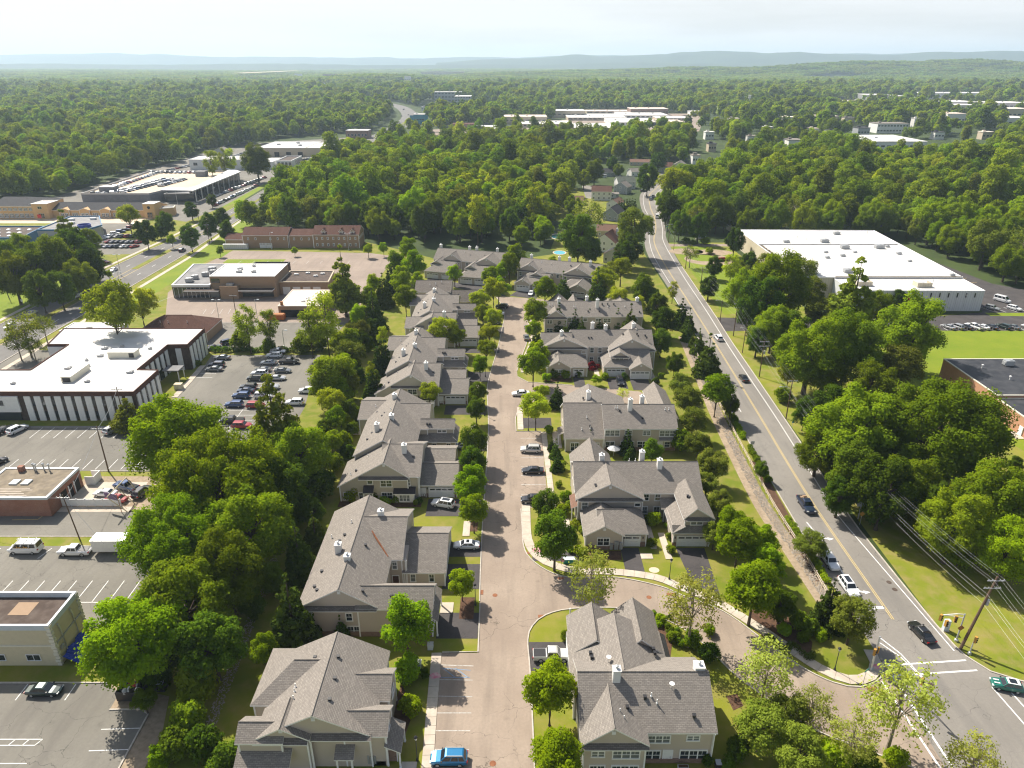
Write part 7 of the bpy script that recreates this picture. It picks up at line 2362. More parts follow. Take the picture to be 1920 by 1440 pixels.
def haze_box():
 mb = MB()
 mb.box(-14500, 14500, -700, 15600, -4.0, 330.0)
 m = bpy.data.materials.new('haze_air')
 m.use_nodes = True
 nt = m.node_tree
 nt.nodes.clear()
 o = nt.nodes.new("ShaderNodeOutputMaterial")
 v = nt.nodes.new("ShaderNodeVolumePrincipled")
 v.inputs['Color'].default_value = (0.64, 0.81, 1.0, 1)
 v.inputs['Density'].default_value = HAZE_DENSITY
 v.inputs['Anisotropy'].default_value = 0.25
 nt.links.new(v.outputs[0], o.inputs['Volume'])
 ob = mb.build('haze', m, uv=False)
 tag(ob, kind='stuff')
 ob.display_type = 'WIRE'
HAZE_DENSITY = 1.0e-4
# ================================================================ HOUSES UP THE ROAD, FAR BUILDINGS
def cottage(label, x, y, w, d, he, hr, sid, sh, rz=0.0, ax='x', chim=None, wing=None, solar=False):
 h = House('house', label, (x, y), rz, siding=sid, group='small houses up the road', cat='house', shingle=sh)
 o = (x, y) if rz == 0 else (0, 0)
 if ax == 'x':
  h.gable('x', o[1] - d / 2, o[1] + d / 2, o[0] - w / 2, o[0] + w / 2, he, hr)
 else:
  h.gable('y', o[0] - w / 2, o[0] + w / 2, o[1] - d / 2, o[1] + d / 2, he, hr)
 if wing:
  wx0, wx1, wy0, wy1, wze, wzr = wing
  h.gable('y', o[0] + wx0, o[0] + wx1, o[1] + wy0, o[1] + wy1, wze, wzr)
 k = max(2, int(w / 2.8))
 pl = o[1] - d / 2 + .28 if ax == 'y' else o[1] - d / 2 + .38
 for i in range(k):
  h.win('S', o[0] - w / 2 + w * (i + .5) / k, 1.6, pl, 1.1, 1.3)
  if he > 4.5:
   h.win('S', o[0] - w / 2 + w * (i + .5) / k, 4.2, pl, 1.1, 1.3)
 ple = o[0] + w / 2 - .38
 for t in (-.2, .2):
  h.win('E', o[1] + d * t, 1.6, ple, 1.1, 1.3)
 if chim:
  h.chimney(o[0] + chim[0], o[1] + chim[1], hr + 1.0)
 if solar:
  mb = MB()
  s = (hr - he) / (w / 2 if ax == 'y' else d / 2)
  for i in range(3):
   for j in range(2):
    if ax == 'y':
     xa = -w / 2 + .7 + j * 1.9
     ya = -d / 2 + 1 + i * (d - 2) / 3
     za, zb = he + s * (xa + w / 2) + .1, he + s * (xa + w / 2 + 1.8) + .1
     q = [(xa + (0 if rz else 0), ya, za), (xa + 1.8, ya, zb), (xa + 1.8, ya + (d - 2) / 3 - .12, zb), (xa, ya + (d - 2) / 3 - .12, za)]
     g = MB()
     g.slab(q, .06)
     g.build('solar_panel', M_['solar_blue'], h.root)
 h.done()
 return h
cottage('white house with a dark red roof, behind the sparse tree left of the road', 57.5, 467, 13, 12, 5.6, 8.4, 'siding_white', 'shingle_brown', RAD(-6))
cottage('low white garage with brown roof left of the dark red roofed house', 38.5, 449, 12, 9, 2.8, 5.0, 'siding_white', 'shingle_red', RAD(-2))
cottage('pale house with terracotta roof at the bend of the road', 61.0, 425, 8, 11, 5.2, 7.8, 'siding_white', 'shingle_red', RAD(-28), 'y')
cottage('grey roofed house with a dormer below the terracotta roof', 57.0, 403, 9, 13, 3.8, 7.4, 'siding_grey', 'shingle_black', RAD(-25), 'y')
cottage('white house with green roof behind the row of clipped evergreens', 79, 512, 13, 11, 4.6, 8.0, 'siding_white', 'shingle_green', RAD(8), chim=(2, 1))
cottage('white gabled house with dark roof and white chimney, below the leafy roadside trees', 45.0, 331, 11, 13, 4.6, 8.4, 'siding_white', 'shingle_brown', RAD(-24), 'y', chim=(3.0, 4), solar=True)
cottage('house with orange roof and solar panels just behind the far right townhouse', 45.6, 309, 9, 9, 3.8, 6.6, 'siding_white', 'shingle_red', RAD(-24), 'y', solar=True)
cottage('brown hipped bungalow hidden among trees left of the road', 48.5, 361, 11, 9, 3.2, 5.6, 'beige_stucco', 'shingle_red', RAD(-10))
cottage('small grey house with grey side gable by the evergreens', 74.5, 490, 10, 9, 4.6, 7.8, 'siding_grey', 'shingle', RAD(-30), 'y')
cottage('flat pale bungalow between the white house and the evergreens', 66.5, 473, 6, 7, 2.8, 3.4, 'siding_white', 'shingle', 0)
cottage('far house with dark red roof beyond the bend', 124, 596, 12, 11, 4, 7.2, 'siding_grey', 'shingle_brown', RAD(-20))
cottage('far white gabled house at the bend', 137, 603, 11, 11, 4, 7.4, 'siding_white', 'shingle', RAD(-20), 'y')
cottage('low ranch house with a tan roof across the far lawn', 110, 634, 18, 9, 3, 5, 'beige_stucco', 'shingle_red', RAD(-8))
cottage('dark grey house behind the parked white van', 76, 571, 16, 10, 3, 5.6, 'siding_grey', 'shingle_black', RAD(6))
cottage('pale blue house behind the round tree up the road', 96, 572, 11, 9, 3.4, 5.8, 'siding_white', 'shingle', RAD(18))
cottage('half hidden white house under the trees left of the lane', 33.5, 541, 8, 9, 4.5, 7.5, 'siding_white', 'shingle', 0, 'y')
cottage('low white house glimpsed between trees above the warehouse corner', 120, 372, 14, 9, 3.2, 5.4, 'siding_white', 'shingle_black', RAD(4))
cottage('grey house with a pale roof among the trees behind the warehouse', 198, 392, 14, 9, 3.4, 6.0, 'siding_grey', 'shingle', RAD(3))
h = House('school_house', 'long low house with a bank of solar panels on its grey roof', (268, 402), RAD(-5), siding='siding_grey', group=None, cat='house', shingle='shingle')
h.gable('x', -6, 6, -16, 16, 4.4, 7.4)
for i in range(9):
 g = MB()
 g.slab([(-15 + i * 3.3, -5.6, 4.75), (-12 + i * 3.3, -5.6, 4.75), (-12 + i * 3.3, -.8, 7.1), (-15 + i * 3.3, -.8, 7.1)], .06)
 g.build('solar_panel', M_['solar_blue'], h.root)
for i in range(10):
 h.win('S', -13.5 + i * 3, 2.2, -5.65, 1.6, 1.6)
h.done()
HOLES.extend([(120, 372, 14), (198, 392, 14), (268, 400, 26), (33, 541, 10), (290, 392, 16), (300, 370, 12), (226, 372, 12)])
def pool(label, x, y, rx, ry, mat):
 root = empty('swimming_pool', (x, y, 0))
 tag(root, label, 'pool')
 rim = MB()
 rim.lathe(0, 0, [(1.0, 0.03), (1.0, .14), (.84, .14), (.83, .02)], 20)
 inst('pool_rim', rim.mesh('pool_rim', M_['beige_stucco']), root, scale=(rx, ry, 1))
 w = MB()
 w.face([(.84 * math.cos(a * PI / 10), .84 * math.sin(a * PI / 10), .07) for a in range(20)])
 inst('water', w.mesh('pool_water', M_[mat]), root, scale=(rx, ry, 1))
pool('deep blue oval garden pool with stone rim, behind the houses closing the street', 24.0, 358, 5.0, 7.0, 'deep_pool_water')
pool('small turquoise garden pool just behind the far right closing house', 22.0, 324.5, 3.2, 4.2, 'pool_water')
row_of('arborvitae', [(1165, 390, 9), (1170, 389, 9), (1175, 388, 9), (1180, 387, 9), (1185, 386, 9), (1190, 388, 9), (1160, 391, 9)], 'tall clipped evergreen', 'at the bend of the road', 'clipped evergreens at the bend', sz=1.2)
for i, (k, a, b_, w) in enumerate((('bare_tree', 1105, 405, 70), ('dark_tree', 1085, 450, 58), ('olive_tree', 1190, 430, 72), ('dark_tree', 1182, 465, 50), ('oak', 1115, 320, 40), ('oak', 1095, 335, 30), ('dark_tree', 1215, 335, 44), ('oak', 1160, 318, 22), ('locust', 1265, 345, 70), ('dark_tree', 1255, 395, 50), ('dark_tree', 1275, 420, 44), ('oak', 1245, 375, 36), ('dark_tree', 1148, 310, 24), ('oak', 1075, 385, 36), ('zelkova', 1035, 500, 30), ('oak', 1062, 340, 40), ('oak', 1290, 385, 50), ('oak', 1330, 400, 50), ('dark_tree', 1310, 425, 44), ('oak', 1360, 405, 46), ('dark_tree', 1235, 300, 30), ('fir', 1187, 395, 10))):
 where = ('left of the road among the small houses', 'below the small houses', 'on the verge at the bend')[0 if (b_ < 400 and a < 1230) else (1 if a < 1230 else 2)]
 kk = {'bare_tree': 'bare branched pale tree', 'dark_tree': 'dark leafy tree', 'olive_tree': 'dull green spreading tree', 'oak': 'mid green tree', 'locust': 'pale yellow green tree', 'zelkova': 'light round tree', 'fir': 'small fir'}[k]
 T(k, a, b_, w, f"{ORD[i] if i < 20 else 'last'} of the garden trees, {kk} {where}", 'garden trees up the road')
def far_block(label, x, y, w, d, hgt_, wall, roof, rz=0.0, wins=6, group='far flat roofed buildings', hole=True, winh=1.6, rows=1):
 root = empty('far_building', (x, y, land(x, y)), rz)
 tag(root, label, 'building', group)
 mb = MB()
 for q in ((-w / 2, -d / 2, w / 2, -d / 2), (w / 2, -d / 2, w / 2, d / 2), (w / 2, d / 2, -w / 2, d / 2), (-w / 2, d / 2, -w / 2, -d / 2)):
  mb.face([(q[0], q[1], 0), (q[2], q[3], 0), (q[2], q[3], hgt_), (q[0], q[1], hgt_)])
 mb.build('wall', M_[wall], root)
 rf = MB()
 rf.slab([(-w / 2 - .4, -d / 2 - .4, hgt_ + .3), (w / 2 + .4, -d / 2 - .4, hgt_ + .3), (w / 2 + .4, d / 2 + .4, hgt_ + .3), (-w / 2 - .4, d / 2 + .4, hgt_ + .3)], .5)
 for i in range(max(1, int(w / 25))):
  ux = -w * .35 + i * 22
  rf.box(ux, ux + 3, -1.5, 1.5, hgt_ + .3, hgt_ + 1.8)
 rf.build('roof', M_[roof], root)
 for r in range(rows):
  for i in range(wins):
   cx = -w / 2 + w * (i + .5) / wins
   g = MB()
   z = hgt_ * (r + .42) / rows
   g.box(cx - w / wins * .32, cx + w / wins * .32, -d / 2 - .09, -d / 2 - .02, z, z + winh)
   g.build('window', M_['glass_window'], root)
 if hole:
  HOLES.append((x, y, math.hypot(w, d) / 2 + 6))
  HOLES.append((x, y - d / 2 - 10, min(w / 2, 45)))
 return root
def fb(label, px, py, wpx, hpx, d, wall, roof, rz=0.0, wins=6, extra=0.0, **k):
 """far building whose wall foot shows at photo pixel (px, py)"""
 X, Y = P(px, py, 0)
 dep = Y * CP + CAM_H * SP
 if not any(inside(WOOD_OUT[q], X, Y) for q in (5, 6, 7)):
  extra += 7 if Y > 1000 else 4
 for q in (25, 60, 95):
  HOLES.append((X - X / Y * q, Y - q, 24))
 far_block(label, X, Y + d / 2, wpx * dep / F_, d, hpx * dep / F_ + extra, wall, roof, rz, wins, **k)
fb('dark red roofed restaurant at the near left end of the white shopping strip', 868, 243, 40, 9, 26, 'brick_brown', 'shingle_brown')
fb('low white store right of the dark red restaurant', 910, 243, 42, 5, 22, 'beige_stucco', 'white_roof', wins=8)
fb('small pale blue shop left of the dark red restaurant', 786, 233, 20, 8, 16, 'teal_paint', 'white_roof', wins=4)
fb('white office with dark windows beside the far highway', 800, 208, 20, 7, 20, 'white_paint', 'grey_membrane', wins=5)
fb('long white roofed shopping hall, nearest of the strip', 1020, 239, 110, 6, 60, 'beige_stucco', 'white_roof', wins=14)
fb('white roofed shopping hall, middle of the strip', 1105, 246, 100, 6, 70, 'beige_stucco', 'white_roof', wins=12)
fb('white roofed shopping hall behind the middle one', 1120, 226, 110, 5, 90, 'beige_stucco', 'white_roof', wins=12)
fb('white roofed hall right of the shopping strip', 1190, 236, 90, 6, 80, 'white_paint', 'white_roof', wins=10)
fb('white roofed hall at the back right of the strip', 1210, 222, 90, 5, 90, 'white_paint', 'white_roof', wins=10)
fb('long dark red hall at the far right of the strip', 1217, 216, 70, 11, 40, 'brick_brown', 'pale_roof', wins=14)
fb('pale tan hall partly hidden behind trees at the strip', 1250, 236, 60, 7, 40, 'beige_stucco', 'pale_roof', wins=8)
for i, (px, py, w) in enumerate(((935, 247, 46), (985, 233, 80), (1062, 221, 70), (1150, 213, 100), (1262, 226, 60))):
 fb(f"{ORD[i]} low pale hall from the left among the shopping strip trees", px, py, w, 4, 40, 'beige_stucco', ('white_roof', 'pale_roof')[i % 2], wins=8, group='low pale halls of the strip')
fb('far grey apartment block, left wing', 840, 192, 50, 12, 30, 'siding_grey', 'white_roof', wins=8, rows=3, winh=2.4, group='grey apartment blocks beyond the strip')
fb('far grey apartment block, right wing nearest the strip', 868, 197, 30, 15, 50, 'siding_grey', 'white_roof', wins=6, rows=3, winh=2.4, group='grey apartment blocks beyond the strip')
fb('white hall with a long pale roof at the left of the industrial estate', 1604, 199, 70, 7, 60, 'white_paint', 'white_roof', wins=9, group='halls of the industrial estate')
fb('tall dark blue grey hall in the industrial estate', 1645, 192, 42, 13, 60, 'grey_metal', 'white_roof', wins=4, group='halls of the industrial estate')
fb('tan topped hall right of the tall dark one', 1683, 192, 30, 11, 60, 'beige_stucco', 'white_roof', wins=4, group='halls of the industrial estate')
fb('very long white roofed hall along the back of the industrial estate', 1815, 186, 200, 5, 70, 'white_paint', 'white_roof', wins=20, group='halls of the industrial estate')
fb('grey white hall in front of the long back hall', 1790, 204, 80, 12, 60, 'white_paint', 'white_roof', wins=9, group='halls of the industrial estate')
fb('pale hall with rounded white bay below the grey white one', 1800, 214, 60, 8, 40, 'cream_trim', 'white_roof', wins=8, group='halls of the industrial estate')
fb('white hall at the right edge of the industrial estate', 1895, 205, 70, 11, 60, 'white_paint', 'white_roof', wins=9, group='halls of the industrial estate')
fb('sandy hall at the right edge below the white one', 1900, 224, 60, 10, 40, 'cream_paint', 'pale_roof', wins=7, group='halls of the industrial estate')
fb('low white store at the right edge under the sandy hall', 1905, 238, 50, 6, 40, 'white_paint', 'white_roof', wins=6, group='halls of the industrial estate')
fb('wide white roofed plant among the trees above the warehouse', 1670, 283, 130, 9, 70, 'white_paint', 'white_roof', wins=12)
fb('long two storey block with grey roof above the white plant', 1672, 250, 58, 11, 24, 'siding_white', 'shingle', wins=10, rows=2)
fb('pale gabled house group in the trees, right of the strip', 1490, 280, 26, 9, 18, 'siding_white', 'shingle', wins=4)
fb('pale house left of the long two storey block', 1565, 262, 22, 9, 16, 'siding_white', 'shingle_black', wins=4)
fb('dark roofed house beside the long two storey block', 1618, 256, 22, 9, 16, 'siding_grey', 'shingle_black', wins=4)
fb('white house with broad gable in front of the industrial estate', 1790, 235, 34, 11, 26, 'siding_white', 'pale_roof', wins=5)
fb('low tan store at the edge of the trees right of the cell tower', 1365, 213, 40, 4, 30, 'white_paint', 'white_roof', wins=6)
fb('low store left of the cell tower', 1307, 215, 22, 5, 30, 'white_paint', 'white_roof', wins=4)
fb('pale house far along the road under the trees', 1480, 235, 22, 5, 16, 'siding_white', 'pale_roof', wins=4)
fb('pale terrace glimpsed above the central trees at the right', 1545, 232, 50, 4, 20, 'beige_stucco', 'pale_roof', wins=8)
for i, (px, py, w) in enumerate(((20, 176, 60), (75, 174, 50), (165, 168, 90), (120, 177, 40), (250, 168, 40), (320, 165, 40), (490, 158, 30), (520, 156, 20), (580, 166, 30), (440, 172, 24), (625, 176, 20), (730, 167, 18), (785, 167, 14))):
 fb(f"{ORD[i]} pale hall of the distant plain counted from the nearest left edge", px, py, w, 3, 60, 'white_paint', 'white_roof', wins=6, group='pale halls on the distant plain')
fb('large brown block on the distant rise left of the highway', 618, 151, 24, 7, 40, 'brick_brown', 'grey_membrane', wins=6, rows=2)
fb('pale hotel like block on the wooded knoll above the highway', 830, 146, 80, 8, 60, 'beige_stucco', 'grey_membrane', wins=14, rows=2)
for i, (px, py, w) in enumerate(sorted(((655, 165, 12), (675, 150, 14), (700, 172, 12), (742, 178, 14), (765, 160, 12), (790, 182, 12), (640, 182, 10), (610, 168, 12), (560, 150, 14), (860, 165, 10), (905, 160, 10), (1285, 245, 16), (1330, 262, 16), (1375, 240, 18), (1410, 270, 16), (1440, 252, 16), (1525, 255, 16), (1590, 238, 18), (1720, 240, 16), (1760, 262, 18), (1850, 262, 20), (1455, 225, 16), (1335, 285, 14), (1305, 308, 14)))):
 fb(f"{ORD[i]} small pale house from the left scattered among the far woods", px, py, w, 7, 10, ('siding_white', 'siding_white', 'beige_stucco')[i % 3], ('shingle', 'white_roof', 'shingle_black', 'pale_roof')[i % 4], wins=3, group='small houses scattered in the far woods')
X, Y = P(1402, 213)
root = empty('cell_tower', (X, Y, 0))
tag(root, 'slim grey cell tower rising above the trees left of the industrial estate', 'tower')
mb = MB()
for a in range(3):
 c, s_ = math.cos(a * 2.094), math.sin(a * 2.094)
 mb.tube([(1.6 * c, 1.6 * s_, 0), (.8 * c, .8 * s_, 30)], .22, 5)
for k in range(10):
 r0, r1 = 1.6 - .08 * k, 1.6 - .08 * (k + 1)
 for a in range(3):
  mb.tube([(r0 * math.cos(a * 2.094), r0 * math.sin(a * 2.094), k * 3), (r1 * math.cos((a + 1) * 2.094), r1 * math.sin((a + 1) * 2.094), k * 3 + 3)], .1, 4)
mb.build('mast', M_['galvanised'], root)
for k, z in enumerate((29, 26)):
 a_ = MB()
 for j in range(9):
  t = j * 2 * PI / 9
  a_.box(1.9 * math.cos(t) - .25, 1.9 * math.cos(t) + .25, 1.9 * math.sin(t) - .25, 1.9 * math.sin(t) + .25, z - 1.2, z + 1.2)
 a_.build('antenna_ring', M_['white_paint'], root)
HOLES.append((X, Y, 6))
X0, Y0 = P(503, 140, 20)
sheet('clearing', [(X0 - 30, Y0 - 500), (X0 + 45, Y0 - 500), (X0 - 10, Y0 + 700), (X0 - 60, Y0 + 700)], 34.0, 'tan_deck')
# ================================================================ VEHICLES
def paint(name, c, metal=0.0):
 m, nt, b = newmat(name, 0.28, 0.5)
 b.inputs['Base Color'].default_value = (*c, 1)
 b.inputs['Metallic'].default_value = metal
 b.inputs['Coat Weight'].default_value = 0.8
 b.inputs['Coat Roughness'].default_value = 0.06
 return m
PAINT = {'white': paint('paint_white', (.74, .75, .76)), 'silver': paint('paint_silver', (.46, .47, .48), .5), 'grey': paint('paint_grey', (.16, .17, .18), .4), 'black': paint('paint_black', (.012, .012, .014)),
         'blue': paint('paint_blue', (.02, .055, .15), .3), 'bright blue': paint('paint_bright_blue', (.01, .17, .36), .35), 'red': paint('paint_red', (.30, .012, .015), .1), 'green': paint('paint_green', (.01, .15, .11), .2), 'navy': paint('paint_navy', (.014, .025, .06), .2),
         'pale silver': paint('paint_pale_silver', (.60, .60, .585), .3), 'dark green': paint('paint_dark_green', (.012, .03, .028), .2)}
CARS = {
 'sedan': dict(L=4.75, W=1.82, body=[(-2.37, .70, .78), (-2.25, .83, .92), (-1.5, .90, .98), (-.4, .91, .93), (.9, .91, .92), (1.5, .89, .86), (2.1, .80, .74), (2.37, .62, .60)], cab=(-1.75, -.95, .35, 1.15), zr=1.43, zb=.92, wr=.31),
 'suv': dict(L=4.7, W=1.88, body=[(-2.33, .74, .92), (-2.24, .88, 1.04), (-1.4, .93, 1.06), (0, .94, 1.03), (.95, .93, 1.05), (1.6, .91, 1.0), (2.15, .84, .88), (2.35, .68, .7)], cab=(-2.22, -1.86, .45, 1.1), zr=1.70, zb=1.02, wr=.36),
 'hatch': dict(L=3.95, W=1.75, body=[(-1.95, .70, .88), (-1.86, .84, .98), (-1.2, .88, .99), (0, .88, .96), (.85, .87, .98), (1.35, .85, .93), (1.8, .78, .82), (1.96, .62, .62)], cab=(-1.82, -1.5, .3, .85), zr=1.44, zb=.95, wr=.31),
 'van': dict(L=5.6, W=2.05, body=[(-2.79, .92, 1.15), (-2.7, 1.0, 1.28), (-1.2, 1.02, 1.3), (.6, 1.02, 1.3), (1.7, 1.0, 1.25), (2.2, .96, 1.1), (2.6, .88, .98), (2.79, .72, .8)], cab=(-2.74, -2.62, 1.05, 1.95), zr=2.35, zb=1.26, wr=.36),
 'pickup': dict(L=5.7, W=2.0, body=[(-2.84, .88, 1.02), (-2.76, .96, 1.1), (-1.0, .98, 1.1), (.1, .98, 1.08), (1.3, .97, 1.12), (2.0, .95, 1.1), (2.65, .9, 1.0), (2.84, .74, .8)], cab=(-.85, -.6, .75, 1.3), zr=1.84, zb=1.08, wr=.40),
}
CARM = {}
def car_meshes(kind):
 if kind in CARM:
  return CARM[kind]
 d = CARS[kind]
 mb = MB()
 ring_n = 8
 rings = []
 for x, w, zt in d['body']:
  zb = .26 if abs(x) < d['L'] * .42 else .36
  rings.append([(x, -w * .92, zb), (x, -w, zb + .22), (x, -w, zt - .16), (x, -w * .88, zt), (x, w * .88, zt), (x, w, zt - .16), (x, w, zb + .22), (x, w * .92, zb)])
 b0 = len(mb.v)
 for r in rings:
  mb.v.extend(r)
 for i in range(len(rings) - 1):
  for k in range(ring_n):
   k2 = (k + 1) % ring_n
   mb.f.append((b0 + i * ring_n + k, b0 + i * ring_n + k2, b0 + (i + 1) * ring_n + k2, b0 + (i + 1) * ring_n + k))
   mb.m.append(0)
 mb.f.append(tuple(b0 + k for k in reversed(range(ring_n))))
 mb.m.append(0)
 e = b0 + (len(rings) - 1) * ring_n
 mb.f.append(tuple(e + k for k in range(ring_n)))
 mb.m.append(0)
 xa, xb, xc, xd = d['cab']
 zr, zb = d['zr'], d['zb'] - .06
 wb, wr_ = d['W'] / 2 - .08, d['W'] / 2 - (.27 if kind != 'van' else .16)
 fo = [(xa, -wb, zb), (xd, -wb, zb), (xd, wb, zb), (xa, wb, zb)]
 ro = [(xb, -wr_, zr - .07), (xc, -wr_, zr - .07), (xc, wr_, zr - .07), (xb, wr_, zr - .07)]
 rt = [(xb + .16, -wr_ + .16, zr), (xc - .22, -wr_ + .16, zr), (xc - .22, wr_ - .16, zr), (xb + .16, wr_ - .16, zr)]
 n = len(mb.v)
 mb.v.extend(fo + ro + rt)
 for lo, hi in ((0, 4), (4, 8)):
  for k in range(4):
   k2 = (k + 1) % 4
   mb.f.append((n + lo + k, n + lo + k2, n + hi + k2, n + hi + k))
   mb.m.append(0)
 mb.f.append((n + 8, n + 9, n + 10, n + 11))
 mb.m.append(0)
 mb.box(-d['L'] / 2 + .5, d['L'] / 2 - .5, -d['W'] / 2 + .05, d['W'] / 2 - .05, .18, .3, 1)
 if kind == 'pickup':
  mb.box(-2.72, -.95, -.80, .80, 1.085, 1.115, 1)
  mb.box(-2.92, -2.8, -.8, .8, .45, .62, 1)
 body = mb.mesh('car_body', [PAINT['white'], M_['black_rubber']], uv=False)
 def quad_lerp(a, b, c, e_, u0, u1, v0, v1, off):
  def pt(u, v):
   p = [(a[i] * (1 - u) + b[i] * u) * (1 - v) + (e_[i] * (1 - u) + c[i] * u) * v for i in range(3)]
   return Vector(p)
  q = [pt(u0, v0), pt(u1, v0), pt(u1, v1), pt(u0, v1)]
  nr = (q[1] - q[0]).cross(q[3] - q[0]).normalized() * off
  return [tuple(p + nr) for p in q]
 def pane(lst, nm__):
  g = MB()
  for q in lst:
   g.face(q)
  return g.mesh(nm__, M_['glass_dark'], uv=False)
 vb = .22 if kind in ('van', 'pickup') else .14
 front = pane([quad_lerp(fo[1], fo[2], ro[2], ro[1], .06, .94, .16, .95, .012)], 'windscreen')
 rear = pane([quad_lerp(fo[3], fo[0], ro[0], ro[3], .08, .92, .2, .93, .012)], 'rear_window')
 ss = [(.06, .48), (.53, .93)] if kind != 'van' else [(.06, .3), (.34, .64), (.70, .95)]
 if kind in ('suv',):
  ss = [(.05, .27), (.31, .60), (.64, .94)]
 right = pane([quad_lerp(fo[0], fo[1], ro[1], ro[0], a, b, vb, .9, .012) for a, b in ss], 'side_window')
 left = pane([quad_lerp(fo[2], fo[3], ro[3], ro[2], 1 - b, 1 - a, vb, .9, .012) for a, b in ss], 'side_window')
 w = MB()
 r = d['wr']
 w.tube([(0, -.12, 0), (0, .12, 0)], r, 14, 0)
 wheel = w.mesh('car_wheel', M_['black_rubber'], uv=False)
 w = MB()
 w.tube([(0, -.135, 0), (0, .135, 0)], r * .62, 10, 0)
 rim = w.mesh('wheel_rim', M_['galvanised'], uv=False)
 hl, tl = MB(), MB()
 hl.box(-.12, .06, -.19, .19, -.08, .08)
 tl.box(-.04, .08, -.17, .17, -.1, .1)
 mi = MB()
 mi.box(-.08, .1, -.1, .1, -.07, .08)
 CARM[kind] = dict(body=body, front=front, rear=rear, right=right, left=left, wheel=wheel, rim=rim, hl=hl.mesh('headlight', M_['light_glass'], uv=False), tl=tl.mesh('taillight', M_['tail_red'], uv=False), mirror=mi.mesh('mirror', M_['dark_metal'], uv=False), d=d)
 return CARM[kind]
CNAME = {'sedan': 'sedan_car', 'suv': 'suv_car', 'hatch': 'small_car', 'van': 'van', 'pickup': 'pickup_truck'}
CCAT = {'sedan': 'car', 'suv': 'car', 'hatch': 'car', 'van': 'van', 'pickup': 'pickup truck'}
CR = random.Random(31)
def set_paint(o, color, slot=0):
 o.material_slots[slot].link = 'OBJECT'
 o.material_slots[slot].material = PAINT[color]
def car(kind, color, x, y, ang, label, group=None, extras=()):
 """ang: heading of the nose, degrees from +X"""
 m = car_meshes(kind)
 d = m['d']
 root = empty(CNAME[kind], (x, y, 0.02), RAD(ang))
 tag(root, label, CCAT[kind], group)
 b = inst('body', m['body'], root)
 set_paint(b, color)
 inst('windscreen', m['front'], root)
 inst('rear_window', m['rear'], root)
 inst('side_window', m['right'], root)
 inst('side_window', m['left'], root)
 wb = d['L'] * .295
 for sx in (-1, 1):
  for sy in (-1, 1):
   w = inst('wheel', m['wheel'], root, (sx * wb, sy * (d['W'] / 2 - .13), d['wr']))
   inst('rim', m['rim'], w)
 xf, wf, zf = d['body'][-2]
 xr, wr_, zr = d['body'][1]
 for sy in (-1, 1):
  inst('headlight', m['hl'], root, (xf + .13, sy * (wf - .2), zf - .14))
  inst('taillight', m['tl'], root, (xr - .09, sy * (wr_ - .17), zr - .2))
  inst('mirror', m['mirror'], root, (d['cab'][3] - .25, sy * (d['W'] / 2 + .02), d['zb'] + .08))
 for ex in extras:
  zr_ = d['zr']
  mb = MB()
  if ex == 'sunroof':
   mb.box(d['cab'][1] + .45, d['cab'][2] - .3, -.42, .42, zr_ + .002, zr_ + .012)
   mb.build('sunroof', M_['glass_dark'], root, uv=False)
  elif ex == 'white_roof':
   mb.box(d['cab'][1] + .12, d['cab'][2] - .15, -.58, .58, zr_ - .01, zr_ + .03)
   mb.build('roof_panel', M_['white_paint'], root, uv=False)
   g = MB()
   g.box(d['cab'][1] + .45, d['cab'][2] - .4, -.42, .42, zr_ + .032, zr_ + .042)
   g.build('sunroof', M_['glass_dark'], root, uv=False)
  elif ex == 'stripes':
   for sy in (-.3, .3):
    mb.box(1.0, 1.72, sy - .1, sy + .1, .955, .99)
   mb.build('bonnet_stripe', M_['white_paint'], root, uv=False)
  elif ex == 'rails':
   for sy in (-.62, .62):
    mb.box(d['cab'][1] + .1, d['cab'][2] - .1, sy - .03, sy + .03, zr_ - .02, zr_ + .06)
   mb.build('roof_rail', M_['galvanised'], root, uv=False)
  elif ex == 'ladder':
   for sy in (-.5, -.2):
    mb.box(-2.4, 1.2, sy - .03, sy + .03, zr_ + .12, zr_ + .2)
   for i in range(10):
    mb.box(-2.3 + i * .36, -2.24 + i * .36, -.5, -.2, zr_ + .13, zr_ + .18)
   for i in range(3):
    mb.box(-2 + i * 1.4, -1.94 + i * 1.4, -.85, .85, zr_ + .03, zr_ + .11)
   mb.build('roof_ladder', M_['white_paint'], root, uv=False)
   g = MB()
   for sy, t in ((-1.035, -.012), (1.03, .0)):
    for i in range(7):
     g.box(-1.6 + i * .42, -1.32 + i * .42, sy, sy + .012, 1.45, 1.62 + .12 * (i % 3))
   g.build('side_lettering', M_['signal_yellow'], root, uv=False)
  elif ex == 'load':
   rr_ = random.Random(4)
   for i in range(9):
    a, c = rr_.uniform(-2.5, -1.3), rr_.uniform(-.6, .4)
    mb.box(a, a + rr_.uniform(.2, .5), c, c + rr_.uniform(.2, .4), 1.11, 1.2 + rr_.random() * .25)
   mb.build('load', M_['tan_brick'], root, uv=False)
  elif ex == 'open_bed':
   mb.box(-2.66, -1.0, -.74, .74, 1.116, 1.13)
   mb.build('bed_cover', M_['dark_metal'], root, uv=False)
 return root
SIMPLE = {}
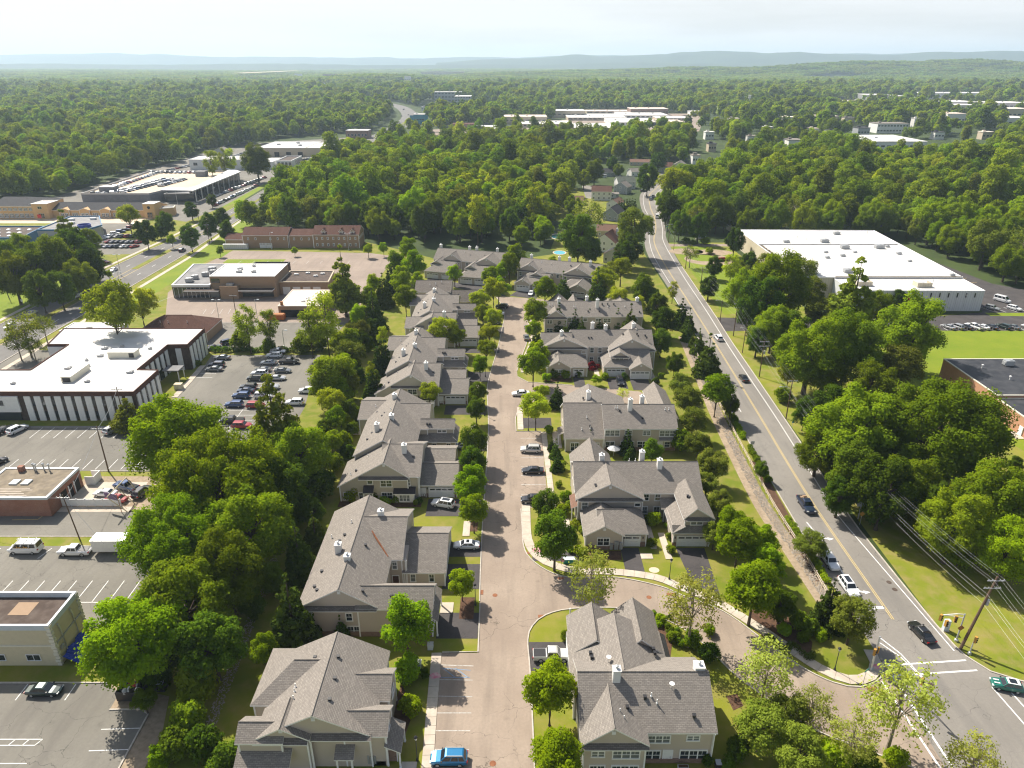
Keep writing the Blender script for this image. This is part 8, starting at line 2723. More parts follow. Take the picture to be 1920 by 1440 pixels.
def tiny_car(kind, color, x, y, ang, label, group, z=0.02):
 """a far car, a few pixels long: one mesh"""
 if kind not in SIMPLE:
  m = car_meshes(kind)
  mb = MB()
  off = 0
  for me, mi in ((m['body'], None), (m['front'], 2), (m['rear'], 2), (m['left'], 2), (m['right'], 2)):
   vs = [tuple(v.co) for v in me.vertices]
   n = len(mb.v)
   mb.v.extend(vs)
   for p in me.polygons:
    mb.f.append(tuple(n + i for i in p.vertices))
    mb.m.append(p.material_index if mi is None else mi)
  d = m['d']
  for sx in (-1, 1):
   for sy in (-1, 1):
    mb.tube([(sx * d['L'] * .295, sy * (d['W'] / 2 - .13) - .12, d['wr']), (sx * d['L'] * .295, sy * (d['W'] / 2 - .13) + .12, d['wr'])], d['wr'], 8, 1)
  SIMPLE[kind] = mb.mesh('small_car', [PAINT['white'], M_['black_rubber'], M_['glass_dark']], uv=False)
 o = inst(CNAME[kind], SIMPLE[kind], None, (x, y, z), RAD(ang))
 set_paint(o, color)
 tag(o, label, CCAT[kind], group)
 return o
car('suv', 'bright blue', -7.9, 61.9, 180, 'bright blue SUV parked alone at the bottom of the left bays', extras=['rails'])
car('pickup', 'pale silver', 5.9, 78.9, 0, 'beige pickup with a dark bed cover in the drive of the nearest right townhouse', extras=['open_bed'])
car('sedan', 'white', -8.2, 105.2, 180, 'white sedan with a sunroof in the drive of the second left townhouse', extras=['sunroof'])
car('suv', 'white', -13.6, 118.4, 165, 'white SUV with a wide sunroof outside the third left townhouse garage', extras=['sunroof'])
car('sedan', 'white', -9.2, 146.7, 178, 'white car in the upper drive of the third left townhouse', extras=['sunroof'])
car('sedan', 'silver', -11.2, 141.8, 180, 'pale car mostly hidden behind the kerb trees of the third left townhouse')
car('sedan', 'white', 2.3, 169.9, 185, 'white sedan turning out of the side court into the street')
car('suv', 'pale silver', 4.2, 140.0, 178, 'silver white SUV with rails, topmost car in the right bays', extras=['rails'])
car('sedan', 'black', 4.4, 131.0, 180, 'long black sedan, middle car of the right bays')
car('suv', 'black', 4.1, 119.8, 180, 'black SUV partly under the dark round tree, lowest of the right bays')
car('suv', 'navy', 5.1, 220.2, 95, 'dark blue car parked at the right kerb near the end of the street')
car('sedan', 'grey', 4.6, 212.0, 95, 'grey car parked behind the dark blue one at the right kerb')
car('suv', 'black', -3.6, 243.2, 170, 'black car half under the trees at the left kerb far end')
car('sedan', 'white', -5.0, 235.6, 175, 'white car nosing out under the left kerb trees far end')
car('suv', 'grey', -6.0, 226.5, 175, 'grey car under the trees at the fifth left townhouse')
car('suv', 'black', 29.6, 177.6, -90, 'black car with a white bonnet glare in front of the left double garage')
car('sedan', 'white', 7.2, 259.5, -100, 'white car half hidden by the tree at the far right closing house')
car('hatch', 'green', 69.3, 73.4, 165, 'green small car with white roof and bonnet stripes at the right junction corner', extras=['white_roof', 'stripes'])
car('sedan', 'black', 62.7, 83.6, 100, 'black estate car driving up from the intersection', extras=['rails'])
car('suv', 'white', 55.6, 100.6, -88, 'white SUV waiting under the reddish tree by the hedge')
car('suv', 'white', 56.0, 93.9, -88, 'white SUV with sunroof, first in the queue at the stop line', extras=['sunroof'])
car('pickup', 'navy', 58.0, 118.0, -90, 'dark blue pickup with a loaded open bed driving towards the camera', extras=['load'])
car('sedan', 'black', 64.1, 180.0, 92, 'black car driving away up the through road')
car('suv', 'white', 65.5, 211.6, 92, 'white SUV driving away farther up the through road')
car('suv', 'grey', 88.6, 463.5, -105, 'dark car coming round the bend of the through road')
car('sedan', 'grey', 92.4, 474.5, -108, 'second dark car behind it on the bend')
car('van', 'white', 82.2, 406, 80, 'white van driving away below the bend')
car('van', 'white', 69.7, 560, 160, 'white van parked by the dark grey house')
car('suv', 'black', 89.5, 495, 10, 'black car parked under the tree at the bend')
car('sedan', 'dark green', -65.0, 72.6, 0, 'long dark sedan alone in the shade of the cream building')
car('van', 'white', -87.2, 104.0, 180, 'white work van with a ladder rack and lettering beside the verge', extras=['ladder'])
car('pickup', 'white', -78.0, 103.4, 180, 'white pickup with an open dark bed, hitched to the long white trailer', extras=['open_bed'])
car('pickup', 'white', -98.2, 116.2, 180, 'white pickup by the brick workshop wall, cut by the left edge')
car('sedan', 'white', -82.4, 122.2, 175, 'silver car before the workshop yard', extras=[])
car('sedan', 'red', -79.2, 120.2, 170, 'red car behind the purple banner')
car('suv', 'black', -75.2, 122.6, 80, 'black car half under the big maple at the workshop yard')
car('pickup', 'blue', -79.4, 124.6, 160, 'blue truck behind the timber sign frame')
t_ = Flat('box_trailer', 'long white box trailer under the maple branches', 'trailer')
t_.box('trailer_body', -74.6, -64.6, 103.0, 105.4, .7, 3.0, 'white_paint')
t_.box('roof_edge', -74.7, -64.5, 102.95, 105.45, 3.0, 3.06, 'galvanised')
t_.box('drawbar', -76.2, -74.6, 104.1, 104.3, .5, .62, 'dark_metal')
for x in (-70, -68.8):
 for y in (103.05, 105.35):
  mb = MB()
  mb.tube([(x, y - .12, .4), (x, y + .12, .4)], .38, 12)
  mb.build('wheel', M_['black_rubber'], t_.root)
front = [(-120.6, 149.6, 'black', 'sedan'), (-117.6, 149.6, 'white', 'suv')]
for i, (x, y, c, k) in enumerate(front):
 car(k, c, x, y, 68, f"{c} {'SUV' if k == 'suv' else 'car'} parked before the left end of the white office front")
car('suv', 'silver', -94.9, 149.6, 68, 'silver SUV parked alone before the right end of the white office')
car('sedan', 'black', -112.6, 134.4, 60, 'dark car at the left edge behind the brick workshop roof')
mid_ = [(196.6, 'white', 'suv'), (191.1, 'silver', 'sedan'), (186.0, 'grey', 'sedan'), (183.2, 'white', 'suv'), (179.8, 'black', 'suv'), (174.0, 'black', 'suv'), (171.7, 'navy', 'sedan'), (168.5, 'blue', 'suv'), (163.2, 'blue', 'suv'), (154.2, 'black', 'pickup')]
cnm = {'suv': 'SUV', 'sedan': 'sedan', 'pickup': 'pickup', 'hatch': 'small car', 'van': 'van'}
for i, (y, c, k) in enumerate(mid_):
 car(k, c, -70.9 if i < 9 else -68.2, y, 180, f"{ORD[i]} car from the far end, {c} {cnm[k]}, in the office lot's left middle file", 'cars in the left file of the office lot')
rt_ = [(199.6, 'silver', 'suv', -70.6), (191.8, 'black', 'pickup', -65.0), (185.2, 'grey', 'sedan', -65.0), (180.0, 'silver', 'sedan', -65.0), (174.0, 'silver', 'suv', -65), (168.4, 'white', 'suv', -65.2), (162.6, 'red', 'suv', -65.2), (151.6, 'red', 'suv', -64.9)]
for i, (y, c, k, x) in enumerate(rt_):
 car(k, c, x, y, 0, f"{ORD[i]} car from the far end, {c} {cnm[k]}, in the office lot's right middle file", 'cars in the right file of the office lot')
for i, (x, y, c, k) in enumerate(((-85.8, 195.0, 'grey', 'sedan'), (-85.3, 189.4, 'navy', 'suv'), (-84.9, 186.4, 'grey', 'sedan'))):
 car(k, c, x, y, 180, f"{ORD[i]} from the far end of three dark cars beside the office entrance wall", 'cars beside the office entrance')
for i, (x, y, c) in enumerate(((-51, 186, 'white'), (-54.4, 171.6, 'white'), (-55.8, 164.4, 'white'))):
 car('suv', c, x, y, 180, f"{ORD[i]} from the far end of three white cars under the office lot's belt trees", 'white cars under the belt trees')
for i, (x, y, c, k) in enumerate(((-88.6, 207.6, 'navy', 'suv'), (-91.4, 203.2, 'black', 'sedan'))):
 car(k, c, x, y, 45, f"{c} {cnm[k]} by the low brown roofed building")
for i, (x, y, c) in enumerate(((-128, 183, 'black'), (-129.5, 180, 'white'), (-131.5, 177, 'white'), (-133.5, 174, 'black'), (-127, 177.5, 'silver'), (-127.6, 170, 'silver'))):
 car('sedan', c, x, y, 20, f"{ORD[i]} from the far end of the cars at the left end of the office, {c}", 'cars left of the white office')
car('van', 'white', 180, 250.6, -60, 'white delivery van in the back drive of the warehouse')
car('suv', 'silver', 170.8, 241.6, -55, 'silver car at the corner of the warehouse')
car('suv', 'white', 178.4, 241.2, -60, 'white car right of the silver one by the warehouse corner')
for i, (x, c, k) in enumerate(((144.2, 'silver', 'sedan'), (147, 'silver', 'suv'), (149.8, 'black', 'sedan'), (152.6, 'white', 'pickup'), (155.4, 'white', 'sedan'), (158.2, 'black', 'sedan'), (162.4, 'dark green', 'suv'), (165.4, 'grey', 'sedan'), (171, 'white', 'sedan'))):
 car(k, c, x, 222.0, 115, f"{ORD[i]} from the left of the row along the bright lawn, {c} {cnm[k]}", 'cars in a row along the bright lawn')
for i in range(5):
 car('sedan', CR.choice(['white', 'silver', 'grey']), 173.5 - i * .2, 305 + i * 4.5, 150, f"{ORD[i]} from the near end of the cars parked behind the warehouse", 'cars behind the warehouse')
for i, (x, y, c, k, a) in enumerate(((-168.0, 293, 'white', 'sedan', -90), (-168.6, 257.5, 'grey', 'suv', -90), (-162.9, 256, 'white', 'sedan', -90), (-153.4, 327, 'black', 'suv', 90), (-167.5, 236, 'white', 'sedan', -90), (-166, 222, 'silver', 'suv', -90))):
 car(k, c, x, y, a, f"{ORD[i]} car on the boulevard, {c} {cnm[k]}, {'heading away' if a > 0 else 'coming nearer'}", 'cars on the boulevard')
car('sedan', 'red', -179.0, 306, 10, 'dark red car at the driveway left of the boulevard')
FC = ['white', 'white', 'white', 'silver', 'silver', 'grey', 'black', 'black', 'blue', 'red', 'navy']
def far_row(p0, p1, n, ang, where, group, z=0.02, kinds=('sedan', 'suv')):
 for i in range(n):
  t = (i + .5) / n
  c, k = CR.choice(FC), CR.choice(kinds)
  tiny_car(k, c, p0[0] + (p1[0] - p0[0]) * t + CR.uniform(-.2, .2), p0[1] + (p1[1] - p0[1]) * t, ang + CR.uniform(-3, 3), f"{c} {cnm[k]}, {ORD[i] if i < 20 else 'later'} {where}", group, z)
far_row((-196, 335), (-178, 335), 7, 60, 'from the left in the front row of the blue sign car park', 'cars in the blue sign car park')
far_row((-198, 345), (-180, 344), 7, 60, 'from the left in the second row of the blue sign car park', 'cars in the blue sign car park')
far_row((-202, 356), (-184, 357), 7, 60, 'from the left in the third row of the blue sign car park', 'cars in the blue sign car park')
far_row((-203, 350), (-202, 385), 7, 15, 'from the near end along the grey store wall', 'cars in the blue sign car park')
far_row((-258.5, 470), (-262, 545), 16, 8, 'from the near end along the left edge of the rooftop car park', 'cars on the rooftop car park', 5.65)
far_row((-249, 452), (-242, 512), 15, 8, 'from the near end in the second file of the rooftop car park', 'cars on the rooftop car park', 5.65)
far_row((-244, 454), (-236, 512), 14, 8, 'from the near end in the third file of the rooftop car park', 'cars on the rooftop car park', 5.65)
far_row((-232, 480), (-228, 512), 9, 8, 'from the near end in the fourth file of the rooftop car park', 'cars on the rooftop car park', 5.65)
far_row((-268, 545), (-226, 543), 12, 80, 'from the left along the back of the rooftop car park', 'cars on the rooftop car park', 5.65)
far_row((-262, 452), (-252, 452), 3, 80, 'from the left at the front left corner of the rooftop car park', 'cars on the rooftop car park', 5.65)
far_row((-195, 462), (-188, 560), 18, 70, 'from the near end in the dealer forecourt row', 'cars on the dealer forecourt')
far_row((-182, 440), (-181.5, 520), 16, 70, 'from the near end in the row along the boulevard', 'cars on the dealer forecourt')
far_row((-283, 436), (-268, 446), 6, 40, 'from the left behind the shop row', 'cars behind the shop row')
far_row((-280, 597), (-270, 640), 9, 20, 'from the near end left of the white garage', 'cars round the white garage')
far_row((-250, 650), (-200, 652), 14, 80, 'from the left in the lot behind the white garage', 'cars round the white garage')
far_row((-246, 672), (-196, 672), 14, 80, 'from the left before the wide beige dealer', 'cars before the wide beige dealer')
far_row((-258, 690), (-262, 770), 15, 15, 'from the near end left of the wide beige dealer', 'cars left of the wide beige dealer')
far_row((-188, 660), (-181, 690), 7, 60, 'from the near end at the boulevard corner', 'cars at the boulevard corner')
far_row((-174.5, 700), (-178, 850), 20, 60, 'from the near end along the upper boulevard', 'cars along the upper boulevard')
far_row((-190, 770), (-186, 850), 12, 60, 'from the near end in the lot below the brown store', 'cars below the brown store')
for i, (px, py) in enumerate(((721, 246), (734, 248), (736, 233), (750, 233), (744, 240), (753, 218), (766, 216), (766, 222), (757, 206))):
 X, Y = P(px, py)
 tiny_car(CR.choice(('suv', 'sedan', 'van')), CR.choice(FC), X, Y, 80, f"{ORD[i]} far vehicle on the curving highway", 'far vehicles on the highway')
tiny_car('suv', 'blue', 15, 200 + 375, 0, 'blue car glimpsed in a garden left of the lane', None) if False else None
far_row((22, 952), (110, 1000), 20, 80, 'from the left before the shopping halls', 'cars before the shopping halls')
far_row((120, 1040), (190, 1080), 16, 80, 'from the left in the second lot of the shopping halls', 'cars before the shopping halls')
sheet('parking_lot', [(-118, 880), (80, 890), (240, 965), (335, 1310), (150, 1330), (40, 1070), (-118, 985)], 0.012, 'old_lot_asphalt')
sheet('parking_lot', [(595, 1345), (955, 1305), (1070, 1825), (765, 1835), (605, 1560)], 0.012, 'old_lot_asphalt')
# ================================================================ STREET FURNITURE
def pole_thing(name, label, x, y, h_, lean=(0, 0), arms=1, xf=False, light=None, group=None, r=.16):
 root = empty(name, (x, y, 0))
 tag(root, label, 'utility pole', group)
 lx, ly = lean
 mb = MB()
 mb.tube([(0, 0, -.2), (lx * .5, ly * .5, h_ * .5), (lx, ly, h_)], [r, r * .85, r * .62], 8)
 mb.build('pole', M_['wood_pole'], root)
 for a in range(arms):
  z = h_ - .6 - a * 1.3
  q = z / h_
  m = MB()
  m.box(lx * q - 1.25, lx * q + 1.25, ly * q - .17, ly * q - .06, z - .06, z + .08)
  for s in (-1.1, -.55, .55, 1.1):
   m.box(lx * q + s - .05, lx * q + s + .05, ly * q - .16, ly * q - .07, z + .08, z + .26)
  m.build('crossarm', M_['grey_metal'], root)
 if xf:
  z = h_ * .66
  q = z / h_
  m = MB()
  m.lathe(lx * q + .42, ly * q, [(.05, z - .5), (.27, z - .48), (.27, z + .42), (.12, z + .5)], 10)
  m.build('transformer', M_['grey_metal'], root)
 if light:
  z, out = light
  q = z / h_
  m = MB()
  m.tube([(lx * q, ly * q, z), (lx * q - out * .5, ly * q, z + .45), (lx * q - out, ly * q, z + .4)], .05, 5)
  m.box(lx * q - out - .5, lx * q - out, ly * q - .13, ly * q + .13, z + .32, z + .46)
  m.build('lamp_arm', M_['galvanised'], root)
 return root
PL = [(67.1, 80.7, 12.8, (2.6, 0.9)), (66.9, 118.5, 10.8, (.1, 0)), (67.6, 156.4, 10.8, (0, 0)), (69.1, 182.0, 11.1, (0, 0)), (71.1, 214.6, 11.4, (.1, 0)), (72.3, 263.7, 9.8, (0, 0)), (74.0, 296.7, 9.5, (0, 0)), (76.4, 345, 9.5, (0, 0)), (80, 372, 9.5, (0, 0)), (84.6, 402, 9.5, (0, 0))]
pole_thing('utility_pole', 'thick leaning timber utility pole with transformer at the intersection', *PL[0][:3], PL[0][3], 2, True, None, 'utility poles along the through road', .24)
ul = ['pole with transformers above the solar panel, below the dark blue pickup', 'pole with a curved lamp arm, just above the bus sign', 'pole with crossarms opposite the black car', 'thick pole beside the dark cedar like tree at the warehouse drive', 'slim pole at the dark yew on the upper verge', 'slim pole by the sparse pine on the upper verge', 'pole by the white sign at the top of the verge', 'pole below the bend, left of the dark garden trees', 'farthest pole at the bend of the road']
for i, (p, l) in enumerate(zip(PL[1:], ul)):
 pole_thing('utility_pole', 'timber utility ' + l, p[0], p[1], p[2], p[3], 2 if i in (0, 2, 3) else 1, i in (0, 2), (8.2, 2.4) if i == 1 else None, 'utility poles along the through road')
o = Flat('solar_panel', 'small tilted solar panel on a post below the second utility pole', 'solar panel')
mb = MB()
mb.slab([(65.6, 113.5, 3.3), (67.6, 113.5, 3.3), (67.6, 114.5, 4.0), (65.6, 114.5, 4.0)], .08)
mb.build('panel', M_['grey_cap'], o.root)
o.box('post', 66.5, 66.65, 113.95, 114.1, 0, 3.6, 'galvanised')
pole_thing('street_lamp', 'brown timber lamp post with curved arm at the mouth of the warehouse drive', 70.5, 228.4, 7.6, (0, 0), 0, False, (7.2, 1.8), None, .13)
pole_thing('utility_pole', 'thin timber pole with a lamp at the verge left of the thick pole', 69.7, 200, 9.9, (.1, 0), 0, False, (7.6, 1.2), None, .13)
pole_thing('street_lamp', 'short timber lamp post on the verge at the top of the road', 75.7, 329.3, 8.4, (0, 0), 0, False, (8.2, .7), None, .12)
pole_thing('utility_pole', 'dark timber pole standing in the grass gap behind the workshop yard', -86.6, 131.4, 11.0, (0, 0), 1, False, None, 'utility poles of the left lots')
pole_thing('utility_pole', 'pale leaning pole with a guy wire behind the white pickup', -79.3, 107.2, 9.6, (-1.2, .6), 1, False, None, 'utility poles of the left lots', .13)
pole_thing('utility_pole', 'utility pole with crossarms in front of the white office corner', -94.0, 153.6, 9.8, (0, 0), 1, False, None, 'utility poles of the left lots')
pole_thing('utility_pole', 'tall timber pole on the grass at the left edge by the boulevard', -187.2, 254.4, 9.4, (-.9, 0), 2, False, None, 'utility poles of the boulevard')
pole_thing('utility_pole', 'timber pole in the thicket left of the boulevard', -178.8, 295.6, 10.5, (-.6, 0), 1, False, None, 'utility poles of the boulevard')
pole_thing('utility_pole', 'dark timber pole at the crossing of the boulevard', -171.5, 392, 11, (0, 0), 1, False, None, 'utility poles of the boulevard')
pole_thing('utility_pole', 'timber pole beside the right lane of the boulevard', -146.5, 342, 9.8, (0, 0), 1, False, None, 'utility poles of the boulevard')
pole_thing('utility_pole', 'timber pole in the lot behind the slender trees', -93.4, 229, 9.6, (0, 0), 1, False, None, 'utility poles of the left lots')
def cable(name, pts_list, label, group, sag=.8, r=.022):
 mb = MB()
 for a, b in pts_list:
  L = math.dist(a, b)
  n = 7
  mb.tube([(a[0] + (b[0] - a[0]) * i / n, a[1] + (b[1] - a[1]) * i / n, a[2] + (b[2] - a[2]) * i / n - sag * 4 * (i / n) * (1 - i / n) * (L / 40)) for i in range(n + 1)], r, 4, 0, False)
 o = mb.build(name, M_['grey_metal'], uv=False)
 tag(o, label, 'cable', group)
ext = [(66, 38, 12.6, (2.0, 0))] + PL
for k, (dx, dz, nm__) in enumerate(((-1.1, -.4, 'left outer'), (-.55, -.4, 'left inner'), (.55, -.4, 'right inner'), (1.1, -.4, 'right outer'), (-.2, -3.0, 'upper telephone'), (.15, -3.8, 'middle telephone'), (0, -4.7, 'lowest telephone'))):
 segs = []
 for p, q in zip(ext, ext[1:]):
  def at(w):
   t = (w[2] + dz) / w[2]
   return (w[0] + w[3][0] * t + dx, w[1] + w[3][1] * t, w[2] + dz)
  segs.append((at(p), at(q)))
 cable('power_cable', segs, f"{nm__} cable strung along the poles of the through road", 'cables along the through road', .8, .006 if dz > -1 else .010)
cable('power_cable', [((-187.9, 254.4, 8.8), (-179.3, 295.6, 10.0)), ((-189, 200, 9.2), (-187.9, 254.4, 8.8)), ((-179.3, 295.6, 10.0), (-171.5, 392, 10.4))], 'pair of cables strung along the boulevard poles', None, .9, .035)
cable('power_cable', [((-86.6, 131.4, 10.4), (-79.9, 107.5, 9.0)), ((-86.6, 131.4, 10.4), (-94, 153.6, 9.2)), ((-79.9, 107.5, 9.0), (-118, 116, 8.5))], 'cable looping over the workshop between the left poles', None, 1.2, .03)
cable('guy_wire', [((-80.1, 107.7, 8.6), (-71.5, 102.0, 3.2))], 'pale guy wire slanting from the leaning pole to the trailer', None, .05, .025)
def lamp_post(x, y, label, h_=4.4, group='black lantern posts of the estate'):
 root = empty('lamp_post', (x, y, 0))
 tag(root, label, 'street lamp', group)
 mb = MB()
 mb.lathe(0, 0, [(.17, 0), (.17, .35), (.09, .5), (.06, .9), (.05, h_ - .75), (.09, h_ - .7)], 8)
 mb.build('post', M_['dark_metal'], root)
 g = MB()
 g.lathe(0, 0, [(.12, h_ - .7), (.2, h_ - .35), (.2, h_ - .28)], 8)
 lg = g.build('lantern', M_['light_glass'], root)
 c = MB()
 c.lathe(0, 0, [(.26, h_ - .28), (.2, h_ - .14), (.04, h_)], 8)
 c.build('lantern_cap', M_['dark_metal'], lg)
for x, y, l in ((-5.9, 90.1, 'on the grass beside the second left townhouse walk'), (26.7, 96.4, 'on the lawn by the bare tree pit at the bend'), (46.6, 76.6, 'on the grass tip inside the corner sidewalk'), (-11.9, 62.0, 'beside the left sidewalk at the bottom edge'), (3.9, 149.9, 'on the grass corner of the side court'), (-6.9, 133.0, 'under the left kerb trees by the third townhouse'), (-6.8, 158, 'on the left kerb below the fourth townhouse'), (54.2, 196, 'by the fence behind the fir at the through road'), (-7.4, 182, 'on the left kerb beside the fourth townhouse'), (-5.4, 209, 'on the left kerb among the lime trees'), (50.6, 242, 'on the bank at the top of the belt'), (52.6, 152, 'at the lower end of the upper fence'), (-4.8, 218, 'pale topped, on the left kerb near the far parked cars')):
 lamp_post(x, y, 'black lantern post ' + l)
def lot_lamp(x, y, h_, label, head=1):
 root = empty('lot_lamp', (x, y, 0))
 tag(root, label, 'street lamp', 'lamp masts of the car lots')
 mb = MB()
 mb.tube([(0, 0, 0), (0, 0, h_)], [.11, .07], 7)
 mb.lathe(0, 0, [(.25, 0), (.25, .6), (.12, .62)], 8)
 mb.build('mast', M_['galvanised'], root)
 for s in ((1,) if head == 1 else (-1, 1)):
  g = MB()
  g.tube([(0, 0, h_ - .1), (s * .8, 0, h_)], .04, 5)
  g.box(s * 1.1 - .4, s * 1.1 + .4, -.2, .2, h_ - .08, h_ + .1)
  g.build('lamp_head', M_['grey_cap'], root)
for x, y, h_, l, k in ((-98.8, 227.6, 8, 'twin headed lamp mast at the edge of the old lot near the brown roof', 2), (-70.2, 204.6, 5.6, 'white headed lamp mast in the hedge behind the office lot', 1), (-86, 228, 8, 'lamp mast behind the slender trees', 1), (-76.5, 329.5, 8, 'lamp mast before the brown apartments', 2), (-113, 331, 8, 'white headed lamp mast before the left of the brown apartments', 1), (-199, 344, 8, 'lamp mast in the blue sign car park', 1), (-187, 455, 9, 'lamp mast on the dealer forecourt near end', 1), (-185, 500, 9, 'lamp mast on the dealer forecourt middle', 1), (-149, 262, 8, 'lamp mast at the right side of the boulevard', 2), (-160.8, 285, 9, 'lamp mast on the boulevard median', 2), (-207, 447, 10, 'dark lamp mast in front of the rooftop car park', 2), (-166, 900, 10, 'lamp mast by the upper highway', 1), (-271, 405, 8, 'pale lamp mast before the shop row', 1)):
 lot_lamp(x, y, h_, l, k)
def signal_head(parent, x, y, z, rz=0.0, side_on=False):
 mb = MB()
 mb.box(-.2, .2, -.17, .17, -.55, .55)
 h_ = mb.build('signal_head', M_['signal_yellow'], parent, (x, y, z), rz, uv=False)
 for i, zz in enumerate((.34, 0, -.34)):
  g = MB()
  g.tube([(0, -.17, zz), (0, -.3, zz)], .12, 10)
  g.build('lens_hood', M_['dark_metal'], h_, uv=False)
 return h_
root = empty('traffic_signal', (51.9, 76.7, 0))
tag(root, 'grey signal mast with a long twin arm over the crossing on the corner sidewalk', 'traffic light')
mb = MB()
mb.lathe(0, 0, [(.3, 0), (.3, .35), (.16, .42), (.13, 6.2), (.1, 6.3)], 9)
mb.build('mast', M_['galvanised'], root)
mb = MB()
mb.tube([(0, 0, 6.1), (1.2, -3.4, 6.45), (2.2, -7.2, 6.2)], .07, 6)
mb.tube([(0, 0, 5.3), (1.2, -3.6, 6.05), (2.2, -7.2, 6.1)], .06, 6)
mb.build('mast_arm', M_['white_trim'], root)
signal_head(root, 2.25, -7.3, 5.6, .5)
signal_head(root, -.3, -.2, 3.6, .9)
signal_head(root, .25, .1, 3.7, -.8)
root = empty('traffic_signal', (67.4, 82.3, 0))
tag(root, 'grey signal post with short arm on the grass beside the leaning pole', 'traffic light')
mb = MB()
mb.lathe(0, 0, [(.28, 0), (.28, .35), (.13, .42), (.1, 5.3)], 9)
mb.build('mast', M_['galvanised'], root)
mb = MB()
mb.tube([(0, 0, 5.2), (-1.2, -.1, 5.4), (-2.7, .6, 4.6)], .06, 6)
mb.tube([(0, 0, 4.5), (-1.2, -.1, 4.9), (-2.7, .6, 4.55)], .05, 6)
mb.build('mast_arm', M_['white_trim'], root)
signal_head(root, -2.9, .7, 4.0, .6)
signal_head(root, -2.4, -.1, 3.6, .2)
signal_head(root, -1.2, -.1, 4.4, -.3)
mb = MB()
mb.face([(-.55, -.12, 2.7), (0, -.12, 2.15), (.55, -.12, 2.7), (0, -.12, 3.25)])
mb.build('warning_plate', M_['rust_orange'], root)
root = empty('pedestrian_signal', (67.9, 79.7, 0))
tag(root, 'short grey post with a yellow signal box near the junction kerb', 'traffic light')
mb = MB()
mb.lathe(0, 0, [(.3, 0), (.22, .4), (.1, .5), (.08, 2.5)], 8)
mb.build('post', M_['galvanised'], root)
signal_head(root, .1, -.1, 2.9, .8)
o = Flat('signal_cabinet', 'grey traffic signal cabinet on the verge by the signal post', 'cabinet')
o.box('cabinet_body', 66.6, 67.4, 84.3, 84.9, .1, 2.0, 'grey_cap')
o.box('plinth', 66.5, 67.5, 84.2, 85.0, 0, .1, 'concrete')
def sign(label, x, y, h_, w, ph, mat, rz=0.0, diamond=False, cat='sign', text=None, fc='white_paint'):
 root = empty('road_sign', (x, y, 0), rz)
 tag(root, label, cat)
 mb = MB()
 mb.tube([(0, 0, 0), (0, 0, h_)], .04, 5)
 mb.build('post', M_['galvanised'], root)
 mb = MB()
 if diamond:
  d = w / 2
  q = [(-d, -.06, h_ - d), (0, -.06, h_ - 2 * d), (d, -.06, h_ - d), (0, -.06, h_)]
  mb.face(q)
  mb.face([(p[0], -.03, p[2]) for p in reversed(q)])
 else:
  mb.box(-w / 2, w / 2, -.07, -.04, h_ - ph, h_)
 plate = mb.build('plate', M_[mat], root, uv=False)
 if text:
  cu = bpy.data.curves.new('lettering', 'FONT')
  cu.body = text
  cu.size = ph * .55
  cu.align_x = 'CENTER'
  cu.align_y = 'CENTER'
  cu.materials.append(M_[fc])
  t = bpy.data.objects.new('lettering', cu)
  link(t, root, (0, -.08, h_ - ph / 2))
  t.rotation_euler = (PI / 2, 0, 0)
 return root
sign('teal street name sign on a thin post at the corner sidewalk tip', 49.3, 73.7, 3.2, 1.1, .28, 'sign_green', .6)
sign('dark square sign on a post beside the hedge and through road', 53.9, 139.7, 2.9, .8, .8, 'grey_metal')
sign('pale bus stop sign on the right verge of the through road', 66.9, 150.5, 2.6, .5, .7, 'sign_blue')
sign('yellow diamond warning sign at the right verge below the big tree', 66.1, 112.2, 3.0, 1.1, 1.1, 'signal_yellow', 0, True)
sign('green street name sign far up the through road', 79.6, 366, 3.6, 1.4, .4, 'sign_green')
sign('small white sign on the grass left of the boulevard', -176.8, 246, 2.4, .7, .9, 'white_paint')
sign('tall white rectangular sign beside the white office', -129.4, 205.5, 6.4, 1.7, 1.3, 'white_paint', .4)
sign('small red sign on the forecourt of the shop row', -263, 399, 3.2, 2.2, 2.0, 'red_paint')
o = Flat('monument_sign', 'low white sign board between shrubs at the top of the warehouse lawn', 'sign')
o.box('board', 91.6, 96.4, 352, 352.4, .5, 2.8, 'grey_cap')
o.box('base', 91.3, 96.7, 351.8, 352.6, 0, .5, 'concrete')
sign('blue lettered billboard beside the curving highway', *P(786, 233), 12, 26, 7, 'teal_paint')
o = Flat('bollard', 'white post on the kerb at the nearest grass island', 'bollard')
mb = MB()
mb.lathe(9.2, 87.6, [(.16, 0), (.15, 1.5), (.12, 1.62), (.03, 1.68)], 10)
mb.build('post', M_['white_paint'], o.root)
o = Flat('utility_box', 'pale green utility box on the grass island', 'utility box')
o.box('box_body', 10.0, 11.2, 86.4, 87.5, .1, .8, 'grey_cap')
o.box('lid', 9.95, 11.25, 86.35, 87.55, .8, .87, 'galvanised')
o = Flat('utility_box', 'grey utility box in the shade beside the left parking bay', 'utility box')
o.box('box_body', -12.6, -11.8, 80.4, 81.2, .05, .9, 'grey_cap')
o.box('lid', -12.65, -11.75, 80.35, 81.25, .9, .96, 'galvanised')
o = Flat('utility_box', 'pale utility box under the tree above the left parking bay', 'utility box')
o.box('box_body', -14.4, -13.2, 76.8, 77.8, .05, .85, 'grey_cap')
o.box('lid', -14.45, -13.15, 76.75, 77.85, .85, .92, 'galvanised')
o = Flat('utility_box', 'green utility cabinet under the dark tree at the street corner', 'utility box')
o.box('box_body', 9.0, 11.0, 100.5, 101.3, .05, .9, 'sign_green')
o.box('lid', 8.95, 11.05, 100.45, 101.35, .9, .96, 'grey_cap')
root = empty('garden_flag', (8.6, 100.2, 0))
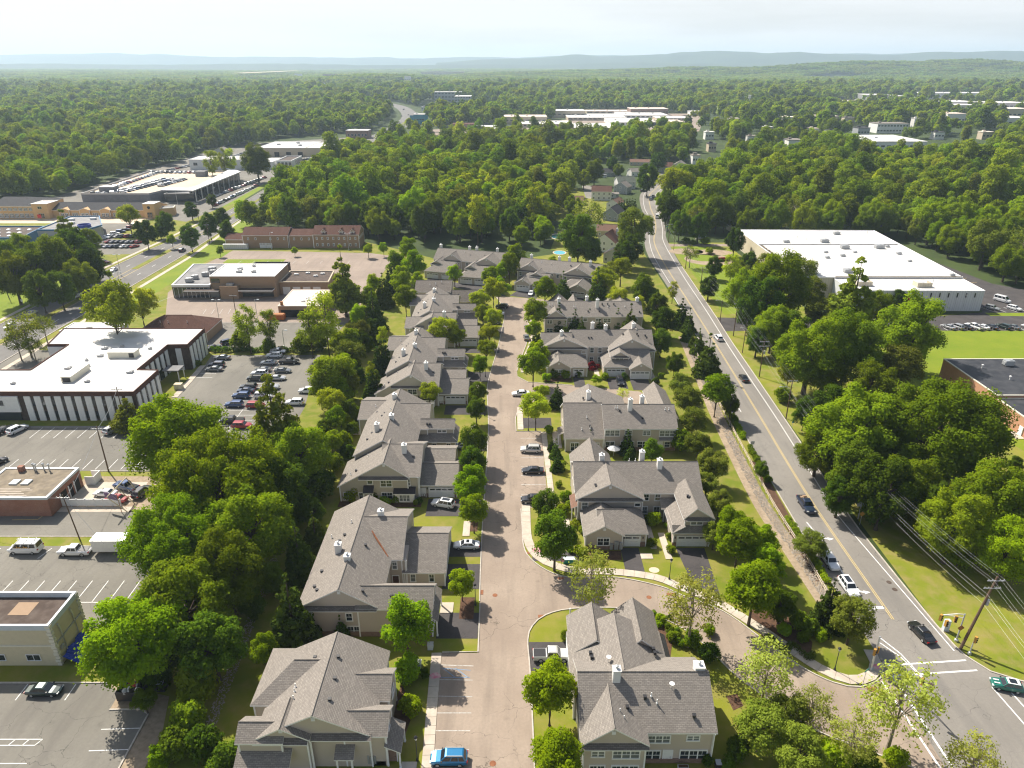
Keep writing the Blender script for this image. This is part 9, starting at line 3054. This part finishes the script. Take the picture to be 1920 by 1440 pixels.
tag(root, 'small red garden flag on a stick by the dark round tree', 'flag')
mb = MB()
mb.tube([(0, 0, 0), (0, 0, 1.5)], .03, 5)
mb.build('pole', M_['dark_metal'], root)
mb = MB()
mb.face([(0, 0, .7), (.5, -.08, .75), (.52, -.05, 1.4), (0, 0, 1.45)])
mb.build('cloth', M_['pink_paint'], root)
for x, y, r in ((4.5, 104.3, .9), (-11, 75.5, .8), (53.0, 77.2, .7)):
 mb = MB()
 mb.face([(x + r * math.cos(a * .45) * (1 + .25 * math.sin(3 * a)), y + r * .7 * math.sin(a * .45) * (1 + .2 * math.cos(2 * a)), 0.132) for a in range(14)])
 tag(mb.build('paint_mark', M_['pink_paint']), kind='structure')
root = empty('rail_fence', (0, 0, 0))
tag(root, 'long low timber rail fence between the stone swale and the through road hedge', 'fence')
fl = smooth_line([(51.9, 92.4), (52.0, 104), (51.7, 118), (52.0, 130), (52.9, 158), (53.9, 176), (55.6, 200), (56.6, 214)], 2.6)
pm = MB()
pm.box(-.09, .09, -.09, .09, 0, 1.15)
pme = pm.mesh('fence_post', M_['beige_stucco'])
for i, (x, y) in enumerate(fl):
 inst('post', pme, root, (x, y, 0))
 if i < len(fl) - 1:
  x2, y2 = fl[i + 1]
  for z in (.5, .95):
   mb = MB()
   mb.tube([(x, y, z), (x2, y2, z)], .075, 5)
   mb.build('rail', M_['beige_stucco'], root)
for i, (y0, y1, w) in enumerate(((95.5, 103, 1.3), (104.5, 113.5, 1.3), (127, 131.5, 1.5), (133.5, 141, 1.4), (146, 153, 1.5), (154, 160, 1.4))):
 cx = [52.9, 52.9, 53.5, 53.8, 54.1, 54.5][i]
 rg = random.Random(i)
 c = [(cx + rg.uniform(-.35, .35), y0 + (y1 - y0) * k / 15, rg.uniform(.35, .85)) for k in range(16)]
 me = leaf_mesh('hedge', c, [.62] * 16, 2200, .26, 'leaf_bright' if i % 2 == 0 else 'leaf_mid', 600 + i, low=-.8)
 o = inst('hedge', me)
 tag(o, f"{ORD[i]} length of clipped hedge from the near end between fence and through road", 'hedge', 'hedge lengths along the through road')
for i, (x0, x1, y, hh, m) in enumerate(((-91, -75, 201, 1.2, 'leaf_deep'), (-74, -58, 201, 1.2, 'leaf_deep'), (-94.5, -90.8, 190, .9, 'leaf_deep'))):
 rg = random.Random(40 + i)
 c = [(x0 + (x1 - x0) * k / 19, y + rg.uniform(-.5, .5), rg.uniform(.4, hh)) for k in range(20)]
 o = inst('hedge', leaf_mesh('hedge', c, [.8] * 20, 2400, .34, m, 640 + i, low=-.8))
 tag(o, f"{ORD[i]} dark hedge from the left at the back of the office lot", 'hedge', 'hedges of the office lot')
row_of('bush', [(1286, 451, 18), (1322, 452, 20), (1330, 470, 16), (1300, 455, 14)], 'dark low bush', 'round the planted mound on the warehouse lawn', 'bushes of the planted mound', sz=.7)
o = inst('shrub', leaf_mesh('shrub', [(93.5 + .8 * k, 309.5 + .3 * k, .7) for k in range(-3, 4)], [1.0] * 7, 1500, .4, 'leaf_red', 660, low=-.7))
tag(o, 'dark red low shrub bed on the planted mound', 'shrub')
c = [(38.5 + k * .42, 82.4 + .9 * math.sin(k * .9) - .22 * k, .3) for k in range(15)]
o = inst('flower_bed', leaf_mesh('flower_bed', c, [.55] * 15, 1800, .2, 'lavender', 670, low=-.6) if 'lavender' in M_ else leaf_mesh('flower_bed', c, [.55] * 15, 1800, .2, 'needle', 670, low=-.6))
tag(o, 'grey green flowering plants edging the corner bed', 'plants')
root = empty('parasol', (22.7, 138.3, 0))
tag(root, 'half folded pale blue parasol on the patio of the third right townhouse', 'parasol')
mb = MB()
mb.tube([(0, 0, 0), (0, 0, 2.5)], .04, 5)
mb.build('pole', M_['white_trim'], root)
mb = MB()
n = 8
for k in range(n):
 a, b2 = 2 * PI * k / n, 2 * PI * (k + 1) / n
 mb.face([(0, 0, 2.55), (1.5 * math.cos(a), 1.5 * math.sin(a), 1.9), (1.5 * math.cos(b2), 1.5 * math.sin(b2), 1.9)])
 mb.face([(1.5 * math.cos(a), 1.5 * math.sin(a), 1.9), (1.47 * math.cos(a), 1.47 * math.sin(a), 1.72), (1.47 * math.cos(b2), 1.47 * math.sin(b2), 1.72), (1.5 * math.cos(b2), 1.5 * math.sin(b2), 1.9)])
mb.build('canopy', M_['grey_metal'], root)
root = empty('parasol', (-36.2, 163, 0))
tag(root, 'pale open parasol on the back patio of the fourth left townhouse', 'parasol')
mb = MB()
mb.tube([(0, 0, 0), (0, 0, 2.4)], .04, 5)
mb.build('pole', M_['white_trim'], root)
mb = MB()
for k in range(n):
 a, b2 = 2 * PI * k / n, 2 * PI * (k + 1) / n
 mb.face([(0, 0, 2.5), (1.6 * math.cos(a), 1.6 * math.sin(a), 2.0), (1.6 * math.cos(b2), 1.6 * math.sin(b2), 2.0)])
mb.build('canopy', M_['white_paint'], root)
for i, (x, y, l) in enumerate(((-36.4, 171, 'back patio of the fourth left townhouse'), (-35.2, 211, 'back patio of the fifth left townhouse'), (-36.2, 150, 'back patio of the third left townhouse'))):
 mb = MB()
 mb.box(x - 1.6, x + 1.6, y - 2, y + 2, .01, .08)
 tag(mb.build('patio', M_['concrete']), kind='structure')
 root = empty('patio_table', (x, y, 0.08))
 tag(root, f"round table with chairs on the {l}", 'table', 'patio tables behind the left houses')
 mb = MB()
 mb.lathe(0, 0, [(.3, 0), (.05, .05), (.05, .68), (.55, .7), (.55, .74)], 12)
 mb.build('table_top', M_['dark_metal'], root)
for x, y, l in ((25.6, 61.0, 'dark wheeled bin at the right corner of the nearest right townhouse'), (6.2, 63.2, 'grey wheeled bin between trees left of the nearest right townhouse'), (17.9, 181.6, 'dark wheeled bin before the single garage of the fourth right townhouse')):
 o = Flat('wheeled_bin', l, 'bin')
 o.box('bin_body', x - .32, x + .32, y - .36, y + .36, .08, 1.0, 'dark_metal')
 o.box('lid', x - .35, x + .35, y - .4, y + .4, 1.0, 1.07, 'grey_metal')
o = Flat('patio_planter', 'white planter box by the glazed back door of the nearest right townhouse', 'planter')
o.box('box', 20.6, 21.9, 60.6, 61.1, 0, .5, 'white_paint')
o.box('soil', 20.65, 21.85, 60.65, 61.05, .5, .53, 'mulch')
print('woods', plant_woods(), 'single trees', N_TREES[0])
haze_box()
